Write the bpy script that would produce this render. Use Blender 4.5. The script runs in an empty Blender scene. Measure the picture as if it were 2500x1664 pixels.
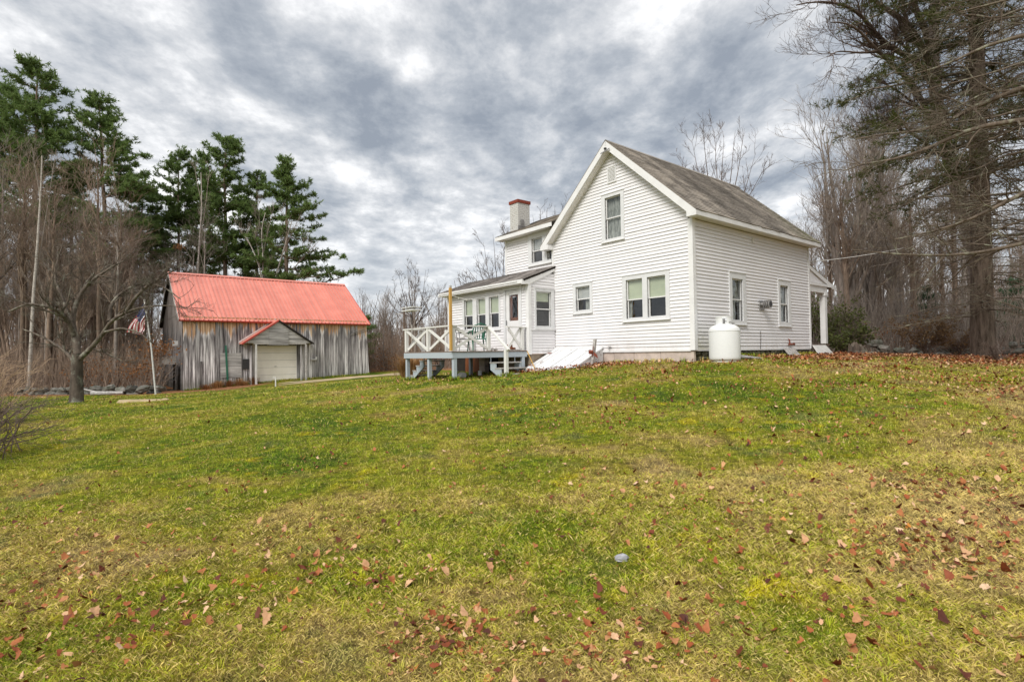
import bpy, math, random
import numpy as np
from mathutils import Matrix, Vector

R = math.radians
random.seed(7)
RNG = np.random.default_rng(11)
SC = bpy.context.scene
COL = SC.collection

# ------------------------------------------------------------------ camera
FPX, PITCH, ROLL, HC = 1321.5, 0.02294, -0.01459, 1.65      # focal length in photo pixels (2500 wide), pitch, roll, eye height
_cp, _sp = math.cos(PITCH), math.sin(PITCH)
_f = np.array([0, _cp, _sp]); _u = np.array([0, -_sp, _cp]); _r = np.array([1.0, 0, 0])
_cr, _sr = math.cos(ROLL), math.sin(ROLL)
CAM_R = _cr * _r + _sr * _u
CAM_U = -_sr * _r + _cr * _u
CAM_F = _f
EYE = np.array([0, 0, HC])
cam_data = bpy.data.cameras.new('camera')
cam = bpy.data.objects.new('camera', cam_data)
COL.objects.link(cam)
cam_data.sensor_width = 36.0
cam_data.lens = 36.0 * FPX / 2500.0
cam_data.clip_end = 3000
cam_data.clip_start = 0.05
m = Matrix.Identity(4)
for i in range(3):
    m[i][0], m[i][1], m[i][2], m[i][3] = CAM_R[i], CAM_U[i], -CAM_F[i], EYE[i]
cam.matrix_world = m
SC.camera = cam

# ------------------------------------------------------------------ sky, sun, exposure
SUN_EL, SUN_AZ = R(42), R(212)      # azimuth clockwise from +Y (behind the camera, to its left)
world = bpy.data.worlds.new('World')
SC.world = world
world.use_nodes = True
wn, wl = world.node_tree.nodes, world.node_tree.links
wn.clear()
w_out = wn.new('ShaderNodeOutputWorld')
w_bg = wn.new('ShaderNodeBackground')
w_sky = wn.new('ShaderNodeTexSky')
w_sky.sky_type = 'NISHITA'
w_sky.sun_disc = False
w_sky.sun_elevation = SUN_EL
w_sky.sun_rotation = SUN_AZ
SKY_STRENGTH = 0.10
w_bg.inputs['Strength'].default_value = SKY_STRENGTH
w_tc = wn.new('ShaderNodeTexCoord')


def wmath(op, a, b=None, c=None):
    n = wn.new('ShaderNodeMath'); n.operation = op
    for k, v in enumerate((a, b, c)):
        if v is None: continue
        if isinstance(v, (int, float)): n.inputs[k].default_value = v
        else: wl.new(v, n.inputs[k])
    return n.outputs[0]


w_sep = wn.new('ShaderNodeSeparateXYZ')
wl.new(w_tc.outputs['Generated'], w_sep.inputs[0])
w_den = wmath('ADD', wmath('MAXIMUM', w_sep.outputs[2], 0.0), 0.16)
w_px = wmath('DIVIDE', w_sep.outputs[0], w_den)
w_py = wmath('DIVIDE', w_sep.outputs[1], w_den)


def cloud_noise(sx, sy, off, detail, rough, dist, rot=0.0):
    comb = wn.new('ShaderNodeCombineXYZ')
    wl.new(w_px, comb.inputs[0]); wl.new(w_py, comb.inputs[1]); comb.inputs[2].default_value = off[2]
    mp = wn.new('ShaderNodeMapping')
    mp.inputs['Scale'].default_value = (sx, sy, 1)
    mp.inputs['Location'].default_value = (off[0], off[1], 0)
    mp.inputs['Rotation'].default_value = (0, 0, rot)
    wl.new(comb.outputs[0], mp.inputs[0])
    nz = wn.new('ShaderNodeTexNoise')
    nz.inputs['Scale'].default_value = 1.0
    nz.inputs['Detail'].default_value = detail
    nz.inputs['Roughness'].default_value = rough
    nz.inputs['Distortion'].default_value = dist
    wl.new(mp.outputs[0], nz.inputs[0])
    return nz.outputs[0]


n_big = cloud_noise(0.75, 0.62, (3.1, 7.7, 0.3), 3, 0.5, 0.3, R(12))
n_mid = cloud_noise(2.7, 2.2, (1.7, 2.2, 1.9), 9, 0.64, 0.12, R(-14))
n_fine = cloud_noise(6.5, 5.0, (8.1, 4.2, 4.1), 6, 0.6, 0.25, R(-20))
w_mix = wmath('ADD', wmath('ADD', wmath('MULTIPLY', n_big, 0.55), wmath('MULTIPLY', n_mid, 0.53)), wmath('MULTIPLY', n_fine, 0.20))
w_ramp = wn.new('ShaderNodeValToRGB')
wl.new(w_mix, w_ramp.inputs[0])
cr = w_ramp.color_ramp
cr.elements[0].position = 0.51; cr.elements[0].color = (1.7, 1.9, 2.2, 1)
cr.elements[1].position = 0.735; cr.elements[1].color = (6.8, 6.75, 6.7, 1)
e = cr.elements.new(0.575); e.color = (2.55, 2.73, 2.98, 1)
e = cr.elements.new(0.64); e.color = (3.9, 3.98, 4.1, 1)
w_mixc = wn.new('ShaderNodeMixRGB')
w_mixc.inputs[0].default_value = 0.94          # an unbroken overcast with a little of the blue behind it
wl.new(w_sky.outputs[0], w_mixc.inputs[1])
w_low = wn.new('ShaderNodeMapRange')            # thinner, paler cloud all round the horizon
w_low.inputs['From Min'].default_value = 0.0; w_low.inputs['From Max'].default_value = 0.26
w_low.inputs['To Min'].default_value = 0.62; w_low.inputs['To Max'].default_value = 0.0
wl.new(w_sep.outputs[2], w_low.inputs['Value'])
w_pale = wn.new('ShaderNodeMixRGB')
wl.new(w_low.outputs[0], w_pale.inputs[0]); wl.new(w_ramp.outputs[0], w_pale.inputs[1]); w_pale.inputs[2].default_value = (4.5, 4.6, 4.75, 1)
wl.new(w_pale.outputs[0], w_mixc.inputs[2])
wl.new(w_mixc.outputs[0], w_bg.inputs['Color'])
wl.new(w_bg.outputs[0], w_out.inputs[0])

sun_d = bpy.data.lights.new('sun', 'SUN')
sun_d.energy = 1.5
sun_d.angle = R(25)
sun_d.color = (1.0, 0.965, 0.91)
sun = bpy.data.objects.new('sun', sun_d)
COL.objects.link(sun)
_ts = Vector((math.sin(SUN_AZ) * math.cos(SUN_EL), math.cos(SUN_AZ) * math.cos(SUN_EL), math.sin(SUN_EL)))
sun.rotation_euler = _ts.to_track_quat('Z', 'Y').to_euler()
sun.location = (0, -20, 40)

SC.view_settings.view_transform = 'Standard'
SC.view_settings.look = 'None'
SC.view_settings.gamma = 1.0
SC.view_settings.use_curve_mapping = False
SC.view_settings.exposure = 0.95
SC.render.engine = 'CYCLES'
SC.cycles.max_bounces = 6
SC.cycles.diffuse_bounces = 3
SC.cycles.glossy_bounces = 2
SC.cycles.transmission_bounces = 3
SC.cycles.transparent_max_bounces = 8
SC.cycles.caustics_reflective = False
SC.cycles.caustics_refractive = False
SC.cycles.use_denoising = True


# ------------------------------------------------------------------ pixel -> world helpers
def ray(u, v):
    return CAM_R * (u - 1250) / FPX - CAM_U * (v - 832) / FPX + CAM_F


def at_y(u, v, Y):
    d = ray(u, v)
    return EYE + d * (Y / d[1])


def col_x(u, Y):
    """ground X of a thing that stands at photo column u, depth Y"""
    return at_y(u, 862, Y)[0]


# ------------------------------------------------------------------ house frame: x along the side wall (b), y along the gable wall (a), z from the sill
YA = 0.6786
HX, HY, HZ = 4.917, 14.6, 1.687
HCOS, HSIN = math.cos(YA), math.sin(YA)


def house_w(x, y, z=0.0):
    return np.array([HX + HCOS * x - HSIN * y, HY + HSIN * x + HCOS * y, HZ + z])


BX, BY = -18.25, 30.0     # barn, front left corner; same orientation


def barn_w(x, y, z=0.0):
    return np.array([BX + HCOS * x - HSIN * y, BY + HSIN * x + HCOS * y, z])


# ------------------------------------------------------------------ terrain height: a thin plate through the contact points read off the photograph
_cps = []
for (x, y, z) in ((0, 0, -.33), (0, 2.2, -.37), (0, 3.3, -.40), (-1.3, 5.0, -.60), (-4.18, 5.5, -.83), (-4.18, 8.5, -.90), (-2.8, 4.6, -.71),
                  (4.7, 0, -.28), (7.0, 0, -.24), (8.6, 0, -.24), (-.2, 7.5, -.78), (-1.2, 10.4, -.85), (5, 6, -.4), (9, 6, -.35), (.1, -.75, -.33), (3, 10, -.75)):
    p = house_w(x, y, z); _cps.append(tuple(p))
for (x, y, z) in ((0, 0, -.14), (5, 0, .14), (10.8, 0, .38), (0, 8.6, -.1), (10.8, 8.6, .4), (5, -3, .12)):
    p = barn_w(x, y, z); _cps.append(tuple(p))
_cps += [(0, 0, 0), (0, 2.76, 0), (-3, 2, -.03), (3, 2.2, .08), (3.4, 4, .26), (0, 5.7, .18), (0, 10, .5), (-6, 8, .12), (8.8, 9.3, .86), (-17.1, 26, -.06), (-16.9, 21, 0.0),
         (-24.3, 27, -.09), (15.6, 18, 1.28), (20, 22, 1.3), (14, 12, 1.12), (0, -8, -.4), (12, 0, .45), (-12, 0, -.15), (-40, 60, .0), (0, 60, .5), (40, 60, 1.3), (15, 28, 1.3),
         (-60, 20, -.2), (60, 20, 1.4), (0, -60, -1.0), (0, 150, .6), (-150, 80, .0), (150, 80, 1.6), (0, 400, .8), (-400, 0, 0), (400, 0, 1.6), (0, -400, -1)]
_cps = np.array(_cps)
_S = 10.0


def _tps_k(d2):
    return 0.5 * d2 * np.log(d2 + 1e-9)


_n = len(_cps)
_P = _cps[:, :2] / _S
_D = ((_P[:, None, :] - _P[None, :, :]) ** 2).sum(-1)
_A = np.zeros((_n + 3, _n + 3))
_A[:_n, :_n] = _tps_k(_D) + np.eye(_n) * 0.004
_A[:_n, _n] = 1; _A[:_n, _n + 1:] = _P
_A[_n, :_n] = 1; _A[_n + 1:, :_n] = _P.T
_W = np.linalg.solve(_A, np.concatenate([_cps[:, 2], [0, 0, 0]]))


def ground_z(x, y):
    x = np.asarray(x, float); y = np.asarray(y, float)
    sh = x.shape
    q = np.stack([x.ravel(), y.ravel()], 1) / _S
    out = np.empty(len(q))
    for s in range(0, len(q), 40000):
        qq = q[s:s + 40000]
        d2 = ((qq[:, None, :] - _P[None, :, :]) ** 2).sum(-1)
        out[s:s + 40000] = _tps_k(d2) @ _W[:_n] + _W[_n] + qq @ _W[_n + 1:]
    xs, ys = x.ravel(), y.ravel()
    out = out + 0.018 * np.sin(xs * 1.3 + 0.7 * ys) * np.sin(ys * 0.9 - 0.5) + 0.01 * np.sin(xs * 3.1 + 1.0) * np.sin(ys * 2.7)
    return out.reshape(sh)


def gz(x, y):
    return float(ground_z(np.array([x]), np.array([y]))[0])


# ------------------------------------------------------------------ material helpers
def new_mat(name):
    mt = bpy.data.materials.new(name)
    mt.use_nodes = True
    nt = mt.node_tree
    b = nt.nodes['Principled BSDF']
    return mt, nt, b


class NT:
    def __init__(s, nt): s.n, s.l = nt.nodes, nt.links

    def put(s, sock, v):
        if v is None: return
        if hasattr(v, 'is_output'): s.l.new(v, sock)
        elif isinstance(v, (tuple, list)) and len(v) == 3 and sock.type == 'RGBA': sock.default_value = (*v, 1)
        else: sock.default_value = v

    def math(s, op, a, b=None, c=None, clamp=False):
        n = s.n.new('ShaderNodeMath'); n.operation = op; n.use_clamp = clamp
        for k, v in enumerate((a, b, c)): s.put(n.inputs[k], v)
        return n.outputs[0]

    def noise(s, vec, scale, detail=4, rough=.55, dist=0.0):
        n = s.n.new('ShaderNodeTexNoise')
        s.put(n.inputs['Vector'], vec)
        n.inputs['Scale'].default_value = scale; n.inputs['Detail'].default_value = detail
        n.inputs['Roughness'].default_value = rough; n.inputs['Distortion'].default_value = dist
        return n.outputs[0]

    def mapping(s, vec, scale=(1, 1, 1), loc=(0, 0, 0), rot=(0, 0, 0)):
        n = s.n.new('ShaderNodeMapping')
        s.put(n.inputs[0], vec)
        n.inputs['Scale'].default_value = scale; n.inputs['Location'].default_value = loc; n.inputs['Rotation'].default_value = rot
        return n.outputs[0]

    def ramp(s, fac, stops):
        n = s.n.new('ShaderNodeValToRGB'); s.put(n.inputs[0], fac)
        r_ = n.color_ramp
        while len(r_.elements) < len(stops): r_.elements.new(0.5)
        for e_, (p_, c_) in zip(r_.elements, stops):
            e_.position = p_
            e_.color = (c_, c_, c_, 1) if isinstance(c_, (int, float)) else (*c_, 1)
        return n.outputs[0]

    def mix(s, fac, a, b, typ='MIX'):
        n = s.n.new('ShaderNodeMixRGB'); n.blend_type = typ
        s.put(n.inputs[0], fac); s.put(n.inputs[1], a); s.put(n.inputs[2], b)
        return n.outputs[0]

    def bump(s, h, strength=.4, dist=.01):
        n = s.n.new('ShaderNodeBump'); s.put(n.inputs['Height'], h)
        n.inputs['Strength'].default_value = strength; n.inputs['Distance'].default_value = dist
        return n.outputs[0]

    def pos(s):
        return s.n.new('ShaderNodeNewGeometry').outputs['Position']

    def island(s):
        return s.n.new('ShaderNodeNewGeometry').outputs['Random Per Island']

    def objrand(s):
        return s.n.new('ShaderNodeObjectInfo').outputs['Random']

    def obj(s):
        return s.n.new('ShaderNodeTexCoord').outputs['Object']

    def attr(s, name):
        n = s.n.new('ShaderNodeAttribute'); n.attribute_name = name
        return n.outputs['Fac']

    def sep(s, v):
        n = s.n.new('ShaderNodeSeparateXYZ'); s.put(n.inputs[0], v)
        return n.outputs


def simple(name, c1, c2=None, rough=.6, scale=6, stretch=(1, 1, 1), bump=0.0, bscale=40, spec=.3, metal=0.0, island=0.0, objr=0.0, lo=.35, hi=.65):
    """two-tone noise material in world space, with optional per-island and per-object brightness variation"""
    mt, nt, b = new_mat(name); t = NT(nt)
    c2 = c2 or tuple(x * .8 for x in c1)
    v = t.mapping(t.pos(), stretch)
    f = t.ramp(t.noise(v, scale, 6, .6), [(lo, 0.0), (hi, 1.0)])
    c = t.mix(f, c1, c2)
    if island:
        c = t.mix(1.0, c, t.ramp(t.island(), [(0, 1 - island), (1, 1 + island * .6)]), 'MULTIPLY')
    if objr:
        c = t.mix(1.0, c, t.ramp(t.objrand(), [(0, 1 - objr), (1, 1 + objr * .6)]), 'MULTIPLY')
    t.put(b.inputs['Base Color'], c)
    b.inputs['Roughness'].default_value = rough
    b.inputs['Specular IOR Level'].default_value = spec
    b.inputs['Metallic'].default_value = metal
    if bump:
        t.put(b.inputs['Normal'], t.bump(t.noise(v, bscale, 5, .65), bump, .01))
    return mt


def lawn_color(t, rnd=None):
    """shared colour field of the mown lawn: green, yellow moss and straw patches"""
    p = t.pos()
    a = t.noise(p, 0.32, 4, .6, .4)
    b_ = t.noise(t.mapping(p, loc=(31, 7, 0)), 0.75, 5, .62, .5)
    c_ = t.noise(t.mapping(p, loc=(3, 57, 0)), 2.4, 4, .6)
    sx = t.sep(p)
    # the greenest strip lies across the middle distance, straw towards the camera and under the trees on the right
    far = t.ramp(t.math('MULTIPLY', sx[1], 0.05), [(0.14, 0.0), (0.42, 1.0)])
    rightness = t.ramp(t.math('MULTIPLY_ADD', sx[0], 0.04, 0.4), [(0.35, 0.0), (.85, 1.0)])
    g = t.math('ADD', t.math('MULTIPLY', a, .55), t.math('MULTIPLY', b_, .55))
    g = t.math('ADD', g, t.math('MULTIPLY_ADD', far, .075, -.015))
    g = t.math('SUBTRACT', g, t.math('MULTIPLY', rightness, .10))
    if rnd is not None:
        g = t.math('ADD', g, t.math('MULTIPLY_ADD', rnd, .30, -.15))
    col = t.ramp(g, [(.42, (.40, .285, .12)), (.50, (.33, .25, .06)), (.56, (.265, .255, .018)), (.61, (.185, .22, .008)), (.70, (.075, .135, .006))])
    moss = t.ramp(c_, [(.56, 0.0), (.68, 1.0)])
    moss = t.math('MULTIPLY', moss, t.ramp(b_, [(.46, 0.0), (.58, .85)]))
    col = t.mix(moss, col, (.40, .33, .010))
    tuft = t.noise(t.mapping(p, loc=(11, 3, 2)), 7.5, 5, .65)
    col = t.mix(1.0, col, t.ramp(tuft, [(.32, .40), (.5, 1.0), (.68, 1.5)]), 'MULTIPLY')
    cool = t.ramp(t.noise(t.mapping(p, loc=(77, 13, 5)), 1.3, 4, .6), [(.58, 0.0), (.70, .55)])
    col = t.mix(cool, col, (.13, .15, .055))
    return col


def mat_ground():
    mt, nt, b = new_mat('lawn_soil'); t = NT(nt)
    p = t.pos()
    col = lawn_color(t)
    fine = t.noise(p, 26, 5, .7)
    col = t.mix(1.0, col, t.ramp(fine, [(.28, .22), (.7, .95)]), 'MULTIPLY')  # darker soil and thatch, with crevice shade between the blades painted into the colour
    # forest floor of brown leaves outside the lawn (attribute painted on the sheet)
    wood = t.attr('wood')
    lf = t.ramp(t.noise(p, 9, 6, .7), [(.35, (.10, .045, .02)), (.5, (.24, .11, .05)), (.65, (.44, .25, .13))])
    wf = t.ramp(t.math('ADD', wood, t.math('MULTIPLY_ADD', t.noise(p, 1.1, 5, .65), .7, -.35)), [(.42, 0.0), (.58, 1.0)])
    col = t.mix(wf, col, lf)
    t.put(b.inputs['Base Color'], col)
    b.inputs['Roughness'].default_value = .9
    b.inputs['Specular IOR Level'].default_value = .1
    t.put(b.inputs['Normal'], t.bump(t.noise(p, 55, 4, .7), .7, .03))
    return mt


def mat_grass():
    mt, nt, b = new_mat('grass_blade'); t = NT(nt)
    rnd = t.attr('rnd')
    col = lawn_color(t, rnd)
    tip = t.attr('tip')
    col = t.mix(t.math('MULTIPLY', tip, .28), col, (.46, .37, .11))
    col = t.mix(t.ramp(rnd, [(.80, 0.0), (.90, .9)]), col, (.50, .37, .16))
    col = t.mix(t.ramp(rnd, [(.06, .8), (.12, 0.0)]), col, (.10, .06, .025))
    col = t.mix(1.0, col, (1.52, 1.62, 1.5), 'MULTIPLY')
    t.put(b.inputs['Base Color'], col)
    b.inputs['Roughness'].default_value = .8
    b.inputs['Specular IOR Level'].default_value = .06
    return mt


def mat_clapboard():
    mt, nt, b = new_mat('white_vinyl'); t = NT(nt)
    p = t.pos()
    n1 = t.noise(p, 1.2, 5, .6); n2 = t.noise(t.mapping(p, (1, 1, 3)), 9, 6, .65)
    col = t.mix(t.ramp(n1, [(.35, 0.0), (.7, 1.0)]), (.835, .82, .83), (.79, .775, .785))
    col = t.mix(t.ramp(n2, [(.5, 0.0), (.8, .35)]), col, (.66, .64, .63))
    col = t.mix(1.0, col, t.ramp(t.objrand(), [(0, .96), (1, 1.0)]), 'MULTIPLY')
    splash = t.math('MULTIPLY', t.ramp(t.math('SUBTRACT', t.sep(p)[2], HZ), [(-.05, 1.0), (.42, 0.0)]), t.ramp(t.noise(t.mapping(p, (2, 2, .6)), 2.5, 5, .65), [(.4, 0.0), (.65, .75)]))
    col = t.mix(t.math('MULTIPLY', splash, .55), col, (.50, .46, .40))
    # green-yellow mildew low down on the side wall behind the tank
    sx = t.sep(p)
    low = t.ramp(t.math('SUBTRACT', sx[2], HZ), [(0.0, 1.0), (.85, 0.0)])
    near = t.ramp(t.math('MULTIPLY', t.math('SUBTRACT', sx[0], HX), .4), [(0.0, 0.0), (.06, 1.0), (.35, .9), (.8, 0.0)])
    mil = t.math('MULTIPLY', t.math('MULTIPLY', low, near), t.ramp(t.noise(p, 5, 5, .7), [(.35, 0.15), (.65, 1.0)]))
    col = t.mix(t.math('MULTIPLY', mil, .8), col, (.47, .47, .30))
    t.put(b.inputs['Base Color'], col)
    b.inputs['Roughness'].default_value = .42
    b.inputs['Specular IOR Level'].default_value = .35
    return mt


def mat_shingle(name, base, moss=True):
    mt, nt, b = new_mat(name); t = NT(nt)
    p = t.pos()
    r_ = t.island()
    col = t.mix(r_, tuple(x * .62 for x in base), tuple(min(1, x * 1.35) for x in base))
    st = t.noise(p, 1.6, 6, .65, .4)
    col = t.mix(t.ramp(st, [(.42, 0.0), (.68, .75)]), col, (.055, .048, .042))
    sp = t.noise(p, 22, 4, .7)
    col = t.mix(t.ramp(sp, [(.60, 0.0), (.72, .8)]), col, (.38, .36, .31))
    if moss:
        sx = t.sep(p)
        far = t.ramp(t.math('MULTIPLY', t.math('SUBTRACT', sx[0], HX), .1), [(.42, 0.0), (.66, 1.0)])
        col = t.mix(t.math('MULTIPLY', far, t.ramp(t.noise(p, 3, 5, .65), [(.36, .05), (.62, .8)])), col, (.17, .19, .055))
    t.put(b.inputs['Base Color'], col)
    b.inputs['Roughness'].default_value = .9
    b.inputs['Specular IOR Level'].default_value = .15
    t.put(b.inputs['Normal'], t.bump(t.noise(p, 120, 3, .7), .5, .005))
    return mt


def mat_barnwood(dark=0.0):
    mt, nt, b = new_mat('weathered_board'); t = NT(nt)
    p = t.pos(); r_ = t.objrand()
    comb = t.n.new('ShaderNodeCombineXYZ')
    t.put(comb.inputs[0], t.math('MULTIPLY', r_, 37.0)); t.put(comb.inputs[1], t.math('MULTIPLY', r_, 91.0))
    va = t.n.new('ShaderNodeVectorMath'); t.put(va.inputs[0], p); t.put(va.inputs[1], comb.outputs[0])
    q = va.outputs[0]
    grain = t.noise(t.mapping(q, (13, 13, .5)), 1.0, 7, .7, .2)
    broad = t.noise(t.mapping(q, (5, 5, .55)), 1.0, 4, .6)
    col = t.ramp(grain, [(.34, (.07, .06, .06)), (.45, (.30, .28, .28)), (.54, (.56, .54, .53)), (.66, (.84, .82, .81))])
    col = t.mix(1.0, col, t.ramp(t.math('ADD', t.math('MULTIPLY', r_, .6), t.math('MULTIPLY', broad, .7)), [(.28, .40), (.5, .9), (.8, 1.35)]), 'MULTIPLY')
    sx = t.sep(p)
    z = t.math('SUBTRACT', 3.95, sx[2])                      # depth below the eave
    jag = t.math('MULTIPLY_ADD', t.noise(t.mapping(q, (9, 9, .15)), 1.0, 3, .6), 2.6, -1.1)
    zz = t.math('SUBTRACT', t.math('SUBTRACT', z, jag), t.math('MULTIPLY_ADD', r_, .6, -.3))
    stain = t.math('MULTIPLY', t.ramp(t.math('MULTIPLY', zz, .4), [(.18, 0.0), (.28, 1.0), (.6, .45), (.95, 0.0)]), t.ramp(broad, [(.40, 0.0), (.58, .82)]))
    col = t.mix(stain, col, (.045, .037, .04))
    fresh = t.ramp(zz, [(.30, 1.0), (.46, 0.0)])
    fcol = t.ramp(grain, [(.3, (.24, .09, .025)), (.5, (.55, .29, .11)), (.68, (.80, .58, .32))])
    col = t.mix(t.math('MULTIPLY', fresh,   .12 if dark else .78), col, fcol)
    low = t.ramp(t.math('ADD', sx[2], t.math('MULTIPLY', grain, .5)), [(.45, .75), (.85, 0.0)])
    col = t.mix(t.math('MULTIPLY', low, .6), col, (.10, .105, .06))
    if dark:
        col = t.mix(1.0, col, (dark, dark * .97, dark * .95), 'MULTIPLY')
    t.put(b.inputs['Base Color'], col)
    b.inputs['Roughness'].default_value = .85
    b.inputs['Specular IOR Level'].default_value = .15
    t.put(b.inputs['Normal'], t.bump(grain, .5, .012))
    return mt


def mat_bark(name, c1, c2, c3=None, scale=6, vert=.25, bump=.8):
    mt, nt, b = new_mat(name); t = NT(nt)
    v = t.mapping(t.obj(), (1, 1, vert))
    n1 = t.noise(v, scale, 6, .7, .3)
    col = t.ramp(n1, [(.32, c1), (.62, c2)])
    if c3:
        col = t.mix(t.ramp(t.noise(t.obj(), 3.0, 5, .7), [(.52, 0.0), (.66, .8)]), col, c3)
    col = t.mix(1.0, col, t.ramp(t.objrand(), [(0, .75), (1, 1.2)]), 'MULTIPLY')
    t.put(b.inputs['Base Color'], col)
    b.inputs['Roughness'].default_value = .9
    b.inputs['Specular IOR Level'].default_value = .1
    t.put(b.inputs['Normal'], t.bump(n1, bump, .04))
    return mt


def mat_foliage(name, c1, c2, island=True):
    mt, nt, b = new_mat(name); t = NT(nt)
    f = t.attr('rnd')
    n = t.noise(t.pos(), .7, 4, .6)
    col = t.mix(t.math('ADD', t.math('MULTIPLY', f, .65), t.math('MULTIPLY', n, .45)), c1, c2)
    t.put(b.inputs['Base Color'], col)
    b.inputs['Roughness'].default_value = .6
    b.inputs['Specular IOR Level'].default_value = .2
    tl = nt.nodes.new('ShaderNodeBsdfTranslucent'); t.put(tl.inputs[0], col)     # thin needles and leaves let light through
    mx = nt.nodes.new('ShaderNodeMixShader'); mx.inputs[0].default_value = .35
    nt.links.new(b.outputs[0], mx.inputs[1]); nt.links.new(tl.outputs[0], mx.inputs[2])
    nt.links.new(mx.outputs[0], nt.nodes['Material Output'].inputs[0])
    return mt


def mat_leaf():
    mt, nt, b = new_mat('fallen_leaf'); t = NT(nt)
    f = t.math('FRACT', t.math('ADD', t.attr('rnd'), t.objrand()))
    col = t.ramp(f, [(0.0, (.075, .022, .012)), (.2, (.17, .042, .018)), (.40, (.29, .075, .022)), (.58, (.38, .14, .045)), (.72, (.44, .21, .09)), (.86, (.62, .38, .21)), (.95, (.68, .47, .30)), (1.0, (.50, .20, .03))])
    col = t.mix(t.ramp(t.noise(t.pos(), 45, 3, .6), [(.4, 0.0), (.7, .5)]), col, t.mix(1.0, col, (.55, .48, .45), 'MULTIPLY'))
    t.put(b.inputs['Base Color'], col)
    b.inputs['Roughness'].default_value = .6
    b.inputs['Specular IOR Level'].default_value = .25
    return mt


def mat_glass():
    mt, nt, b = new_mat('window_glass'); t = NT(nt)
    nt.nodes.remove(b)
    out = nt.nodes['Material Output']
    tr = nt.nodes.new('ShaderNodeBsdfTransparent'); tr.inputs[0].default_value = (.90, .92, .91, 1)
    gl = nt.nodes.new('ShaderNodeBsdfGlossy'); gl.inputs['Roughness'].default_value = .02
    gl.inputs[0].default_value = (.9, .93, .95, 1)
    ge = nt.nodes.new('ShaderNodeNewGeometry')
    dt = nt.nodes.new('ShaderNodeVectorMath'); dt.operation = 'DOT_PRODUCT'
    nt.links.new(ge.outputs['Incoming'], dt.inputs[0]); nt.links.new(ge.outputs['Normal'], dt.inputs[1])
    fr = t.math('POWER', t.math('SUBTRACT', 1.0, t.math('ABSOLUTE', dt.outputs['Value'])), 5.0)
    bn = t.bump(t.noise(t.pos(), 3.5, 2, .5), .06, .05)
    nt.links.new(bn, gl.inputs['Normal'])
    mx = nt.nodes.new('ShaderNodeMixShader')
    f2 = t.math('MULTIPLY_ADD', fr, .9, .10, clamp=True)
    nt.links.new(f2, mx.inputs[0]); nt.links.new(tr.outputs[0], mx.inputs[1]); nt.links.new(gl.outputs[0], mx.inputs[2])
    nt.links.new(mx.outputs[0], out.inputs[0])
    return mt


def mat_peeling(name, paint, wood, amount=.62):
    mt, nt, b = new_mat(name); t = NT(nt)
    p = t.obj()
    n = t.noise(p, 5, 7, .7)
    n2 = t.noise(p, 30, 4, .6)
    col = t.mix(t.ramp(n2, [(.3, 0.0), (.8, .35)]), paint, tuple(x * .8 for x in paint))
    col = t.mix(t.ramp(n, [(amount, 0.0), (amount + .035, 1.0)]), col, wood)
    t.put(b.inputs['Base Color'], col)
    b.inputs['Roughness'].default_value = .6
    b.inputs['Specular IOR Level'].default_value = .25
    return mt


MT = {}
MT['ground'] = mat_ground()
MT['grass'] = mat_grass()
MT['clap'] = mat_clapboard()
MT['trim'] = simple('white_trim', (.80, .795, .79), (.70, .695, .69), .45, 3, lo=.4, hi=.8)
MT['casing'] = simple('casing_paint', (.72, .725, .73), (.62, .625, .63), .5, 4, lo=.4, hi=.8)
MT['soffit'] = simple('soffit_vinyl', (.76, .74, .70), (.68, .65, .60), .5, 4)
MT['shingle'] = mat_shingle('roof_shingle', (.30, .265, .225))
MT['shingle2'] = mat_shingle('porch_shingle', (.28, .255, .24), False)
MT['glass'] = mat_glass()
MT['room'] = simple('room_plaster', (.10, .09, .085), (.07, .065, .06), .9, 2)
MT['blind_green'] = simple('roller_blind', (.56, .60, .43), (.48, .52, .37), .8, 3)
MT['blind_grey'] = simple('grey_blind', (.55, .55, .53), (.42, .42, .42), .8, 5)
MT['lace'] = simple('lace_curtain', (.42, .43, .40), (.17, .175, .16), .9, 16, (1, 1, .3), lo=.35, hi=.65)
MT['brownwood'] = simple('stained_wood', (.22, .075, .028), (.13, .04, .018), .45, 12, (1, 1, .2))
MT['concrete'] = simple('foundation_stone', (.66, .55, .48), (.50, .42, .37), .9, 5, bump=.5, bscale=30, objr=.12)
MT['tanwall'] = simple('tan_concrete', (.36, .29, .22), (.27, .21, .155), .9, 4, bump=.4)
MT['field'] = simple('field_stone', (.22, .20, .15), (.10, .10, .06), .95, 9, bump=.7, objr=.4)
MT['stone'] = simple('wall_stone', (.21, .195, .175), (.075, .08, .06), .95, 5, bump=.8, bscale=18, objr=.45)
MT['barn'] = mat_barnwood()
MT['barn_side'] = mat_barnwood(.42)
MT['red_metal'] = simple('red_roof_metal', (.70, .245, .182), (.62, .20, .148), .40, 1.3, spec=.5, objr=.10)
MT['red_dark'] = simple('red_metal_trim', (.55, .075, .055), (.45, .06, .045), .4, 3, spec=.5)
MT['door_white'] = simple('garage_door_paint', (.92, .87, .79), (.86, .81, .72), .5, 2)
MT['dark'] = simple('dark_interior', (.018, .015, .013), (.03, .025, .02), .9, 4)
MT['deck_white'] = mat_peeling('deck_white_paint', (.74, .73, .70), (.42, .36, .29), .66)
MT['deck_blue'] = mat_peeling('deck_grey_paint', (.43, .48, .52), (.27, .24, .2), .68)
MT['deck_floor'] = simple('deck_floor_board', (.25, .18, .14), (.16, .12, .1), .8, 8)
MT['hatch'] = mat_peeling('cellar_door_paint', (.74, .745, .75), (.33, .30, .27), .60)
MT['newwood'] = simple('new_lumber', (.60, .37, .105), (.50, .28, .075), .6, 9, (1, 1, .2))
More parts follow.
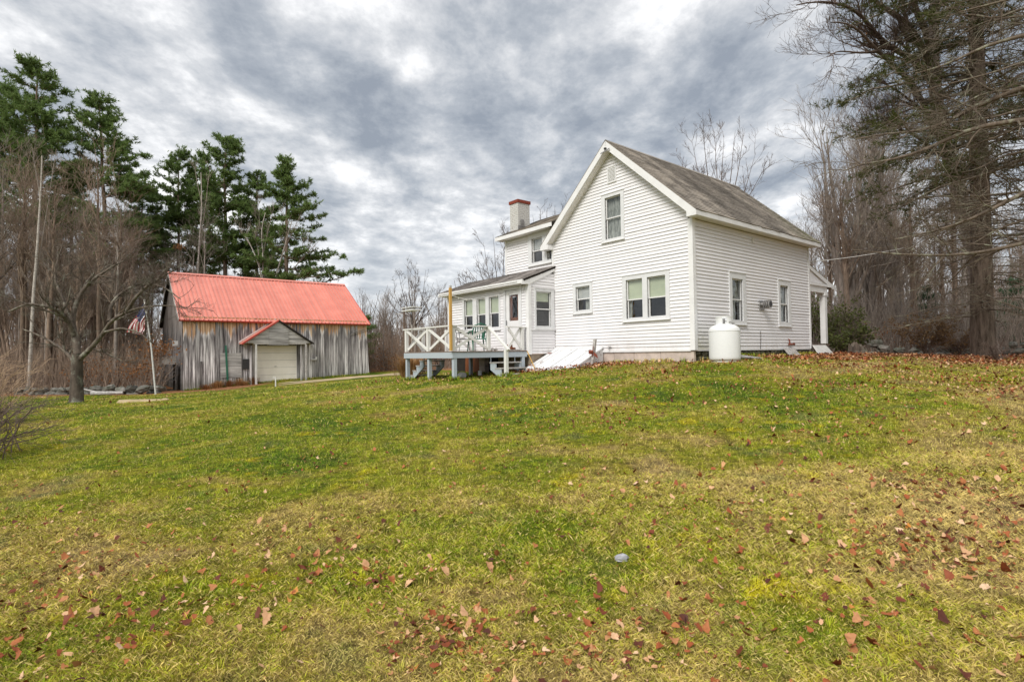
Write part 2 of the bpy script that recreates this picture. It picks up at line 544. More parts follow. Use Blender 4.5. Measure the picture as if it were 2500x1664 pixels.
MT['greyplank'] = simple('silvered_plank', (.54, .52, .49), (.31, .29, .275), .85, 10, (1, 1, 1), bump=.5)
def mat_plank_h():
    mt, nt, b = new_mat('silvered_plank_level'); t = NT(nt)
    v = t.mapping(t.obj(), (.9, 9, 16)); r_ = t.objrand()
    va = t.n.new('ShaderNodeVectorMath'); t.put(va.inputs[0], v)
    cb = t.n.new('ShaderNodeCombineXYZ'); t.put(cb.inputs[0], t.math('MULTIPLY', r_, 40.0)); t.put(va.inputs[1], cb.outputs[0])
    g = t.noise(va.outputs[0], 1.0, 7, .68, .2)
    col = t.ramp(g, [(.30, (.12, .11, .105)), (.45, (.36, .345, .33)), (.58, (.56, .54, .515)), (.72, (.74, .72, .69))])
    col = t.mix(1.0, col, t.ramp(r_, [(0, .7), (1, 1.15)]), 'MULTIPLY')
    t.put(b.inputs['Base Color'], col); b.inputs['Roughness'].default_value = .85; b.inputs['Specular IOR Level'].default_value = .15
    t.put(b.inputs['Normal'], t.bump(g, .5, .012))
    return mt


MT['plank_h'] = mat_plank_h()
MT['tank'] = mat_peeling('tank_paint', (.76, .765, .755), (.42, .38, .34), .665)
MT['metal'] = simple('grey_metal', (.42, .41, .40), (.28, .27, .26), .4, 8, spec=.5, metal=.6)
MT['rust'] = simple('rusty_metal', (.27, .075, .04), (.16, .045, .03), .8, 14)
MT['green_plastic'] = simple('green_plastic', (.02, .12, .075), (.03, .16, .10), .35, 4, spec=.5)
MT['black_metal'] = simple('black_metal', (.02, .02, .022), (.035, .033, .033), .45, 6, spec=.5)
MT['chimney'] = mat_peeling('chimney_whitewash', (.60, .59, .56), (.24, .17, .14), .60)
MT['brick'] = simple('red_brick', (.27, .06, .035), (.19, .045, .03), .85, 12, objr=.2)
MT['dirt'] = simple('sandy_track', (.50, .39, .26), (.34, .27, .14), .95, 2.2, bump=.5)
MT['leaf'] = mat_leaf()
MT['bark_grey'] = mat_bark('grey_bark', (.13, .11, .095), (.33, .285, .25))
MT['bark_brown'] = mat_bark('brown_bark', (.11, .08, .06), (.27, .20, .15))
MT['bark_apple'] = mat_bark('apple_bark', (.05, .04, .033), (.15, .12, .095), (.30, .30, .24))
MT['bark_birch'] = mat_bark('birch_bark', (.20, .17, .145), (.52, .48, .43), scale=9, vert=1.6, bump=.2)
MT['bark_big'] = mat_bark('furrowed_bark', (.045, .032, .024), (.22, .17, .135), scale=9, vert=.14, bump=1.0)
MT['bark_lichen'] = mat_bark('lichen_bark', (.085, .064, .05), (.21, .165, .125), (.36, .37, .27))
MT['twig'] = mat_bark('twig_bark', (.15, .125, .105), (.33, .28, .235), bump=.1)
MT['twig_dark'] = mat_bark('dark_twig_bark', (.07, .05, .042), (.18, .135, .11), bump=.1)
MT['twig_red'] = mat_bark('reddish_twig_bark', (.145, .105, .08), (.33, .25, .19), bump=.1)
MT['twig_tan'] = mat_bark('tan_twig_bark', (.26, .175, .115), (.55, .40, .28), bump=.1)
MT['needle'] = mat_foliage('pine_needles', (.055, .105, .03), (.235, .33, .10))
MT['needle_dark'] = mat_foliage('spruce_needles', (.034, .045, .014), (.13, .14, .04))
MT['needle_soft'] = mat_foliage('young_pine_needles', (.04, .09, .045), (.11, .19, .10))
MT['leaf_green'] = mat_foliage('evergreen_leaf', (.030, .045, .012), (.14, .155, .045))
MT['leaf_russet'] = mat_foliage('russet_leaf', (.13, .055, .02), (.40, .19, .075))
MT['leaf_brown'] = mat_foliage('dead_leaf', (.10, .06, .03), (.24, .15, .07))
MT['straw'] = mat_foliage('dry_fern', (.25, .13, .05), (.55, .33, .15))
MT['flag_red'] = simple('flag_red_cloth', (.42, .05, .06), (.36, .045, .055), .8, 5)
MT['flag_white'] = simple('flag_white_cloth', (.86, .80, .80), (.80, .74, .74), .8, 5)
MT['flag_blue'] = simple('flag_blue_cloth', (.05, .07, .20), (.04, .055, .16), .8, 5)
MT['pale'] = simple('pale_plastic', (.72, .71, .68), (.60, .59, .57), .5, 5)
MT['bulb'] = simple('clear_bulb', (.70, .68, .60), (.62, .60, .52), .2, 5)
MT['rock'] = simple('pale_rock', (.50, .50, .52), (.30, .30, .32), .9, 14, bump=.6)


# ------------------------------------------------------------------ mesh helpers
def np_mesh(name, verts, quads=None, tris=None, attrs=None, smooth=False):
    me = bpy.data.meshes.new(name)
    verts = np.asarray(verts, np.float32)
    nq = 0 if quads is None else len(quads)
    nt_ = 0 if tris is None else len(tris)
    me.vertices.add(len(verts)); me.vertices.foreach_set('co', verts.ravel())
    idx = []
    if nq: idx.append(np.asarray(quads, np.int32).ravel())
    if nt_: idx.append(np.asarray(tris, np.int32).ravel())
    idx = np.concatenate(idx)
    me.loops.add(len(idx)); me.loops.foreach_set('vertex_index', idx)
    me.polygons.add(nq + nt_)
    ls = np.concatenate([np.arange(nq) * 4, nq * 4 + np.arange(nt_) * 3]).astype(np.int32)
    me.polygons.foreach_set('loop_start', ls)
    if smooth:
        me.polygons.foreach_set('use_smooth', np.ones(nq + nt_, bool))
    for k, v in (attrs or {}).items():
        at = me.attributes.new(k, 'FLOAT', 'POINT')
        at.data.foreach_set('value', np.asarray(v, np.float32))
    me.update(calc_edges=True)
    return me


def link(name, me, mat, parent=None, loc=None):
    o = bpy.data.objects.new(name, me)
    COL.objects.link(o)
    if mat is not None and not me.materials:
        me.materials.append(MT[mat] if isinstance(mat, str) else mat)
    if parent is not None: o.parent = parent
    if loc is not None: o.location = loc
    return o


def tag(o, label=None, cat=None, group=None, kind=None):
    if label: o['label'] = label
    if cat: o['category'] = cat
    if group: o['group'] = group
    if kind: o['kind'] = kind
    return o


def empty(name, loc, rz=0.0, label=None, cat=None, group=None):
    o = bpy.data.objects.new(name, None)
    COL.objects.link(o)
    o.empty_display_size = .3
    o.location = tuple(float(v) for v in loc)
    o.rotation_euler = (0, 0, rz)
    return tag(o, label, cat, group)


def copy_tree(o, parent=None):
    c = o.copy()
    COL.objects.link(c)
    c.parent = parent
    for ch in list(o.children):
        copy_tree(ch, c)
    return c


class MB:
    """collects polygons for one mesh object"""
    def __init__(s): s.v, s.f = [], []

    def add(s, vs, fs):
        o = len(s.v); s.v += [tuple(map(float, p)) for p in vs]; s.f += [tuple(i + o for i in f) for f in fs]
        return s

    def hexa(s, p):
        """8 corners: bottom ring 0-3, top ring 4-7"""
        return s.add(p, [(3, 2, 1, 0), (4, 5, 6, 7), (0, 1, 5, 4), (1, 2, 6, 5), (2, 3, 7, 6), (3, 0, 4, 7)])

    def box(s, x0, x1, y0, y1, z0, z1):
        return s.hexa([(x0, y0, z0), (x1, y0, z0), (x1, y1, z0), (x0, y1, z0), (x0, y0, z1), (x1, y0, z1), (x1, y1, z1), (x0, y1, z1)])

    def pbox(s, P, u0, u1, z0, z1, o0, o1):
        return s.hexa([P(u0, z0, o0), P(u1, z0, o0), P(u1, z0, o1), P(u0, z0, o1), P(u0, z1, o0), P(u1, z1, o0), P(u1, z1, o1), P(u0, z1, o1)])

    def bar(s, p, q, w, h, up=(0, 0, 1)):
        """rectangular bar from p to q, width w across, height h along up"""
        p, q = Vector(p), Vector(q); t = (q - p).normalized(); up = Vector(up)
        sd = t.cross(up)
        if sd.length < 1e-4: sd = t.cross(Vector((1, 0, 0)))
        sd.normalize(); up2 = sd.cross(t).normalized()
        a, b = sd * w / 2, up2 * h / 2
        return s.hexa([p - a - b, p + a - b, p + a + b, p - a + b, q - a - b, q + a - b, q + a + b, q - a + b])

    def prism(s, poly, d):
        """extrude polygon (list of 3d points) by vector d"""
        n = len(poly); d = Vector(d)
        a = [Vector(p) for p in poly]; b = [p + d for p in a]
        fs = [tuple(range(n - 1, -1, -1)), tuple(range(n, 2 * n))] + [(i, (i + 1) % n, n + (i + 1) % n, n + i) for i in range(n)]
        return s.add(a + b, fs)

    def tube(s, pts, rad, n=8, cap=True):
        pts = [Vector(p) for p in pts]; k = len(pts)
        if not hasattr(rad, '__len__'): rad = [rad] * k
        vs, fs = [], []
        ref = None
        for i in range(k):
            t = (pts[min(i + 1, k - 1)] - pts[max(i - 1, 0)]).normalized()
            if ref is None: ref = t.orthogonal().normalized()
            ref = (ref - t * ref.dot(t)).normalized(); bi = t.cross(ref)
            for j in range(n):
                an = 2 * math.pi * j / n
                vs.append(pts[i] + (ref * math.cos(an) + bi * math.sin(an)) * rad[i])
        for i in range(k - 1):
            for j in range(n):
                fs.append((i * n + j, i * n + (j + 1) % n, (i + 1) * n + (j + 1) % n, (i + 1) * n + j))
        if cap: fs += [tuple(range(n - 1, -1, -1)), tuple((k - 1) * n + j for j in range(n))]
        return s.add(vs, fs)

    def lathe(s, prof, n=24, c=(0, 0, 0)):
        vs, fs = [], []
        k = len(prof)
        for (r_, z) in prof:
            for j in range(n):
                an = 2 * math.pi * j / n
                vs.append((c[0] + r_ * math.cos(an), c[1] + r_ * math.sin(an), c[2] + z))
        for i in range(k - 1):
            for j in range(n):
                fs.append((i * n + j, i * n + (j + 1) % n, (i + 1) * n + (j + 1) % n, (i + 1) * n + j))
        return s.add(vs, fs)

    def build(s, name, mat, parent=None, loc=None, smooth=False):
        me = bpy.data.meshes.new(name)
        me.from_pydata(s.v, [], s.f)
        if smooth:
            for p in me.polygons: p.use_smooth = True
        me.update()
        return link(name, me, mat, parent, loc)


# vectorised tubes for branches --------------------------------------------------
def tube_arrays(pts, rad, sides):
    """pts (M,K,3), rad (M,K) -> verts, quads of M tubes"""
    M, K, _ = pts.shape
    t = np.empty_like(pts)
    t[:, 1:-1] = pts[:, 2:] - pts[:, :-2]
    t[:, 0] = pts[:, 1] - pts[:, 0]; t[:, -1] = pts[:, -1] - pts[:, -2]
    t /= np.linalg.norm(t, axis=-1, keepdims=True) + 1e-9
    ref = np.where(np.abs(t[..., 2:3]) < .8, np.array([0, 0, 1.0]), np.array([1.0, 0, 0]))
    ref0 = ref[:, :1].repeat(K, 1)
    a = np.cross(t, ref0); a /= np.linalg.norm(a, axis=-1, keepdims=True) + 1e-9
    b = np.cross(t, a)
    an = np.arange(sides) * 2 * np.pi / sides
    v = pts[:, :, None, :] + rad[:, :, None, None] * (np.cos(an)[None, None, :, None] * a[:, :, None, :] + np.sin(an)[None, None, :, None] * b[:, :, None, :])
    base = (np.arange(M) * K * sides)[:, None, None]
    i = np.arange(K - 1)[None, :, None] * sides
    j = np.arange(sides)[None, None, :]
    j2 = (j + 1) % sides
    q = np.stack([base + i + j, base + i + j2, base + i + sides + j2, base + i + sides + j], -1).reshape(-1, 4)
    return v.reshape(-1, 3), q


def join_arrays(parts):
    vs, qs, o = [], [], 0
    for v, q in parts:
        vs.append(v); qs.append(q + o); o += len(v)
    return np.concatenate(vs), np.concatenate(qs)


def unit(v):
    return v / (np.linalg.norm(v, axis=-1, keepdims=True) + 1e-9)


def resample(poly, K):
    poly = np.asarray(poly, float)
    d = np.concatenate([[0], np.cumsum(np.linalg.norm(np.diff(poly, axis=0), axis=1))])
    t = np.linspace(0, d[-1], K)
    # smooth: linear interpolation followed by a little rounding
    out = np.stack([np.interp(t, d, poly[:, k]) for k in range(3)], 1)
    for _ in range(2):
        out[1:-1] = .25 * out[:-2] + .5 * out[1:-1] + .25 * out[2:]
    return out


def spawn(rng, pts, rad, n, K, length, ang, start=.25, up=0.0, wob=.12, rratio=.55, rmin=.004, taper=.25, shrink=.55, grav=0.0, flat=0.0, minlen=.15):
    """n children spread over the parent tubes (by length); returns arrays (n,K,3), (n,K)"""
    M, KP, _ = pts.shape
    L = np.linalg.norm(np.diff(pts, axis=1), axis=-1).sum(1)
    par = rng.choice(M, n, p=L / L.sum())
    t = start + (1 - start) * rng.random(n) ** .9
    f = t * (KP - 1); i = np.minimum(f.astype(int), KP - 2); w = (f - i)[:, None]
    p0 = pts[par, i] * (1 - w) + pts[par, i + 1] * w
    tan = unit(pts[par, i + 1] - pts[par, i])
    r0 = rad[par, i] * (1 - w[:, 0]) + rad[par, i + 1] * w[:, 0]
    rnd = rng.normal(size=(n, 3))
    perp = unit(rnd - (rnd * tan).sum(1, keepdims=True) * tan)
    if flat: perp[:, 2] *= (1 - flat); perp = unit(perp)
    a = rng.uniform(ang[0], ang[1], n)[:, None]
    d = unit(np.cos(a) * tan + np.sin(a) * perp + np.array([0, 0, up]))
    ln = rng.uniform(length[0], length[1], n) * (1 - shrink * t)
    ln = np.maximum(ln, minlen)
    step = (ln / (K - 1))[:, None]
    out = np.empty((n, K, 3)); out[:, 0] = p0
    for k in range(1, K):
        out[:, k] = out[:, k - 1] + d * step
        d = unit(d + rng.normal(size=(n, 3)) * wob + np.array([0, 0, up * .35 + grav]))
    rr = np.clip(r0 * rratio, rmin, None)
    rad_o = rr[:, None] * np.linspace(1, taper, K)[None, :]
    rad_o = np.maximum(rad_o, rmin * .55)
    return out, rad_o


def bare_tree(seed, height, r0, lean=(0, 0), stems=1, spread=.25, fork=.35, n1=16, n2=90, n3=420, n4=1500, up=.35, l1=.42, a1=(.5, 1.0), rmin=.006, twr=.004, stem_polys=None, wob=.05):
    """trunk arrays + branch arrays of a leafless tree standing at the origin"""
    rng = np.random.default_rng(seed)
    K = 14
    if stem_polys is None:
        st = []
        for s_ in range(stems):
            az = rng.uniform(0, 2 * np.pi); sp = spread * (0 if stems == 1 else 1)
            z = np.linspace(0, height * rng.uniform(.88, 1), K)
            off = np.clip((z / height - (fork * .15 if stems > 1 else 0)), 0, 1) ** 1.1 * sp * height * .6
            wobx = np.cumsum(rng.normal(0, wob * height / K, K)); woby = np.cumsum(rng.normal(0, wob * height / K, K))
            x = off * np.cos(az) + lean[0] * z + wobx * (z / height); y = off * np.sin(az) + lean[1] * z + woby * (z / height)
            st.append(np.stack([x, y, z], 1))
        pts = np.array(st)
        rr = r0 * (1 if stems == 1 else .7)
        rad = np.repeat((rr * (1 - np.linspace(0, 1, K)) ** .8 + rmin * 1.2)[None], len(pts), 0)
        rad[:, 0] *= 1.35
    else:
        pts = np.array([resample(p_[0], K) for p_ in stem_polys])
        rad = np.array([np.linspace(p_[1], p_[2], K) for p_ in stem_polys])
    tv = tube_arrays(pts, rad, 8)
    H = height
    b1p, b1r = spawn(rng, pts, rad, n1, 9, (H * l1 * .7, H * l1), a1, fork, up * .6, .10, .6, rmin * 1.6, .2, .55)
    lst = [tube_arrays(b1p, b1r, 5)]
    b2p, b2r = spawn(rng, np.concatenate([b1p]), b1r, n2, 7, (H * .13, H * .24), (.4, .95), .15, up * .5, .14, .62, rmin * 1.2, .25, .45)
    lst.append(tube_arrays(b2p, b2r, 4))
    b3p, b3r = spawn(rng, b2p, b2r, n3, 5, (H * .06, H * .13), (.35, .9), .1, up * .4, .16, .7, rmin, .35, .4)
    lst.append(tube_arrays(b3p, b3r, 3))
    if n4:
        b4p, b4r = spawn(rng, b3p, b3r, n4, 3, (H * .025, H * .06), (.3, .9), .1, up * .3, .2, .8, twr, .5, .3)
        lst.append(tube_arrays(b4p, b4r, 3))
    return tv, join_arrays(lst), (b2p, b3p)


def tri_tufts(rng, centers, axes, nb, length, width, spread=.9, droop=0.0):
    """needle tufts: nb slender triangles round each centre along axis"""
    n = len(centers)
    c = np.repeat(centers, nb, 0); ax = np.repeat(axes, nb, 0)
    d = unit(ax * rng.uniform(.25, 1.0, (n * nb, 1)) + rng.normal(size=(n * nb, 3)) * spread + np.array([0, 0, -droop]))
    l = rng.uniform(length * .6, length * 1.2, (n * nb, 1))
    sd = unit(np.cross(d, rng.normal(size=(n * nb, 3)))) * width * .5
    st = c + d * (l * .04)
    v = np.stack([st - sd, st + sd, c + d * l], 1).reshape(-1, 3)
    t = np.arange(n * nb * 3).reshape(-1, 3)
    rnd = np.repeat(np.repeat(rng.random(n), nb) * .7 + rng.random(n * nb) * .3, 3)
    return v, t, rnd


def conifer(seed, height, r0, crown0=.35, width=.17, nbr=90, per=34, nb=7, needle=.34, nw=.05, droop=0.0, rise=.15, dead=26, bias=None, top_round=1.0, gap=.0, ragged=.25, spray=(.02, .052), nspray=11, inner=.5, dead_top=1.05):
    """white-pine like tree: layered limbs carrying tufts; returns trunk, limb arrays and needle tris"""
    rng = np.random.default_rng(seed)
    K = 12
    z = np.linspace(0, height, K)
    tr = np.stack([np.cumsum(rng.normal(0, .004 * height, K)) * z / height, np.cumsum(rng.normal(0, .004 * height, K)) * z / height, z], 1)[None]
    rd = (r0 * (1 - np.linspace(0, 1, K)) ** .75 + .02)[None]; rd[:, 0] *= 1.1
    tv = tube_arrays(tr, rd, 12)
    # limbs in loose whorls
    h = crown0 + (1 - crown0) * np.sort(rng.random(nbr)) ** .92
    nwh = max(6, int(height * (1 - crown0) / .85))
    h = crown0 + np.round((h - crown0) / (1 - crown0) * nwh) / nwh * (1 - crown0) + rng.normal(0, .006, nbr)
    h = np.clip(h, crown0 * .9, .985)
    prof = np.clip((1 - h) / (1 - crown0), 0, 1) ** .72 * (1 - .45 * np.clip(((1 - h) / (1 - crown0) - .72) / .28, 0, 1)) ** top_round * 1.05
    ln = height * width * (prof * .95 + .10) * rng.uniform(1 - ragged * 1.6, 1 + ragged, nbr)
    az = rng.uniform(0, 2 * np.pi, nbr)
    if bias is not None:
        k = .5 + .5 * np.cos(az - bias[0]); ln = ln * (1 + bias[1] * k ** 2 * (1 - h))
    KB = 8
    base = np.stack([np.interp(h * height, z, tr[0, :, 0]), np.interp(h * height, z, tr[0, :, 1]), h * height], 1)
    dirs = np.stack([np.cos(az), np.sin(az), np.zeros(nbr)], 1)
    s = np.linspace(0, 1, KB)
    rz = rise * rng.uniform(.3, 1.5, nbr) + .45 * np.clip((h - .75) / .25, 0, 1)
    pts = base[:, None, :] + dirs[:, None, :] * (ln[:, None] * s[None])[..., None]
    pts[:, :, 2] += ln[:, None] * (rz[:, None] * s[None] ** 1.6 - droop * s[None] ** 2 + .0)
    pts += rng.normal(0, .02, pts.shape) * (ln[:, None] * s[None])[..., None]
    rb = np.clip(ln * .012, .012, .08)[:, None] * np.linspace(1, .25, KB)[None]
    limbs = [tube_arrays(pts, rb, 4)]
    # side sprays
    n2 = nbr * nspray
    sp, sr = spawn(rng, pts, rb, n2, 5, (height * spray[0], height * spray[1]), (.5, 1.05), .18 if inner > .3 else .04, .10, .1, .5, .008, .4, .35, flat=.75)
    limbs.append(tube_arrays(sp, sr, 3))
    if dead:
        hd = rng.uniform(crown0 * .25, crown0 * dead_top, dead); azd = rng.uniform(0, 2 * np.pi, dead)
        ld = height * width * rng.uniform(.25, .75, dead)
        pd = np.stack([np.zeros(dead), np.zeros(dead), hd * height], 1)[:, None, :] + np.stack([np.cos(azd), np.sin(azd), np.zeros(dead)], 1)[:, None, :] * (ld[:, None] * s[None])[..., None]
        pd[:, :, 2] -= ld[:, None] * .18 * s[None] ** 2
        pd += rng.normal(0, .02, pd.shape) * (ld[:, None] * s[None])[..., None]
        rdd = np.full((dead, 1), .025) * np.linspace(1, .3, KB)[None]
        limbs.append(tube_arrays(pd, rdd, 3))
        dp, dr = spawn(rng, pd, rdd, dead * 9, 4, (height * .02, height * .06), (.5, 1.1), .2, .0, .15, .6, .006, .5, .3, flat=.6)
        limbs.append(tube_arrays(dp, dr, 3))
    # tufts along the outer half of sprays and limbs
    def along(pp, n, lo):
        i = rng.integers(0, len(pp), n); f = (lo + (1 - lo) * rng.random(n)) * (pp.shape[1] - 1)
        k = np.minimum(f.astype(int), pp.shape[1] - 2); w = (f - k)[:, None]
        return pp[i, k] * (1 - w) + pp[i, k + 1] * w, unit(pp[i, k + 1] - pp[i, k])
    nt_ = nbr * per
    c1, a1 = along(sp, int(nt_ * .8), .2); c2, a2 = along(pts, int(nt_ * .2), inner)
    cc = np.concatenate([c1, c2]); aa = np.concatenate([a1, a2]); aa[:, 2] += .35
    cc = cc + rng.normal(0, .06, cc.shape)
    v, t, rnd = tri_tufts(rng, cc, unit(aa), nb, needle, nw, .75)
    return tv, join_arrays(limbs), (v, t, rnd)


def leaf_cards(rng, centers, size, normal_bias=.3):
    """small pointed leaves (two triangles folded on the midrib) at the centres"""
    n = len(centers)
    d = unit(rng.normal(size=(n, 3)) + np.array([0, 0, -.2]))
    s_ = unit(np.cross(d, rng.normal(size=(n, 3)) + np.array([0, 0, normal_bias])))
    l = rng.uniform(.6, 1.2, (n, 1)) * size; w = l * .32
    up = unit(np.cross(s_, d)) * l * .08
    a = centers; mid = centers + d * l * .5
    v = np.stack([a, mid + s_ * w + up, centers + d * l, mid - s_ * w + up], 1).reshape(-1, 3)
    b = np.arange(n)[:, None] * 4
    t = np.concatenate([b + np.array([[0, 1, 2]]), b + np.array([[0, 2, 3]])])
    return v, t, np.repeat(rng.random(n), 4)


def tree_thing(name, loc, trunk, branches, mt_trunk, mt_br, label, cat, group=None, needles=None, mt_needle=None, rz=0.0, leafname='crown', brname='branches'):
    root = empty(name, loc, rz, label, cat, group)
    link('trunk', np_mesh('trunk', *trunk, smooth=True), mt_trunk, root)
    if branches is not None:
        link(brname, np_mesh(brname, branches[0], branches[1], smooth=True), mt_br, root)
    if needles is not None:
        v, t, rnd = needles
        link(leafname, np_mesh(leafname, v, None, t, {'rnd': rnd}), mt_needle, root)
    return root


# ================================================================== SETTING: ground
def sig(t):
    return 1 / (1 + np.exp(-np.clip(t, -30, 30)))


def wood_mask(x, y):
    """1 on the leaf-strewn forest floor, 0 on the mown lawn"""
    left = sig((y - 26.6 - .25 * np.sin(x * 1.1)) * 2.2) * sig((-14.5 - x) * 1.6)
    back = sig((y - 40.0) * 1.2)
    hx = (x - HX) * HCOS + (y - HY) * HSIN
    hy = -(x - HX) * HSIN + (y - HY) * HCOS
    behind = sig((hx - 6.6) * 1.5) * sig((hy + 2.6) * 1.4)
    rwall = sig((y - 17.2 - .3 * np.sin(x * 1.7)) * 1.6) * sig((x - 9.5) * 1.5)
    rtree = .62 * np.exp(-(((x - 13.5) / 4.0) ** 2 + ((y - 14.6) / 3.2) ** 2))
    side = .55 * sig((hy + 1.6) * 3) * sig(-(hy - .2) * 3) * sig((hx - .8) * 2) * sig((11 - hx) * 2)
    gab = .75 * sig((hx + 1.15) * 4) * sig(-(hx - .5) * 4) * sig((hy - 1.4) * 2) * sig((10.5 - hy) * 2)
    return np.clip(np.maximum.reduce([left, back, behind, rwall, rtree, side, gab]), 0, 1)


def axis(lo, hi, step, far, growth=1.28):
    a = list(np.arange(lo, hi, step)); s_ = step
    x = a[-1]; up_ = []
    while x < far: s_ *= growth; x += s_; up_.append(x)
    s_ = step; x = lo; dn = []
    while x > -far: s_ *= growth; x -= s_; dn.append(x)
    return np.array(dn[::-1] + a + up_)


gx, gy = axis(-27, 24, .36, 500), axis(-5, 46, .36, 500)
GX, GY = np.meshgrid(gx, gy, indexing='ij')
GZ = ground_z(GX, GY)
gv = np.stack([GX, GY, GZ], -1).reshape(-1, 3)
na, nb_ = len(gx), len(gy)
ii, jj = np.meshgrid(np.arange(na - 1), np.arange(nb_ - 1), indexing='ij')
gq = np.stack([ii * nb_ + jj, (ii + 1) * nb_ + jj, (ii + 1) * nb_ + jj + 1, ii * nb_ + jj + 1], -1).reshape(-1, 4)
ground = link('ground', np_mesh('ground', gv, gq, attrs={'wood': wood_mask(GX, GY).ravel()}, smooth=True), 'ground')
tag(ground, 'gently rising mown lawn running into leaf-covered woods', 'ground', kind='structure')


def ground_strip(name, poly, w, label, mat='dirt', lift=.012, seed=1):
    """a worn ribbon lying on the ground along a polyline"""
    rng = np.random.default_rng(seed)
    p = resample([(x, y, 0) for x, y in poly], 60)
    t = unit(np.gradient(p, axis=0)); nrm = np.stack([-t[:, 1], t[:, 0]], 1)
    ws = w * (1 + .22 * np.convolve(rng.normal(size=66), np.ones(7) / 7, 'valid')) * np.sin(np.clip(np.linspace(.06, 3.08, 60), 0, 3.14)) ** .35
    cols = np.linspace(-1, 1, 7)
    xy = p[:, None, :2] + nrm[:, None, :] * (cols[None, :, None] * ws[:, None, None])
    z = ground_z(xy[..., 0], xy[..., 1]) + lift
    v = np.concatenate([xy, z[..., None]], -1).reshape(-1, 3)
    i, j = np.meshgrid(np.arange(59), np.arange(6), indexing='ij')
    q = np.stack([i * 7 + j, (i + 1) * 7 + j, (i + 1) * 7 + j + 1, i * 7 + j + 1], -1).reshape(-1, 4)
    o = link(name, np_mesh(name, v, q, smooth=True), mat)
    return tag(o, label, 'path', kind='structure')


_bw = lambda x, y: tuple(barn_w(x, y)[:2])
ground_strip('path', [_bw(4.6, -1.6), _bw(6.5, -2.0), _bw(8.8, -2.2), _bw(11.5, -2.4), _bw(15, -2.6)], .55, 'worn sandy wheel track curving away from the garage door', seed=3)
ground_strip('path', [_bw(4.2, -2.9), _bw(7, -3.3), _bw(9.5, -3.6), _bw(13, -3.9)], .75, 'worn sandy wheel track nearest the lawn before the barn', seed=4)
PATHS = [np.array([_bw(4.6, -1.6), _bw(15, -2.6)]), np.array([_bw(4.2, -2.9), _bw(13, -3.9)])]


# ================================================================== HOUSE
house = empty('farmhouse', (HX, HY, HZ), YA, 'white clapboard farmhouse with grey shingle roofs and a brick chimney', 'house')
W, D = 5.48, 7.22                    # gable width (y) and side length (x)
Pg = lambda u, z, o: (-o, u, z)                 # gable wall
Pr = lambda u, z, o: (u, -o, z)                 # side wall
Pf = lambda u, z, o: (-1.2 - o, u, z)           # porch front
Ps = lambda u, z, o: (u, 5.43 - o, z)           # porch end wall
Pe = lambda u, z, o: (.012 - o, u, z)           # upper wing wall
EXPO = .0985
AP_Y, AP_Z, EV_Z = 2.74, 6.48, 3.69             # roof line: apex and eave edge (top of roof)
SLOPE = (AP_Z - EV_Z) / (AP_Y + .33)


def roof_under(y):
    """underside line of the main roof over the gable wall"""
    return AP_Z - .20 - abs(y - AP_Y) * SLOPE


def subtract(iv, cuts):
    out = [iv]
    for c0, c1 in cuts:
        nxt = []
        for a0, a1 in out:
            if c1 <= a0 or c0 >= a1: nxt.append((a0, a1)); continue
            if c0 > a0: nxt.append((a0, c0))
            if c1 < a1: nxt.append((c1, a1))
        out = nxt
    return out


def sheathing(name, P, u0, u1, z0, top, opens, splits=(), depth=.10, mat='room'):
    """wall body behind the boards, with the openings left open"""
    mb = MB()
    us = sorted({u0, u1, *splits, *[o[0] for o in opens], *[o[1] for o in opens]})
    us = [u for u in us if u0 <= u <= u1]
    for a0, a1 in zip(us[:-1], us[1:]):
        mid = (a0 + a1) / 2
        cuts = [(o[2], o[3]) for o in opens if o[0] <= mid <= o[1]]
        t0, t1 = top(a0), top(a1)
        segs = subtract((z0, min(t0, t1)), cuts)
        for (s0, s1) in segs:
            if s1 >= min(t0, t1) - 1e-6:
                mb.hexa([P(a0, s0, -depth), P(a1, s0, -depth), P(a1, s0, 0), P(a0, s0, 0), P(a0, t0, -depth), P(a1, t1, -depth), P(a1, t1, 0), P(a0, t0, 0)])
            else:
                mb.pbox(P, a0, a1, s0, s1, -depth, 0)
    return mb.build(name, mat, house)


def clapboards(P, u0, u1, z0, z1, opens, lim=None, seed=0):
    k = 0
    z = z0
    while z < z1 - .02:
        zt = min(z + EXPO, z1)
        lo, hi = u0, u1
        if lim:
            a_, b_ = lim(zt); lo, hi = max(lo, a_), min(hi, b_)
        if hi - lo > .08:
            cuts = [(o[0], o[1]) for o in opens if o[2] - .03 < (z + zt) / 2 < o[3] + .03]
            for (s0, s1) in subtract((lo, hi), cuts):
                mb = MB()
                if s1 - s0 < .02: continue
                s0b, s1b, s0t, s1t = s0, s1, s0, s1
                if lim:
                    la, lb = lim(z); s0b = max(u0, la) if s0 == lo else s0; s1b = min(u1, lb) if s1 == hi else s1
                j0, j1, jo = random.gauss(0, .0022), random.gauss(0, .0022), random.gauss(.031, .0025)
                mb.hexa([P(s0b, z + j0, .001), P(s1b, z + j1, .001), P(s1b, z + j1, jo), P(s0b, z + j0, jo), P(s0t, zt, .001), P(s1t, zt, .001), P(s1t, zt, .006), P(s0t, zt, .006)])
                mb.build('clapboard', 'clap', house)
        z += EXPO
        k += 1


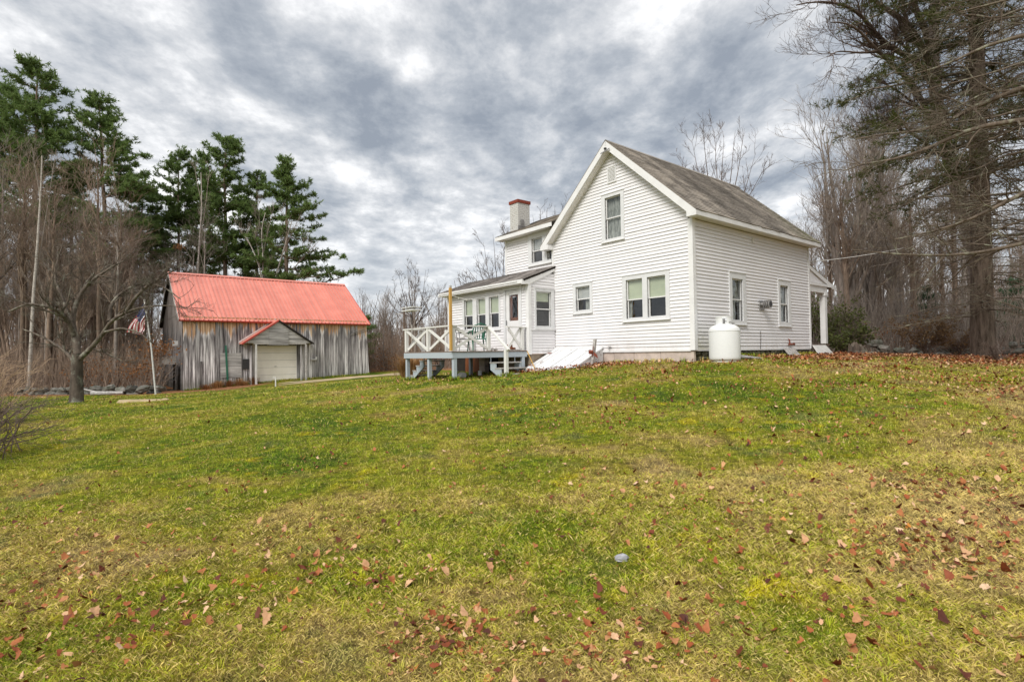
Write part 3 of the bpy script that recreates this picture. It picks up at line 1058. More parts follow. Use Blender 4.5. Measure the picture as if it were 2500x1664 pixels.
def glaze(win, P, u0, u1, z0, z1, zm, inner=None, sash='trim', lower_in=.02, deep=.0):
    """two sashes with panes inside one opening; inner = (material, from z, to z) blind behind the glass"""
    f = .032
    for nm, a_, b_, o in (('upper_sash', zm - .015, z1, -.015 + deep), ('lower_sash', z0, zm + .015, -.04 + deep)):
        mb = MB()
        mb.pbox(P, u0, u1, a_, a_ + f, o - .025, o).pbox(P, u0, u1, b_ - f, b_, o - .025, o)
        mb.pbox(P, u0, u0 + f, a_ + f, b_ - f, o - .025, o).pbox(P, u1 - f, u1, a_ + f, b_ - f, o - .025, o)
        mb.build(nm, sash, win)
        mb = MB(); mb.add([P(u0 + f * .8, a_ + f * .8, o - .012), P(u1 - f * .8, a_ + f * .8, o - .012), P(u1 - f * .8, b_ - f * .8, o - .012), P(u0 + f * .8, b_ - f * .8, o - .012)], [(0, 1, 2, 3)])
        mb.build('pane', 'glass', win)
    if inner:
        for (mt, a_, b_, ua, ub) in inner:
            mb = MB()
            if mt == 'lace':
                n = 9
                us = np.linspace(u0 + (u1 - u0) * ua, u0 + (u1 - u0) * ub, n)
                for q in range(n - 1):
                    o1, o2 = (-.12, -.10) if q % 2 else (-.10, -.12)
                    mb.add([P(us[q], a_, o1), P(us[q + 1], a_, o2), P(us[q + 1], b_, o2), P(us[q], b_, o1)], [(0, 1, 2, 3)])
            else:
                mb.pbox(P, u0 + (u1 - u0) * ua, u0 + (u1 - u0) * ub, a_, b_, -.085, -.075)
            mb.build('curtain' if mt == 'lace' else 'blind', mt, win)


def casing(P, c, opens, name='window', proud=.05, sill=True, mat='casing', head=True):
    """flat casing boards round one or more openings; c = outer (u0,u1,z0,z1)"""
    mb = MB()
    u0, u1, z0, z1 = c
    zo0, zo1 = min(o[2] for o in opens), max(o[3] for o in opens)
    mb.pbox(P, u0, u1, zo1, z1, -.06, proud)
    mb.pbox(P, u0, u1, z0, zo0, -.06, proud)
    edges = [u0] + [e for o in sorted(opens) for e in (o[0], o[1])] + [u1]
    for a_, b_ in zip(edges[::2], edges[1::2]):
        mb.pbox(P, a_, b_, zo0, zo1, -.06, proud)
    w = mb.build(name, mat, house)
    if head:
        MB().pbox(P, u0 - .012, u1 + .012, z1, z1 + .018, 0.0, proud + .022).build('drip_cap', 'trim', w)
    if sill:
        MB().pbox(P, u0 - .015, u1 + .015, z0 - .022, z0, 0.0, proud + .035).build('sill', 'trim', w)
    return w


# --- openings -------------------------------------------------------------
o_gw = (2.40, 3.03, 3.48, 4.79)
o_d1, o_d2 = (.85, 1.48, .95, 2.12), (1.65, 2.26, .95, 2.12)
o_sm = (3.74, 4.37, 1.33, 2.13)
o_s1, o_s2 = (1.95, 2.56, .83, 2.07), (4.95, 5.53, .86, 2.07)
o_f = [(7.02, 7.61, .90, 2.04), (7.82, 8.39, .90, 2.04), (8.65, 9.23, .90, 2.04)]
o_door = (5.86, 6.64, .06, 2.16)
o_ps = (-.90, -.20, .86, 2.06)
o_e1, o_e2 = (6.00, 6.58, 3.24, 4.12), (5.50, 5.76, 3.24, 4.12)

# --- wall bodies ----------------------------------------------------------
G_OP = [o_gw, o_d1, o_d2, o_sm]
sheathing('gable_wall', Pg, 0.0, W, 0.0, roof_under, G_OP, (AP_Y,))
sheathing('side_wall', Pr, 0.02, D, 0.0, lambda u: 3.60, [o_s1, o_s2])
sheathing('porch_front_wall', Pf, 5.45, 10.4, -.06, lambda u: 2.36, o_f + [o_door])
sheathing('porch_end_wall', Ps, -1.19, -.03, -.06, lambda u: 2.40 + (u + 1.2) * .37, [o_ps])
sheathing('wing_wall', Pe, W + .01, 8.12, 2.6, lambda u: 4.36, [o_e1, o_e2])
mb = MB()     # the walls turned away from the photograph
mb.box(.1, D, W - .1, W, 0, 3.6).box(D - .1, D, 0.0, W - .1, 0, 3.6)
mb.box(.15, 4.2, 8.02, 8.12, 2.3, 4.36).box(4.1, 4.2, W, 8.02, 0, 4.9)
mb.box(-1.1, 4.2, 10.3, 10.4, -.06, 2.3).box(4.1, 4.2, 8.12, 10.3, 0, 2.3)
mb.prism([(D - .1, .02, 3.6), (D - .1, W - .02, 3.6), (D - .1, AP_Y, 6.2)], (.1, 0, 0))
mb.build('rear_wall', 'clap', house)
mb = MB()     # inner floors and partitions that close the dark rooms
mb.box(.12, D - .12, .12, W - .12, -.02, .02).box(.12, D - .12, .12, W - .12, 2.62, 2.70).box(3.2, 3.3, .12, W - .12, .02, 2.62).box(3.6, 3.7, .3, W - .3, 2.70, 3.6)
mb.box(-1.08, 4.1, W + .02, 10.3, -.02, .02).box(.1, 4.1, W + .02, 8.0, 2.3, 2.38).box(1.2, 1.3, W + .02, 10.3, .02, 2.3)
mb.build('inner_floor', 'room', house)

# --- boards ----------------------------------------------------------------
_lim = lambda z: (AP_Y - (AP_Z - .26 - z) / SLOPE, AP_Y + (AP_Z - .26 - z) / SLOPE)
clapboards(Pg, .10, W - .07, 0.0, 6.15, G_OP, _lim)
clapboards(Pr, .10, D - .07, 0.0, 3.56, [o_s1, o_s2])
clapboards(Pf, 5.53, 10.33, -.06, 2.26, o_f + [(5.78, 6.72, -.1, 2.24)])
clapboards(Ps, -1.12, -.03, -.06, 2.86, [o_ps], lambda z: (-1.2 + max(0.0, (z - 2.36)) / .37, 0.0))
clapboards(Pe, W + .06, 8.05, 2.80, 4.31, [o_e1, o_e2])


def trim_part(name, fn, mat='trim'):
    mb = MB(); fn(mb); return mb.build(name, mat, house)


# corner boards
trim_part('corner_board', lambda m_: (m_.box(-.044, 0.0, -.044, .10, -.02, 3.56), m_.box(.0, .10, -.044, 0.0, -.02, 3.56)))
trim_part('corner_board', lambda m_: m_.box(-.044, .0, W - .07, W + .01, .78, 4.0))
trim_part('corner_board', lambda m_: m_.box(D - .07, D + .03, -.044, 0.0, -.02, 3.56))
trim_part('corner_board', lambda m_: (m_.box(-1.244, -1.12, 5.386, 5.43, -.08, 2.40), m_.box(-1.244, -1.2, 5.43, 5.53, -.08, 2.36)))
trim_part('corner_board', lambda m_: m_.box(-1.244, -1.2, 10.33, 10.43, -.08, 2.3))
trim_part('corner_board', lambda m_: m_.box(-.034, .012, 8.05, 8.15, 2.8, 4.30))
trim_part('water_table', lambda m_: m_.box(-.030, .0, .10, W - .07, -.045, 0.0))
trim_part('water_table', lambda m_: m_.box(.10, D - .07, -.030, 0.0, -.045, 0.0))

# --- windows ----------------------------------------------------------------
w = casing(Pg, (2.28, 3.18, 3.40, 4.90), [o_gw])
glaze(w, Pg, *o_gw, 4.14, [('lace', 3.5, 4.78, 0, 1)])
w = casing(Pg, (.72, 2.40, .87, 2.25), [o_d1, o_d2])
for o in (o_d1, o_d2): glaze(w, Pg, *o, 1.52, [('blind_green', 1.54, 2.11, 0, 1)] + ([('lace', .96, 1.5, .8, 1)] if o is o_d2 else []))
w = casing(Pg, (3.64, 4.50, 1.25, 2.24), [o_sm])
glaze(w, Pg, *o_sm, 1.72, [('blind_grey', 1.73, 2.12, 0, 1), ('lace', 1.34, 1.72, 0, .5)])
w = casing(Pr, (1.80, 2.74, .72, 2.25), [o_s1])
glaze(w, Pr, *o_s1, 1.46, [('lace', 1.4, 2.06, 0, 1), ('lace', .84, 1.46, 0, .65)])
w = casing(Pr, (4.82, 5.70, .73, 2.24), [o_s2])
glaze(w, Pr, *o_s2, 1.46, [('lace', 1.4, 2.06, 0, 1), ('lace', .87, 1.46, 0, .8)])
w = casing(Pf, (6.95, 9.34, .82, 2.10), o_f)
for k, o in enumerate(o_f): glaze(w, Pf, *o, 1.43, [('blind_green', 1.46, 2.03, 0, 1)])
w = casing(Ps, (-.98, -.07, .79, 2.15), [o_ps])
glaze(w, Ps, *o_ps, 1.46, [('blind_green', 1.72, 2.05, .05, .95)])
trim_part('ledge', lambda m_: m_.box(-1.17, -.028, 5.36, 5.43, .735, .765))
w = casing(Pe, (W + .04, 6.77, 3.14, 4.27), [o_e1, o_e2])
glaze(w, Pe, *o_e1, 3.67, [('blind_grey', 3.72, 4.11, 0, 1)])
glaze(w, Pe, *o_e2, 3.67)

# --- storm door ----------------------------------------------------------------
mb = MB()
mb.pbox(Pf, 5.76, 5.86, -.02, 2.16, -.06, .05).pbox(Pf, 6.64, 6.74, -.02, 2.16, -.06, .05).pbox(Pf, 5.76, 6.74, 2.16, 2.26, -.06, .05)
door = mb.build('door', 'casing', house)
mb = MB()
g0, g1, h0, h1 = 5.97, 6.46, 1.09, 1.99
mb.pbox(Pf, 5.87, g0, .06, 2.15, -.03, .012).pbox(Pf, g1, 6.63, .06, 2.15, -.03, .012).pbox(Pf, g0, g1, .06, h0, -.03, .012).pbox(Pf, g0, g1, h1, 2.15, -.03, .012)
mb.build('door_leaf', 'trim', door)
mb = MB()
mb.pbox(Pf, g0, g0 + .10, h0, h1, -.075, -.04).pbox(Pf, g1 - .10, g1, h0, h1, -.075, -.04).pbox(Pf, g0 + .10, g1 - .10, h0, h0 + .12, -.075, -.04).pbox(Pf, g0 + .10, g1 - .10, h1 - .06, h1, -.075, -.04)
mb.build('inner_door_frame', 'brownwood', door)
MB().add([Pf(g0 - .01, h0 - .01, -.008), Pf(g1 + .01, h0 - .01, -.008), Pf(g1 + .01, h1 + .01, -.008), Pf(g0 - .01, h1 + .01, -.008)], [(0, 1, 2, 3)]).build('pane', 'glass', door)
MB().tube([Pf(6.58, .95, .05), Pf(6.58, 1.12, .05)], .012, 6).build('handle', 'black_metal', door)

# --- gable louvre -------------------------------------------------------------
mb = MB()
mb.pbox(Pg, 2.56, 2.59, 5.22, 5.74, -.02, .05).pbox(Pg, 2.88, 2.91, 5.22, 5.74, -.02, .05).pbox(Pg, 2.59, 2.88, 5.71, 5.74, -.02, .05).pbox(Pg, 2.59, 2.88, 5.22, 5.25, -.02, .05)
mb.pbox(Pg, 2.59, 2.88, 5.25, 5.71, -.02, .028)
louvre = mb.build('gable_vent', 'trim', house)
for k in range(11):
    z = 5.262 + k * .0405
    MB().hexa([Pg(2.592, z, .029), Pg(2.878, z, .029), Pg(2.878, z - .008, .048), Pg(2.592, z - .008, .048), Pg(2.592, z + .020, .029), Pg(2.878, z + .020, .029), Pg(2.878, z + .001, .048), Pg(2.592, z + .001, .048)]).build('slat', 'trim', louvre)

# --- main roof --------------------------------------------------------------
XR0, XR1 = -.30, D + .28


def slope_pt(side, x, s, h):
    """point on a main roof slope: s = distance up from the eave edge, h = height above the slope plane; side -1 right, +1 left"""
    L = math.hypot(AP_Y + .33, AP_Z - EV_Z)
    cy, cz = (AP_Y + .33) / L, (AP_Z - EV_Z) / L
    y = -.33 + cy * s - cz * h
    z = EV_Z + cz * s + cy * h
    return (x, y if side < 0 else 2 * AP_Y - y, z)


SL = math.hypot(AP_Y + .33, AP_Z - EV_Z)
mb = MB()
for sd in (-1, 1):
    mb.hexa([slope_pt(sd, XR0 + .02, .02, -.09), slope_pt(sd, XR1 - .02, .02, -.09), slope_pt(sd, XR1 - .02, SL, -.09), slope_pt(sd, XR0 + .02, SL, -.09),
             slope_pt(sd, XR0 + .02, .02, -.012), slope_pt(sd, XR1 - .02, .02, -.012), slope_pt(sd, XR1 - .02, SL, -.012), slope_pt(sd, XR0 + .02, SL, -.012)])
roof = mb.build('roof', 'dark', house)


def courses(parent, pt, x0, x1, length, mat, expo=.127, tab=.305, seed=0, th=.014):
    rng = np.random.default_rng(seed)
    n = int(math.ceil(length / expo))
    for k in range(n):
        s0 = k * expo - .01; s1 = min(length, (k + 1) * expo + .03)
        mb = MB()
        x = x0 - rng.uniform(0, tab)
        while x < x1:
            a0, a1 = max(x0, x), min(x1, x + tab - .006)
            if a1 - a0 > .02:
                d_ = rng.normal(0, .005); hh = th + rng.uniform(0, .006)
                mb.hexa([pt(a0, s0 + d_, -.011), pt(a1, s0 + d_, -.011), pt(a1, s1, -.011), pt(a0, s1, -.011), pt(a0, s0 + d_, hh), pt(a1, s0 + d_, hh), pt(a1, s1, .001), pt(a0, s1, .001)])
            x += tab
        mb.build('shingle_course', mat, parent)


courses(roof, lambda x, s, h: slope_pt(-1, x, s, h), XR0, XR1, SL, 'shingle', seed=1)
mb = MB(); mb.hexa([slope_pt(1, XR0, -.01, -.011), slope_pt(1, XR1, -.01, -.011), slope_pt(1, XR1, SL, -.011), slope_pt(1, XR0, SL, -.011),
                    slope_pt(1, XR0, -.01, .012), slope_pt(1, XR1, -.01, .012), slope_pt(1, XR1, SL, .012), slope_pt(1, XR0, SL, .012)])
mb.build('rear_slope', 'shingle', roof)
x = XR0
while x < XR1 - .05:
    mb = MB()
    for sd in (-1, 1):
        mb.hexa([slope_pt(sd, x, SL - .15, .012), slope_pt(sd, x + .33, SL - .15, .012), slope_pt(sd, x + .33, SL + .004, .012), slope_pt(sd, x, SL + .004, .012),
                 slope_pt(sd, x, SL - .15, .024), slope_pt(sd, x + .33, SL - .15, .024), slope_pt(sd, x + .33, SL + .012, .024), slope_pt(sd, x, SL + .012, .024)])
    mb.build('ridge_cap', 'shingle', roof)
    x += .33
# rake boards, fascia, soffits
for xr in (XR0, XR1 - .03):
    for sd in (-1, 1):
        mb = MB()
        p0, p1 = slope_pt(sd, xr, -.0, -.012), slope_pt(sd, xr, SL + .01, -.012)
        q0, q1 = slope_pt(sd, xr, .02, -.20), slope_pt(sd, xr, SL - .16, -.20)
        q1 = (xr, AP_Y, q1[2] + .0)
        mb.prism([p0, p1, q1, q0], (.03, 0, 0)); mb.build('rake_board', 'trim', house)
for sd in (-1, 1):
    mb = MB()                                   # sloping soffit under the front rake
    mb.hexa([slope_pt(sd, XR0 + .03, .18, -.20), slope_pt(sd, -.002, .18, -.20), slope_pt(sd, -.002, SL - .17, -.20), slope_pt(sd, XR0 + .03, SL - .17, -.20),
             slope_pt(sd, XR0 + .03, .18, -.185), slope_pt(sd, -.002, .18, -.185), slope_pt(sd, -.002, SL - .17, -.185), slope_pt(sd, XR0 + .03, SL - .17, -.185)])
    mb.build('rake_soffit', 'soffit', house)
    k = 0
    s_ = .45
    while s_ < SL - .3:                         # raised joints of the soffit strips
        MB().hexa([slope_pt(sd, XR0 + .03, s_, -.204), slope_pt(sd, -.004, s_, -.204), slope_pt(sd, -.004, s_ + .012, -.204), slope_pt(sd, XR0 + .03, s_ + .012, -.204),
                   slope_pt(sd, XR0 + .03, s_, -.2005), slope_pt(sd, -.004, s_, -.2005), slope_pt(sd, -.004, s_ + .012, -.2005), slope_pt(sd, XR0 + .03, s_ + .012, -.2005)]).build('soffit_joint', 'casing', house)
        s_ += .3
for y0, y1, yf in ((-.33, -.30, 1), (W + .30, W + .33, -1)):
    trim_part('fascia', lambda m_: m_.box(XR0 + .031, XR1 - .031, y0, y1, 3.548, 3.678))
trim_part('eave_soffit', lambda m_: m_.box(0.0, XR1 - .05, -.30, -.002, 3.56, 3.575), 'soffit')
# boxed returns at the eave ends
mb = MB(); mb.box(XR0 + .001, -.03, -.328, -.036, 3.545, 3.70); mb.build('eave_return', 'trim', house)
mb = MB(); mb.box(XR0 + .001, -.03, W - .06, W + .328, 3.545, 3.70); mb.build('eave_return', 'trim', house)
# lamp bracket under the peak
lamp = MB().tube([(-.305, AP_Y - .02, 6.22), (-.36, AP_Y - .02, 6.20)], .035, 10).build('peak_lamp', 'black_metal', house)
MB().bar((-.345, AP_Y + .16, 6.10), (-.345, AP_Y - .20, 6.16), .018, .03).build('bracket', 'metal', lamp)

# --- upper wing ---------------------------------------------------------------
EL_S = .44


def wing_pt(x, s, h):                           # x runs along y here
    L = math.hypot(1, EL_S)
    return (-.32 + s / L - h * EL_S / L, x, 4.45 + s * EL_S / L + h / L)


wl_ = 2.53
mb = MB(); mb.hexa([wing_pt(W - .4, .02, -.09), wing_pt(8.34, .02, -.09), wing_pt(8.34, wl_, -.09), wing_pt(W - .4, wl_, -.09), wing_pt(W - .4, .02, -.012), wing_pt(8.34, .02, -.012), wing_pt(8.34, wl_, -.012), wing_pt(W - .4, wl_, -.012)])
mb.hexa([wing_pt(W - .4, wl_, -.09), wing_pt(8.34, wl_, -.09), (4.4, 8.38, 4.3), (4.4, W - .4, 4.3), wing_pt(W - .4, wl_, -.0), wing_pt(8.34, wl_, -.0), (4.4, 8.38, 4.4), (4.4, W - .4, 4.4)])
wroof = mb.build('wing_roof', 'dark', house)
courses(wroof, wing_pt, W - .3, 8.36, wl_, 'shingle', seed=5)
trim_part('wing_fascia', lambda m_: m_.box(-.345, -.315, W - .3, 8.36, 4.30, 4.436))
trim_part('wing_soffit', lambda m_: m_.box(-.315, 0.0, W - .05, 8.33, 4.305, 4.32), 'soffit')
trim_part('wing_rake', lambda m_: m_.prism([(-.345, 8.36, 4.30), (-.345, 8.36, 4.436), (2.0, 8.36, 5.45), (2.0, 8.36, 5.30)], (0, .03, 0)))
# chimney
cx0, cx1, cy0, cy1 = .35, .95, 7.78, 8.28
CH_Z0, CH_Z1 = 4.3, 5.93
chim = empty('chimney', (cx0, cy0, CH_Z0)); chim.parent = house
mb = MB(); mb.box(0.012, cx1 - cx0 - .012, .012, cy1 - cy0 - .012, 0, CH_Z1 - CH_Z0 - .08); mb.build('mortar_core', 'chimney', chim)
z, k = 0.0, 0
while z < CH_Z1 - CH_Z0 - .13:
    for (axis_, o_, ln_) in (('x', 0, cx1 - cx0), ('y', 0, cy1 - cy0)):
        off = .11 if k % 2 else 0.0
        s_ = -off
        while s_ < ln_ - .01:
            a_, b_ = max(0, s_) + .004, min(ln_, s_ + .215) - .004
            if b_ - a_ > .02:
                mb = MB()
                if axis_ == 'x': mb.box(a_, b_, -.001, .03, z, z + .061)
                else: mb.box(-.001, .03, a_ + .02 if a_ < .02 else a_, b_, z, z + .061)
                mb.build('brick', 'chimney', chim)
            s_ += .22
    z += .069; k += 1
mb = MB(); mb.box(-.03, cx1 - cx0 + .03, -.03, cy1 - cy0 + .03, z, z + .12); mb.build('brick_cap', 'brick', chim)
mb = MB(); mb.box(-.02, cx1 - cx0 + .12, -.035, -.004, .30, .62); mb.box(.10, .26, -.05, -.036, .58, .86); mb.build('lead_flashing', 'metal', chim)

# --- porch roof ---------------------------------------------------------------
PS = .375
PL = math.hypot(1.48, 1.48 * PS)


def porch_pt(x, s, h):
    L = math.hypot(1, PS)
    return (-1.50 + s / L - h * PS / L, x, 2.425 + s * PS / L + h / L)


mb = MB(); mb.hexa([porch_pt(5.36, .02, -.08), porch_pt(10.62, .02, -.08), porch_pt(10.62, PL, -.08), porch_pt(5.36, PL, -.08), porch_pt(5.36, .02, -.012), porch_pt(10.62, .02, -.012), porch_pt(10.62, PL, -.012), porch_pt(5.36, PL, -.012)])
mb.hexa([(0.02, 8.16, 2.90), (4.4, 8.16, 2.2), (4.4, 10.6, 2.2), (0.02, 10.6, 2.90), (0.02, 8.16, 2.97), (4.4, 8.16, 2.3), (4.4, 10.6, 2.3), (0.02, 10.6, 2.97)])
proof = mb.build('porch_roof', 'dark', house)
courses(proof, porch_pt, 5.33, 10.66, PL + .01, 'shingle2', seed=9)
trim_part('porch_fascia', lambda m_: m_.box(-1.525, -1.495, 5.40, 10.64, 2.285, 2.41))
trim_part('porch_fascia', lambda m_: m_.box(-1.55, -1.526, 5.62, 10.6, 2.345, 2.405))
trim_part('porch_soffit', lambda m_: m_.box(-1.495, -1.2, 5.44, 10.6, 2.272, 2.285), 'soffit')
trim_part('porch_rake', lambda m_: m_.prism([(-1.525, 5.37, 2.25), (-1.525, 5.37, 2.41), (-.02, 5.37, 2.965), (-.02, 5.37, 2.80), (-1.20, 5.37, 2.27)], (0, .03, 0)))
trim_part('porch_rake', lambda m_: m_.prism([(-1.525, 10.64, 2.27), (-1.525, 10.64, 2.41), (-.02, 10.64, 2.965), (-.02, 10.64, 2.84)], (0, .03, 0)))
trim_part('porch_flashing', lambda m_: m_.box(-.03, .0, 5.5, 8.14, 2.965, 3.0), 'shingle2')

# --- foundations ----------------------------------------------------------------
fnd = MB().box(.10, .25, .1, W, -1.0, -.05).build('foundation', 'tanwall', house)
rng = np.random.default_rng(5)
yy = .02
while yy < W - .1:
    wdt = rng.uniform(.75, 1.15); y1_ = min(W, yy + wdt)
    o = rng.uniform(0.0, .012)
    mb = MB().hexa([(.03 - o, yy + .006, -.95), (.10, yy + .006, -.95), (.10, y1_ - .006, -.95), (.03 - o, y1_ - .006, -.95), (.02 - o, yy + .008, -.05), (.10, yy + .006, -.05), (.10, y1_ - .006, -.05), (.02 - o, y1_ - .01, -.05)])
    mb.build('foundation_block', 'concrete', fnd); yy = y1_
mb = MB().box(.25, D, .10, .25, -1.0, -.05)
fnd2 = mb.build('fieldstone_foundation', 'dark', house)


def rock_mesh(rng, sx, sy, sz, n=0):
    """an uneven angular boulder, about 40 faces"""
    vs, fs = [], []
    nu, nv = 7, 4
    for i in range(nv + 1):
        th = math.pi * i / nv
        for j in range(nu):
            ph = 2 * math.pi * (j + .5 * (i % 2)) / nu
            r_ = rng.uniform(.80, 1.12)
            c = (math.sin(th) * math.cos(ph), math.sin(th) * math.sin(ph), math.cos(th))
            p = [math.copysign(abs(v) ** .72, v) * r_ for v in c]
            vs.append((p[0] * sx, p[1] * sy, p[2] * sz))
    for i in range(nv):
        for j in range(nu):
            a_, b_ = i * nu + j, i * nu + (j + 1) % nu
            fs.append((a_, a_ + nu, b_ + nu, b_))
    me = bpy.data.meshes.new('stone'); me.from_pydata(vs, [], fs); me.update()
    return me


stone_meshes = [rock_mesh(rng, .5, .5, .5) for _ in range(10)]


def place_stone(parent, mat, x, y, z, sx, sy, sz, rz, name='stone', tilt=.2):
    me = stone_meshes[random.randrange(10)]
    key = (id(me), mat)
    if key not in place_stone.cache:
        c = me.copy(); c.materials.append(MT[mat]); place_stone.cache[key] = c
    o = bpy.data.objects.new(name, place_stone.cache[key]); COL.objects.link(o)
    o.parent = parent; o.location = (x, y, z); o.scale = (sx, sy, sz)
    o.rotation_euler = (random.uniform(-tilt, tilt), random.uniform(-tilt, tilt), rz)
    return o


place_stone.cache = {}
for row in range(3):
    x = .14 + .1 * row
    while x < D - .1:
        wd = random.uniform(.16, .36)
        if not (1.45 < x < 2.0):
            place_stone(fnd2, 'field', x + wd / 2, .085, -.12 - row * .14, wd * 1.0, .20, random.uniform(.13, .2), 0, tilt=.12)
        x += wd
pf = MB().box(-1.12, -1.0, 5.5, 7.25, -1.1, -.07).box(-1.12, -.05, 5.47, 5.50, -1.1, -.07).build('porch_foundation', 'tanwall', house)
MB().box(-1.14, -1.0, 8.35, 9.35, -1.1, -.09).build('brown_panel', 'brownwood', pf)
for k in range(5):
    MB().box(-1.20, -1.0, 7.98, 8.33, -1.1 + k * .205, -1.1 + k * .205 + .195).build('pier_block', 'concrete', pf)
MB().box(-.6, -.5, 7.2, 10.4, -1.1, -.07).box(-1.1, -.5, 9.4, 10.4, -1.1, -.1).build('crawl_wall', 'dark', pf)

# --- vent hood, pipe and wires on the side wall ------------------------------------
hood = MB().box(3.55, 3.85, -.05, -.026, 1.20, 1.50).build('vent_hood', 'metal', house)
MB().tube([(3.70, -.05, 1.37), (3.70, -.13, 1.37)], .07, 14).build('collar', 'metal', hood)
for k in range(4):
    MB().tube([(3.70, -.13 - k * .055, 1.37), (3.70, -.155 - k * .055, 1.37)], .125, 18).build('hood_ring', 'metal', hood)
MB().tube([(3.70, -.13, 1.37), (3.70, -.33, 1.37)], .085, 14).build('hood_core', 'black_metal', hood)
pipe = MB().tube([(5.48, -.028, .30), (5.48, -.07, .28), (5.48, -.07, .16), (5.55, -.09, .12), (5.70, -.12, .16)], .022, 8).build('spigot', 'rust', house)
MB().tube([(5.42, -.07, .13), (5.75, -.11, .13)], .028, 8).build('elbow', 'rust', pipe)
MB().tube([(3.58, -.034, .55), (3.60, -.036, .4), (3.58, -.036, .15), (3.55, -.034, -.02)], .007, 5).build('gas_line', 'black_metal', house)
MB().box(3.2, 3.32, -.05, -.026, 3.25, 3.42).build('junction_box', 'soffit', house)
tap = MB().tube([(-.026, 2.93, .09), (-.10, 2.93, .09), (-.12, 2.93, .05)], .016, 7).build('garden_tap', 'metal', house)
MB().bar((-.07, 2.98, .13), (-.07, 2.86, .13), .02, .02).build('tap_handle', 'metal', tap)

# --- front porch beyond the far corner ------------------------------------------------
fp = empty('front_porch', (D + .03, 0, 0)); fp.parent = house
MB().prism([(0, -.02, 3.00), (2.30, -.02, 2.30), (2.30, -.02, 2.24), (0, -.02, 2.92)], (0, 3.4, 0)).build('porch_slab', 'shingle', fp)
MB().prism([(0, -.045, 2.93), (2.32, -.045, 2.255), (2.32, -.045, 2.16), (1.95, -.045, 2.20), (0, -.045, 2.80)], (0, .03, 0)).build('porch_rake_board', 'trim', fp)
MB().prism([(0, .0, 2.36), (1.6, .0, 2.36), (0, .0, 2.84)], (0, .03, 0)).build('porch_gable_board', 'clap', fp)
MB().box(0, 2.28, -.05, .0, 2.25, 2.34).build('cornice', 'trim', fp)
MB().box(0, 1.55, .0, .12, 2.02, 2.25).build('beam', 'trim', fp)
MB().box(1.32, 1.50, .0, .18, .16, 2.02).build('post', 'trim', fp)
MB().box(1.28, 1.54, -.03, .21, 1.92, 2.02).build('capital', 'trim', fp)
MB().box(1.32, 1.50, 3.0, 3.18, .16, 2.25).build('post', 'trim', fp)
MB().box(0, 1.62, -.02, 3.3, .09, .14).build('porch_floor', 'deck_floor', fp)
MB().box(1.45, 1.6, .02, .14, -.6, .09).build('pier', 'greyplank', fp)
MB().box(.05, 1.55, .15, 3.2, 2.2, 2.25).build('porch_ceiling', 'soffit', fp)


# ================================================================== bulkhead (cellar hatch)
def hw(x, y, z=0.0):
    return tuple(house_w(x, y, z))


bulk = empty('cellar_bulkhead', hw(0, 0, 0), YA, 'sloping white cellar hatch with peeling paint against the gable wall', 'cellar hatch')
# sloping plane from the wall (x=-.03, z=.10) down to the ground (x=-1.62, z=-.60)
bp = lambda t, y, h=0.0: (-.035 - 1.52 * t - h * .42, y, .10 - .70 * t + h * .9)
MB().prism([bp(0, 3.24, -.05), bp(1, 3.24, -.05), (-1.56, 3.24, -.95), (-.035, 3.24, -.95)], (0, .05, 0)).build('cheek', 'hatch', bulk)
MB().prism([bp(0, 5.33, -.05), bp(1, 5.33, -.05), (-1.56, 5.33, -.95), (-.035, 5.33, -.95)], (0, .05, 0)).build('cheek', 'hatch', bulk)
MB().box(-.09, -.034, 3.2, 5.42, .07, .135).build('header', 'hatch', bulk)
for nm, y0, y1 in (('leaf', 3.22, 4.305), ('leaf', 4.325, 5.40)):
    root = empty('hatch_door', (0, 0, 0)); root.parent = bulk
    n = 5; wd = (y1 - y0) / n
    for k in range(n):
        a_, b_ = y0 + k * wd + .007, y0 + (k + 1) * wd - .007
        j = random.uniform(0, .012)
        MB().hexa([bp(.02, a_, -.04), bp(1.02, a_, -.04), bp(1.02, b_, -.04), bp(.02, b_, -.04), bp(.02, a_, j), bp(1.02, a_, j), bp(1.02, b_, j), bp(.02, b_, j)]).build('plank', 'hatch', root)
MB().hexa([bp(.0, 4.27, .008), bp(1.03, 4.27, .008), bp(1.03, 4.36, .008), bp(.0, 4.36, .008), bp(.0, 4.27, .03), bp(1.03, 4.27, .03), bp(1.03, 4.36, .03), bp(.0, 4.36, .03)]).build('cover_strip', 'hatch', bulk)
for y_ in (3.3, 5.3):
    for t_ in (.22, .78):
        MB().hexa([bp(t_, y_ - .09, .012), bp(t_ + .03, y_ - .09, .012), bp(t_ + .03, y_ + .09, .012), bp(t_, y_ + .09, .012), bp(t_, y_ - .09, .024), bp(t_ + .03, y_ - .09, .024), bp(t_ + .03, y_ + .09, .024), bp(t_, y_ + .09, .024)]).build('hinge', 'rust', bulk)
MB().tube([bp(.62, 5.0, .02), bp(.66, 5.0, .05), bp(.70, 5.0, .02)], .008, 6).build('handle', 'rust', bulk)

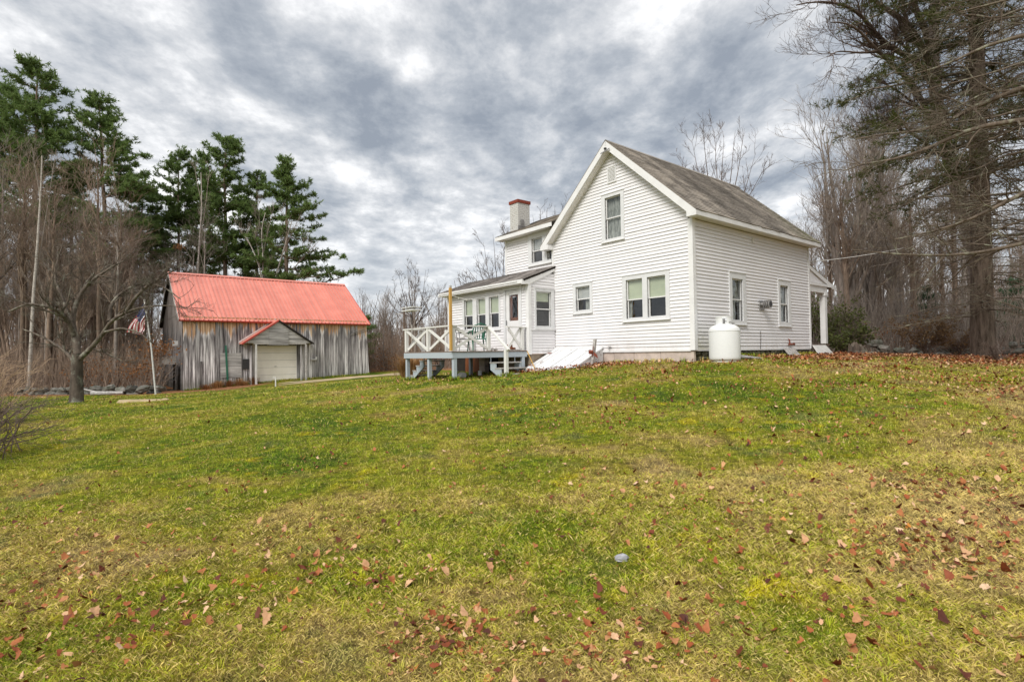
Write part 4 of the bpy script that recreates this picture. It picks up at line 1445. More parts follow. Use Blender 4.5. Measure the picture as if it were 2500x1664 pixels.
# weathered post with a rusty hand valve beside the hatch
px, py = -.62, 3.16
pb = house_w(px, py); zb_ = gz(pb[0], pb[1])
post = empty('hydrant_post', (pb[0], pb[1], zb_ - .05), YA, 'leaning grey wooden post with a rusty red fitting beside the hatch', 'post')
MB().bar((0, 0, -.1), (.05, -.10, .84), .085, .07, (1, 0, 0)).build('stake', 'greyplank', post)
MB().tube([(-.045, .0, .40), (-.06, -.03, .48)], .075, 10).build('fitting', 'rust', post)
MB().tube([(-.05, -.06, .30), (-.055, -.12, .62)], .012, 6).build('rod', 'rust', post)
MB().prism([(-.05, -.13, .34), (-.05, -.30, .25), (-.05, -.26, .36), (-.05, -.15, .44)], (-.02, 0, 0)).build('wing_plate', 'rust', post)

# ================================================================== deck
DZ = .055
deck = empty('deck', hw(-1.2, 5.5, 0), YA, 'raised wooden deck with white cross-braced railing in front of the porch', 'deck')
dx = lambda x: x + 1.2
dy = lambda y: y - 5.5


def dpart(name, mat, fn):
    mb = MB(); fn(mb)
    mb.v = [(v[0] + 1.2, v[1] - 5.5, v[2]) for v in mb.v]
    return mb.build(name, mat, deck)


X0, X1, Y0_, Y1_ = -4.18, -1.24, 5.50, 8.60
x = X0
while x < X1 - .02:
    dpart('deck_board', 'deck_floor', lambda m_: m_.box(x, min(X1, x + .138), Y0_ - .02, Y1_ + .02, DZ - .03, DZ + random.uniform(-.002, .003)))
    x += .145
dpart('rim_board', 'deck_blue', lambda m_: m_.box(X0, X0 + .04, Y0_ + .041, Y1_ - .041, DZ - .21, DZ - .034))
dpart('rim_board', 'deck_blue', lambda m_: m_.box(X0, X1, Y0_, Y0_ + .04, DZ - .21, DZ - .034))
dpart('rim_board', 'deck_blue', lambda m_: m_.box(X0, X1, Y1_ - .04, Y1_, DZ - .21, DZ - .034))
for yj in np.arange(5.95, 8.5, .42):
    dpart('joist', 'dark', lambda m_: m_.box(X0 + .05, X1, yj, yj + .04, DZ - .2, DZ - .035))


def gloc(x, y):
    p = house_w(x, y)
    return gz(p[0], p[1]) - HZ


for (x, y) in ((X0 + .06, 5.57), (X0 + .06, 7.04), (X0 + .06, 8.52), (X1 - .25, 8.52), (X1 - .2, 5.56)):
    g = gloc(x, y)
    dpart('support_post', 'deck_blue', lambda m_: m_.box(x - .012, x + .10, y - .055, y + .055, g - .25, DZ - .211))
RT = .85


def rail_post(x, y, top=.81, w=.10):
    dpart('rail_post', 'deck_white', lambda m_: m_.box(x - w / 2, x + w / 2, y - w / 2, y + w / 2, DZ + .004, top))


for (x, y) in ((X0 + .06, 5.56), (X0 + .06, 7.03), (X0 + .06, 8.50), (-2.79, 5.56), (-1.40, 5.56), (-3.46, 8.52), (-2.50, 8.52), (-1.36, 8.52)):
    rail_post(x, y)


def xbrace(p, q, z0=.13, z1=.78):
    a_, b_ = Vector(p), Vector(q)
    d_ = (b_ - a_).normalized(); n_ = Vector((-d_.y, d_.x, 0)) * .022
    dpart('cross_brace', 'deck_white', lambda m_: m_.bar((a_ + n_).to_tuple()[:2] + (z0,), (b_ + n_).to_tuple()[:2] + (z1,), .032, .085))
    dpart('cross_brace', 'deck_white', lambda m_: m_.bar((a_ - n_).to_tuple()[:2] + (z1,), (b_ - n_).to_tuple()[:2] + (z0,), .032, .085))


f_ = X0 + .06
xbrace((f_, 5.62, 0), (f_, 6.97, 0)); xbrace((f_, 7.09, 0), (f_, 8.44, 0))
xbrace((-4.06, 5.56, 0), (-2.85, 5.56, 0)); xbrace((-2.0, 5.56, 0), (-1.46, 5.56, 0)); xbrace((-4.06, 8.52, 0), (-3.52, 8.52, 0)); xbrace((-2.44, 8.52, 0), (-1.42, 8.52, 0))
for a_, b_ in (((f_, 5.46), (f_, 8.66)), ((-4.10, 5.56), (-2.74, 5.56)), ((-2.08, 5.56), (-1.26, 5.56)), ((-4.10, 8.52), (-3.42, 8.52)), ((-2.54, 8.52), (-1.3, 8.52))):
    dpart('top_rail', 'deck_white', lambda m_: m_.bar((*a_, RT - .02), (*b_, RT - .02), .13, .04))


def stairs(base, dirv, width, n, rise, run, mats, zt):
    """a flight with sawn stringers: base = top inner corner, dirv = run direction, width along the other axis"""
    bx, by = base
    for k in range(n):
        z = zt - rise * (k + 1)
        a0, a1 = run * k - .02, run * (k + 1) + .02
        if dirv[1]:
            dpart('tread', mats[0], lambda m_: m_.box(bx, bx + width, min(by + dirv[1] * a0, by + dirv[1] * a1), max(by + dirv[1] * a0, by + dirv[1] * a1), z - .035, z))
    for xs in (bx + .02, bx + width - .06):
        prof = [(0, zt - .02)]
        for k in range(n):
            prof += [(run * k, zt - rise * (k + 1) - .036), (run * (k + 1), zt - rise * (k + 1) - .036)]
        prof += [(run * n, zt - rise * n - .25), (run * n - .10, zt - rise * n - .25), (0, zt - .42)]
        dpart('stringer', mats[1], lambda m_: m_.prism([(xs, by + dirv[1] * p_[0], p_[1]) for p_ in prof], (.04, 0, 0)))


stairs((-2.82, 5.47), (0, -1), 1.06, 3, .178, .275, ('greyplank', 'deck_blue'), -.125)
stairs((-3.42, 8.62), (0, 1), .90, 4, .18, .26, ('greyplank', 'deck_blue'), -.06)
dpart('newel_post', 'deck_white', lambda m_: m_.box(-2.87, -2.77, 4.58, 4.68, gloc(-2.8, 4.6) - .1, .08))
dpart('hand_rail', 'deck_white', lambda m_: m_.bar((-2.80, 5.55, .82), (-2.80, 4.52, .07), .10, .05))

# things standing on or by the deck
yp = empty('lumber_pole', hw(-4.235, 5.50, DZ), YA, 'tall yellow new-lumber pole fixed to the deck corner', 'pole')
MB().box(-.045, .025, -.05, .02, .01, 1.90).build('pole', 'newwood', yp)
MB().box(-.035, .02, -.05, .015, 1.90, 1.97).build('tip', 'greyplank', yp)


def place_on_deck(u, y, z=DZ):
    """x on the deck at photo column u and given y"""
    best = None
    for xx in np.linspace(X0 + .2, X1 - .1, 60):
        p = house_w(xx, y, z); d_ = p - EYE
        uu = 1250 + FPX * (d_ @ CAM_R) / (d_ @ CAM_F)
        if best is None or abs(uu - u) < best[0]: best = (abs(uu - u), xx)
    return best[1]


cxx = place_on_deck(1166, 6.55)
ch = empty('plastic_chair', hw(cxx, 6.55, DZ + .006), YA + R(160), 'green moulded plastic armchair on the deck', 'chair')
MB().hexa([(-.24, -.22, .40), (.24, -.22, .40), (.21, .22, .38), (-.21, .22, .38), (-.25, -.23, .425), (.25, -.23, .425), (.22, .22, .405), (-.22, .22, .405)]).build('seat', 'green_plastic', ch)
bk = MB()
bk.tube([(-.23, .20, .42), (-.25, .29, .66), (-.19, .35, .84), (0, .37, .90), (.19, .35, .84), (.25, .29, .66), (.23, .20, .42)], .022, 6)
bk = bk.build('backrest', 'green_plastic', ch)
for k in range(5):
    xx = -.16 + k * .08
    MB().bar((xx, .22, .42), (xx, .355, .86 - abs(xx) * .35), .035, .012, (0, -1, 0)).build('slat', 'green_plastic', bk)
for s_ in (-1, 1):
    MB().tube([(s_ * .27, -.22, .62), (s_ * .29, 0, .64), (s_ * .25, .28, .66)], .024, 6).build('arm', 'green_plastic', ch)
    MB().tube([(s_ * .27, -.22, .63), (s_ * .25, -.23, .42), (s_ * .29, -.27, .0)], [.022, .026, .018], 6).build('leg', 'green_plastic', ch)
    MB().tube([(s_ * .22, .20, .42), (s_ * .25, .30, .0)], [.028, .018], 6).build('leg', 'green_plastic', ch)
cxx = place_on_deck(1137, 6.7)
ch = empty('metal_chair', hw(cxx, 6.75, DZ + .006), YA + R(70), 'thin black metal patio chair beside the green chair', 'chair')
MB().box(-.2, .2, -.2, .2, .40, .415).build('seat', 'black_metal', ch)
MB().tube([(-.2, .2, .41), (-.2, .26, .72), (.2, .26, .72), (.2, .2, .41)], .011, 6).build('backrest', 'black_metal', ch)
for sx, sy in ((-1, -1), (1, -1), (-1, 1), (1, 1)):
    MB().tube([(sx * .2, sy * .2, .41), (sx * .23, sy * .24, 0)], .011, 6).build('leg', 'black_metal', ch)
for s_ in (-1, 1):
    MB().tube([(s_ * .22, -.21, .41), (s_ * .24, -.2, .6), (s_ * .22, .22, .6)], .011, 6).build('arm', 'black_metal', ch)

bf = empty('bird_feeder', hw(-4.24, 7.90, .35), YA, 'flat white tray bird feeder on a thin pole at the deck rail', 'bird feeder')
MB().tube([(0, 0, -.02), (0, 0, .62)], .016, 6).build('wooden_rod', 'greyplank', bf)
MB().tube([(0, 0, .60), (0, 0, 1.08)], .013, 6).build('iron_rod', 'black_metal', bf)
MB().box(-.18, .18, -.38, .38, 1.08, 1.11).build('tray', 'trim', bf)
MB().box(-.19, .19, -.40, .40, 1.18, 1.20).build('cover', 'trim', bf)
for s_ in (-1, 1):
    MB().bar((0, s_ * .36, 1.11), (0, s_ * .36, 1.18), .02, .02, (1, 0, 0)).build('upright', 'trim', bf)

sl = empty('string_lights', hw(-1.53, 9.6, 2.2), YA, 'thin white string of lights sagging along the porch front', 'string lights')
cur = [(-.01, .35, .12), (-.02, -.2, .0), (-.03, -.9, -.16), (-.02, -1.6, -.25), (.0, -2.2, -.24), (.24, -2.72, -.16), (.27, -3.2, -.14), (.27, -3.55, -.06)]
MB().tube(resample(cur, 30), .007, 5).build('cable', 'pale', sl)
for k in range(2, 30, 4):
    p = resample(cur, 30)[k]
    MB().tube([(p[0], p[1], p[2] - .002), (p[0], p[1], p[2] - .05)], [.008, .016], 6).build('bulb', 'bulb', sl)

MB_ = MB().bar((0, 0, 0), (-.20, -.75, -.78), .02, .03)
stick = MB_.build('leaning_lath', 'newwood', None, hw(-1.32, 5.40, .02)); stick.rotation_euler = (0, 0, YA)
tag(stick, 'thin pale lath leaning from the deck corner onto the hatch', 'stick')
# odds and ends under the deck and by the wall
for nm, (x, y), mt, lab, cat, shp in (
        ('plastic_jug', (-3.1, 6.5), 'pale', 'crumpled white plastic jug lying under the deck', 'jug', 'jug'),
        ('paint_can', (-2.4, 6.6), 'pale', 'small white can standing under the deck', 'can', 'can'),
        ('metal_bar', (-2.0, 6.3), 'metal', 'thin grey metal bar lying under the deck', 'metal bar', 'bar'),
        ('log_slice', (-2.3, 6.0), 'greyplank', 'small round log slices on the deck floor behind the railing', 'log', 'log')):
    z = gloc(x, y)
    if shp == 'jug': o = MB().tube([(0, 0, .08), (.0, .22, .08), (0, .34, .06), (0, .40, .05)], [.09, .10, .05, .03], 10).build(nm, mt, None, hw(x, y, z))
    elif shp == 'can': o = MB().lathe([(0, 0), (.07, 0), (.07, .15), (.075, .155), (.06, .16), (0, .16)], 14).build(nm, mt, None, hw(x, y, z))
    elif shp == 'bar': o = MB().bar((0, 0, .02), (-.1, -.8, .05), .03, .03).build(nm, mt, None, hw(x, y, z))
    else: o = MB().tube([(0, 0, .05), (.1, .25, .05)], .05, 10).tube([(.12, -.05, .045), (.2, .15, .045)], .045, 10).build(nm, mt, None, hw(x, y, DZ + .006))
    o.rotation_euler = (0, 0, YA); tag(o, lab, cat)
bb = empty('boot_tray', hw(-1.62, 5.85, DZ + .006), YA, 'low tray with brown boots in front of the porch door', 'tray')
MB().box(-.16, .16, -.25, .25, 0, .03).build('tray', 'greyplank', bb)
for s_ in (-1, 1):
    MB().tube([(s_ * .06, -.10, .06), (s_ * .06, .08, .07), (s_ * .06, .10, .20)], [.04, .05, .045], 8).build('boot', 'brownwood', bb)
# dry ornamental grass clump behind the deck
def tussock(name, x, y, n, h, spread, mat, label, cat='plant', width=.012, seed=0, z=None):
    rng = np.random.default_rng(seed)
    z = gz(x, y) if z is None else z
    az = rng.uniform(0, 2 * np.pi, n); r_ = np.abs(rng.normal(0, spread * .35, n)); hh = h * rng.uniform(.5, 1.05, n); le = spread * rng.uniform(.3, 1.2, n)
    b = np.stack([r_ * np.cos(az), r_ * np.sin(az), np.zeros(n)], 1); d = np.stack([np.cos(az), np.sin(az), np.zeros(n)], 1)
    sd = np.stack([-np.sin(az), np.cos(az), np.zeros(n)], 1) * width
    mid = b + d * (le * .35)[:, None]; mid[:, 2] = hh * .7
    tip = b + d * le[:, None]; tip[:, 2] = hh * rng.uniform(.7, 1.0, n)
    v = np.stack([b - sd, b + sd, mid + sd * .7, mid - sd * .7, tip], 1).reshape(-1, 3)
    o = np.arange(n)[:, None] * 5
    q = o + np.array([[0, 1, 2, 3]]); t = o + np.array([[3, 2, 4]])
    ob = link(name, np_mesh(name, v, q, t, {'rnd': np.repeat(rng.random(n), 5)}), mat, None, (x, y, z - .02))
    return tag(ob, label, cat)


p = house_w(-3.05, 10.1)
tussock('dry_grass_clump', p[0], p[1], 900, 1.0, .75, 'straw', 'tawny dry clump of grass beyond the deck steps', seed=3)

# ================================================================== gas tank
tk = house_w(.27, -.72)
tank = empty('propane_tank', (tk[0], tk[1], gz(*tk[:2]) - .01), YA, 'upright white propane tank by the house corner', 'gas tank')
tank.rotation_euler = (R(-1.0), R(1.2), YA)
body = [(.30, .02), (.37, .03), (.385, .08), (.39, .12), (.392, .80)]
body += [(.392 * math.cos(a_) ** .8 if a_ < 1.5 else .0, .80 + .19 * math.sin(a_)) for a_ in np.linspace(.1, math.pi / 2, 9)]
MB().lathe(body, 40).build('body', 'tank', tank, smooth=True)
MB().lathe([(.33, -.03), (.34, -.03), (.34, .05), (.33, .05)], 32).build('foot_ring', 'tank', tank)
MB().lathe([(.3935, .775), (.398, .785), (.398, .797), (.3935, .806)], 40).build('weld_seam', 'tank', tank)
n = 22
for lo_, hi_ in ((5, 12), (14, 25)):
    cl = MB()
    for k in range(lo_, hi_):
        a0, a1 = 2 * math.pi * k / n, 2 * math.pi * (k + 1) / n
        r0_, r1_ = .200, .206
        cl.hexa([(r0_ * math.cos(a0), r0_ * math.sin(a0), .955), (r1_ * math.cos(a0), r1_ * math.sin(a0), .955), (r1_ * math.cos(a1), r1_ * math.sin(a1), .955), (r0_ * math.cos(a1), r0_ * math.sin(a1), .955),
                 (r0_ * math.cos(a0), r0_ * math.sin(a0), 1.15), (r1_ * math.cos(a0), r1_ * math.sin(a0), 1.15), (r1_ * math.cos(a1), r1_ * math.sin(a1), 1.15), (r0_ * math.cos(a1), r0_ * math.sin(a1), 1.15)])
    cl.build('collar', 'tank', tank)
MB().lathe([(.19, 1.15), (.215, 1.15), (.215, 1.18), (.19, 1.18), (.19, 1.15)], 26).build('collar_rim', 'tank', tank)
MB().tube([(0, 0, .98), (0, 0, 1.12)], .03, 10).build('valve', 'metal', tank)
MB().tube([(.02, -.02, 1.06), (-.10, -.22, 1.02), (.05, -.27, .985), (.24, .05, .975)], .012, 6).build('regulator_line', 'metal', tank)

def slab_thing(name, pts, d, mat, label, cat):
    o = MB().prism(pts, d).build(name, mat, None, hw(0, 0, 0)); o.rotation_euler = (0, 0, YA)
    return tag(o, label, cat)


slab_thing('board', [(.95, -.42, -.15), (1.9, -.50, -.22), (1.75, -.95, -.28), (.9, -.85, -.24)], (0, 0, .025), 'greyplank', 'pale flat board lying behind the propane tank', 'board')
o = MB().box(1.2, 1.75, .05, .09, -.40, -.05).build('cellar_window_frame', 'brownwood', house)
slab_thing('panel', [(4.98, -.08, .0), (5.72, -.08, .0), (5.80, -.30, -.30), (4.98, -.30, -.30)], (0, -.02, .012), 'greyplank', 'small grey panel leaning on the stone foundation', 'panel')
slab_thing('white_sheet', [(7.10, -.12, .09), (8.18, -.12, .09), (8.36, -.34, -.26), (7.05, -.34, -.26)], (0, -.02, .01), 'pale', 'white plastic sheet leaning below the front porch floor', 'sheet')

# ================================================================== barn
barn = empty('barn', (BX, BY, 0), YA, 'weathered grey board barn with a red metal roof', 'barn')
BL, BD, BE, BR = 10.73, 8.6, 3.93, 6.93
rng = np.random.default_rng(21)


def bgz(x, y):
    p = barn_w(x, y); return gz(p[0], p[1])


x = 0.0
while x < BL - .02:
    wd = min(rng.uniform(.15, .27), BL - x)
    x1 = x + wd
    if not (3.75 < (x + x1) / 2 < 6.18):
        lo = bgz((x + x1) / 2, 0) - .12 + rng.uniform(0, .09)
    else:
        lo = 2.36
    lean = .22 * np.clip((x - BL + 2.2) / 2.2, 0, 1) ** 1.5     # the corner has kicked out at its foot
    o = rng.uniform(0, .03)
    MB().hexa([(x + .009 + lean, -.03 - o, lo), (x1 - .009 + lean, -.03 - o, lo), (x1 - .009 + lean, 0, lo), (x + .009 + lean, 0, lo),
               (x + .009, -.03 - o, BE + .05), (x1 - .009, -.03 - o, BE + .05), (x1 - .009, 0, BE + .05), (x + .009, 0, BE + .05)]).build('wall_board', 'barn', barn)
    x = x1
y = 0.0
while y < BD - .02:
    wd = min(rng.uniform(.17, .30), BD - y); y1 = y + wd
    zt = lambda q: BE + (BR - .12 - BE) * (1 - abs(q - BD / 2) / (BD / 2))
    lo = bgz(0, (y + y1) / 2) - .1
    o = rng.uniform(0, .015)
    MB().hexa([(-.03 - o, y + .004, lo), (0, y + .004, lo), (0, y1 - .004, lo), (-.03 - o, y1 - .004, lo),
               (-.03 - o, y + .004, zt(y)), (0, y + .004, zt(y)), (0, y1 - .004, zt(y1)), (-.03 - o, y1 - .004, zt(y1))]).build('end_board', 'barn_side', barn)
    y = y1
mb = MB(); mb.box(.01, BL, BD - .05, BD, -.3, BE).box(BL - .05, BL, .01, BD - .05, -.3, BE)
mb.prism([(BL - .05, .02, BE), (BL - .05, BD - .02, BE), (BL - .05, BD / 2, BR - .15)], (.05, 0, 0))
mb.box(.01, 3.7, .01, .05, -.3, BE).box(6.2, BL - .06, .01, .05, -.3, BE).box(3.7, 6.2, .01, .05, 2.38, BE)
mb.build('barn_back', 'dark', barn)
# ribbed metal roof, one strip for every pan between ribs
RO, RX0, RX1 = .22, -.22, BL + .2
bs = (BR - BE) / (BD / 2)
bl_ = math.hypot(BD / 2 + RO, bs * (BD / 2 + RO))


def bsl(side, x, s, h):
    L = math.hypot(1, bs)
    yy = -RO + s / L - h * bs / L; z = BR - bs * (BD / 2 + RO) + s * bs / L + h / L
    return (x, yy if side < 0 else BD - yy, z)


mb = MB()
for sd in (-1, 1):
    mb.hexa([bsl(sd, RX0 + .03, .03, -.10), bsl(sd, RX1 - .03, .03, -.10), bsl(sd, RX1 - .03, bl_, -.10), bsl(sd, RX0 + .03, bl_, -.10), bsl(sd, RX0 + .03, .03, -.003), bsl(sd, RX1 - .03, .03, -.003), bsl(sd, RX1 - .03, bl_, -.003), bsl(sd, RX0 + .03, bl_, -.003)])
broof = mb.build('roof', 'dark', barn)
npan = 47
pw = (RX1 - RX0) / npan
mesh_cache = {}
for sd in (-1, 1):
    for k in range(npan):
        x0 = RX0 + k * pw
        if sd not in mesh_cache:
            prof = [(0, .004), (.008, .050), (.036, .050), (.044, .004), (pw + .006, .004)]
            vs, fs = [], []
            for (dx_, h) in prof:
                for s_ in (-.02, bl_ * .49, bl_ * .5, bl_):
                    hh = h + (.004 if s_ < bl_ * .495 else 0.0) * 0 + (.005 if s_ >= bl_ * .5 else 0)
                    vs.append(bsl(sd, dx_, s_, hh))
            for i in range(len(prof) - 1):
                for j in range(3): fs.append((i * 4 + j, (i + 1) * 4 + j, (i + 1) * 4 + j + 1, i * 4 + j + 1))
            me = bpy.data.meshes.new('roof_panel'); me.from_pydata(vs, [], fs); me.materials.append(MT['red_metal']); me.update()
            mesh_cache[sd] = me
        o = bpy.data.objects.new('roof_panel', mesh_cache[sd]); COL.objects.link(o); o.parent = broof; o.location = (x0, 0, 0)
mb = MB()
for sd in (-1, 1):
    mb.hexa([bsl(sd, RX0 - .01, bl_ - .20, .056), bsl(sd, RX1 + .01, bl_ - .20, .056), bsl(sd, RX1 + .01, bl_ + .006, .056), bsl(sd, RX0 - .01, bl_ + .006, .056), bsl(sd, RX0 - .01, bl_ - .20, .066), bsl(sd, RX1 + .01, bl_ - .20, .066), bsl(sd, RX1 + .01, bl_ + .01, .066), bsl(sd, RX0 - .01, bl_ + .01, .066)])
mb.build('ridge_flashing', 'red_metal', broof)
for sd in (-1, 1):
    for xx in (RX0 - .012, RX1 - .008):
        MB().hexa([bsl(sd, xx, -.02, -.12), bsl(sd, xx + .02, -.02, -.12), bsl(sd, xx + .02, bl_, -.12), bsl(sd, xx, bl_, -.12), bsl(sd, xx, -.02, .035), bsl(sd, xx + .02, -.02, .035), bsl(sd, xx + .02, bl_, .035), bsl(sd, xx, bl_, .035)]).build('rake_trim', 'red_dark' if xx > 1 else 'greyplank', broof)
MB().hexa([bsl(-1, RX0, -.03, -.09), bsl(-1, RX1, -.03, -.09), bsl(-1, RX1, -.015, -.09), bsl(-1, RX0, -.015, -.09), bsl(-1, RX0, -.03, .006), bsl(-1, RX1, -.03, .006), bsl(-1, RX1, -.015, .006), bsl(-1, RX0, -.015, .006)]).build('eave_trim', 'red_dark', broof)
# garage door
gd = empty('garage_door', (3.78, 0.02, .12)); gd.parent = barn
for k in range(5):
    z0_ = k * .442
    mb = MB().box(.012, 2.34, -.02, .02, z0_ + .004, z0_ + .437)
    mb.build('door_section', 'door_white', gd)
MB().box(-.03, .010, -.05, .03, 0, 2.24).build('jamb', 'trim', gd)
MB().box(2.342, 2.38, -.05, .03, 0, 2.24).build('jamb', 'trim', gd)
MB().box(-.03, 2.38, -.05, .03, 2.241, 2.30).build('head', 'dark', gd)
MB().bar((1.02, -.035, .95), (1.16, -.035, .95), .02, .03).build('handle', 'metal', gd)
# gabled hood over the door
hd = empty('door_hood', (0, 0, 0)); hd.parent = barn
HX0, HXM, HX1, HZE, HZA, HO = 2.84, 4.88, 6.97, 2.42, 3.83, -.62
for nm, xe, sgn in (('hood_slope', HX0, 1), ('hood_slope', HX1, -1)):
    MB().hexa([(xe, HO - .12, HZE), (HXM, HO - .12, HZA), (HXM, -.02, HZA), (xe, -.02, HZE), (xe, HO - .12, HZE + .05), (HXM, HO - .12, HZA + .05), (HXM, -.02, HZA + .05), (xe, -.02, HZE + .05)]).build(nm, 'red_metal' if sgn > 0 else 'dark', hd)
for xe in (HX0, HX1):
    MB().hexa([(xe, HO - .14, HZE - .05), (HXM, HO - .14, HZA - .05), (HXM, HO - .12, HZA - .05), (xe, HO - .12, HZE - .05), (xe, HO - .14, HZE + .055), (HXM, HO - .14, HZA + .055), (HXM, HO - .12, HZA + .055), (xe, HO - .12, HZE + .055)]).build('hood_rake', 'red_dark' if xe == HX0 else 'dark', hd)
MB().hexa([(HX0 - .02, -.06, HZE + .06), (HXM, -.06, HZA + .06), (HXM, -.03, HZA + .06), (HX0 - .02, -.03, HZE + .06), (HX0 - .02, -.06, HZE + .16), (HXM, -.06, HZA + .16), (HXM, -.03, HZA + .16), (HX0 - .02, -.03, HZE + .16)]).build('hood_flashing', 'pale', hd)
z = HZE + .06
while z < HZA - .12:
    t0 = (z - HZE) / (HZA - HZE); t1 = (min(z + .145, HZA - .03) - HZE) / (HZA - HZE)
    a0, a1 = HX0 + (HXM - HX0) * t0 + .10, HX1 + (HXM - HX1) * t0 - .10
    b0, b1 = HX0 + (HXM - HX0) * t1 + .10, HX1 + (HXM - HX1) * t1 - .10
    z1_ = min(z + .145, HZA - .03)
    MB().hexa([(a0, HO - .03, z), (a1, HO - .03, z), (a1, HO, z), (a0, HO, z), (b0, HO - .03, z1_ - .006), (b1, HO - .03, z1_ - .006), (b1, HO, z1_ - .006), (b0, HO, z1_ - .006)]).build('gable_plank', 'plank_h', hd)
    z += .145
MB().box(4.33, 5.45, HO - .06, HO - .035, 2.36, 3.28).build('plywood_patch', 'plank_h', hd)
MB().box(HX0 + .65, HX1 - .45, HO - .02, HO + .08, HZE - .02, HZE + .08).build('hood_beam', 'greyplank', hd)
MB().box(3.58, 3.68, HO - .02, HO + .08, bgz(3.6, HO) - .2, HZE - .02).build('hood_post', 'pale', hd)
MB().box(6.46, 6.56, HO - .02, HO + .08, bgz(6.4, HO) - .2, HZE - .02).build('hood_post', 'greyplank', hd)
for k, xx in enumerate(np.arange(6.20, 6.45, .095)):
    MB().box(xx, xx + .09, HO + .1 + .18 * k, HO + .13 + .18 * k, bgz(6.3, HO) - .1, 2.3).build('side_plank', 'barn', hd)
for k in range(2):
    MB().box(3.40 - .005, 3.42, HO + .12 + k * .2, HO + .31 + k * .2, bgz(3.4, HO) - .1, 2.3).build('side_plank', 'barn', hd)
# horizontal-board patch with a green batten
for k in range(9):
    MB().box(1.85, 2.95, -.085, -.05, .48 + k * .16, .48 + k * .16 + .153).build('patch_plank', 'plank_h', barn)
MB().bar((2.22, -.11, .18), (2.12, -.11, 2.35), .10, .03, (0, 1, 0)).build('green_batten', 'green_plastic', barn)
MB().box(3.02, 3.36, -.12, -.06, .95, 1.55).build('dark_sash', 'black_metal', barn)
MB().box(.80, .95, -.075, -.062, -.05, 1.45).build('brown_board', 'barn_side', barn)
MB().bar((9.6, -.06, 3.05), (10.75, -.06, 3.38), .02, .10, (0, 1, 0)).build('loose_board', 'greyplank', barn)
MB().bar((9.75, -.09, 3.20), (10.6, -.09, 3.48), .02, .06, (0, 1, 0)).build('loose_board', 'greyplank', barn)
lb = MB().box(7.0, 7.32, -.20, -.06, 1.42, 1.48).box(7.24, 7.34, -.20, -.07, 1.48, 1.62).build('wall_bracket', 'pale', barn)

# junk against the barn's end wall
jk = empty('lumber_heap', tuple(barn_w(-.7, .9, bgz(-.7, .9))), YA, 'old shelf frame and boards stacked against the barn end wall', 'lumber')
MB().box(-.25, .45, -.4, .5, 0, .05).box(-.25, -.2, -.4, .5, .05, 1.45).box(.4, .45, -.4, .5, .05, 1.45).box(-.2, .4, -.4, .5, .55, .6).box(-.2, .4, -.4, .5, 1.0, 1.05).build('shelf', 'barn_side', jk)
MB().box(-.3, .5, -.45, .5, 1.45, 1.50).build('shelf_top', 'greyplank', jk)
MB().box(-.28, .44, -.44, -.42, 1.50, 1.86).build('slatted_crate', 'greyplank', jk)
for k in range(4):
    MB().bar((-.9 - k * .12, .2 + k * .25, -.05), (.35, .5 + k * .22, 1.9 - k * .12), .14, .03).build('leaning_board', 'barn_side', jk)
o = MB().box(-.2, .15, -.02, .04, 0, .3).build('pale_box', 'pale', None, tuple(barn_w(-.12, .9, 2.38)))
o.parent = barn; o.location = (-.10, 1.6, 2.35)

# weeds at the barn foot
for k in range(7):
    p = barn_w(1.0 + k * .42 + random.uniform(-.1, .1), -.35)
    tussock('dry_weed', p[0], p[1], 120, random.uniform(.35, .6), .35, 'straw' if k % 3 else 'leaf_russet', 'dry brown weeds at the foot of the barn wall', seed=40 + k)['group'] = 'weeds along the barn'

# white marker stake before the garage door
p = at_y(673, 948, 27.0); zz = gz(p[0], p[1])
st = empty('marker_stake', (p[0], p[1], zz), 0, 'thin white marker stake on the grass before the garage door', 'stake')
MB().box(-.025, .025, -.02, .02, -.1, .45).build('stake', 'pale', st)
MB().box(-.14, .06, -.025, .025, .45, .48).build('cross_piece', 'pale', st)

# flagpole and flag
p = at_y(381, 962, 26.0); zz = gz(p[0], p[1])
fpole = empty('flagpole', (p[0], p[1], zz), 0, 'leaning white flagpole with a limp American flag by the barn', 'flagpole')
tp = at_y(361, 735, 26.0); tp = (tp[0] - p[0], -.25, tp[2] - zz)
MB().tube([(0, 0, -.2), (tp[0] * .45, tp[1] * .3, tp[2] * .5), tp], [.038, .034, .026], 8).build('pole', 'pale', fpole)
MB().tube([tp, (tp[0] - .005, tp[1], tp[2] + .07)], [.045, .02], 8).build('finial', 'pale', fpole)
# the flag hangs down along the pole: hoist on the pole, fly corner dropping to the left
HG, FLW = 1.55, 1.75
nu_, nv_ = 26, 13
def flag_pt(s, t):
    """limp flag: s along the fly 0..1, t down the hoist 0..1"""
    hz = tp[2] - .12 - t * 1.05
    fx = tp[0] * (hz / tp[2]) ** .9
    ex, ez = -.74 + .62 * t, -1.38 + .90 * t
    fold = .07 * math.sin(s * 5 + t * 7) * (s + .25) + .035 * math.sin(t * 19 - s * 4)
    return (fx - .03 + ex * s ** .9 + .03 * math.sin(s * 6 + t * 4), tp[1] * (hz / tp[2]) - .05 + fold, hz + ez * s)
flag = empty('flag', (0, 0, 0)); flag.parent = fpole
for k in range(13):
    t0, t1 = k / 13, (k + 1) / 13
    s0 = .42 if k < 7 else 0.0
    vs, fs = [], []
    ss = np.linspace(s0, 1, nu_)
    for s_ in ss: vs += [flag_pt(s_, t0), flag_pt(s_, t1)]
    for i in range(nu_ - 1): fs.append((2 * i, 2 * i + 2, 2 * i + 3, 2 * i + 1))
    MB().add(vs, fs).build('stripe', 'flag_red' if k % 2 == 0 else 'flag_white', flag)
vs, fs = [], []
ss = np.linspace(0, .42, 12); ts = np.linspace(0, 7 / 13, 8)
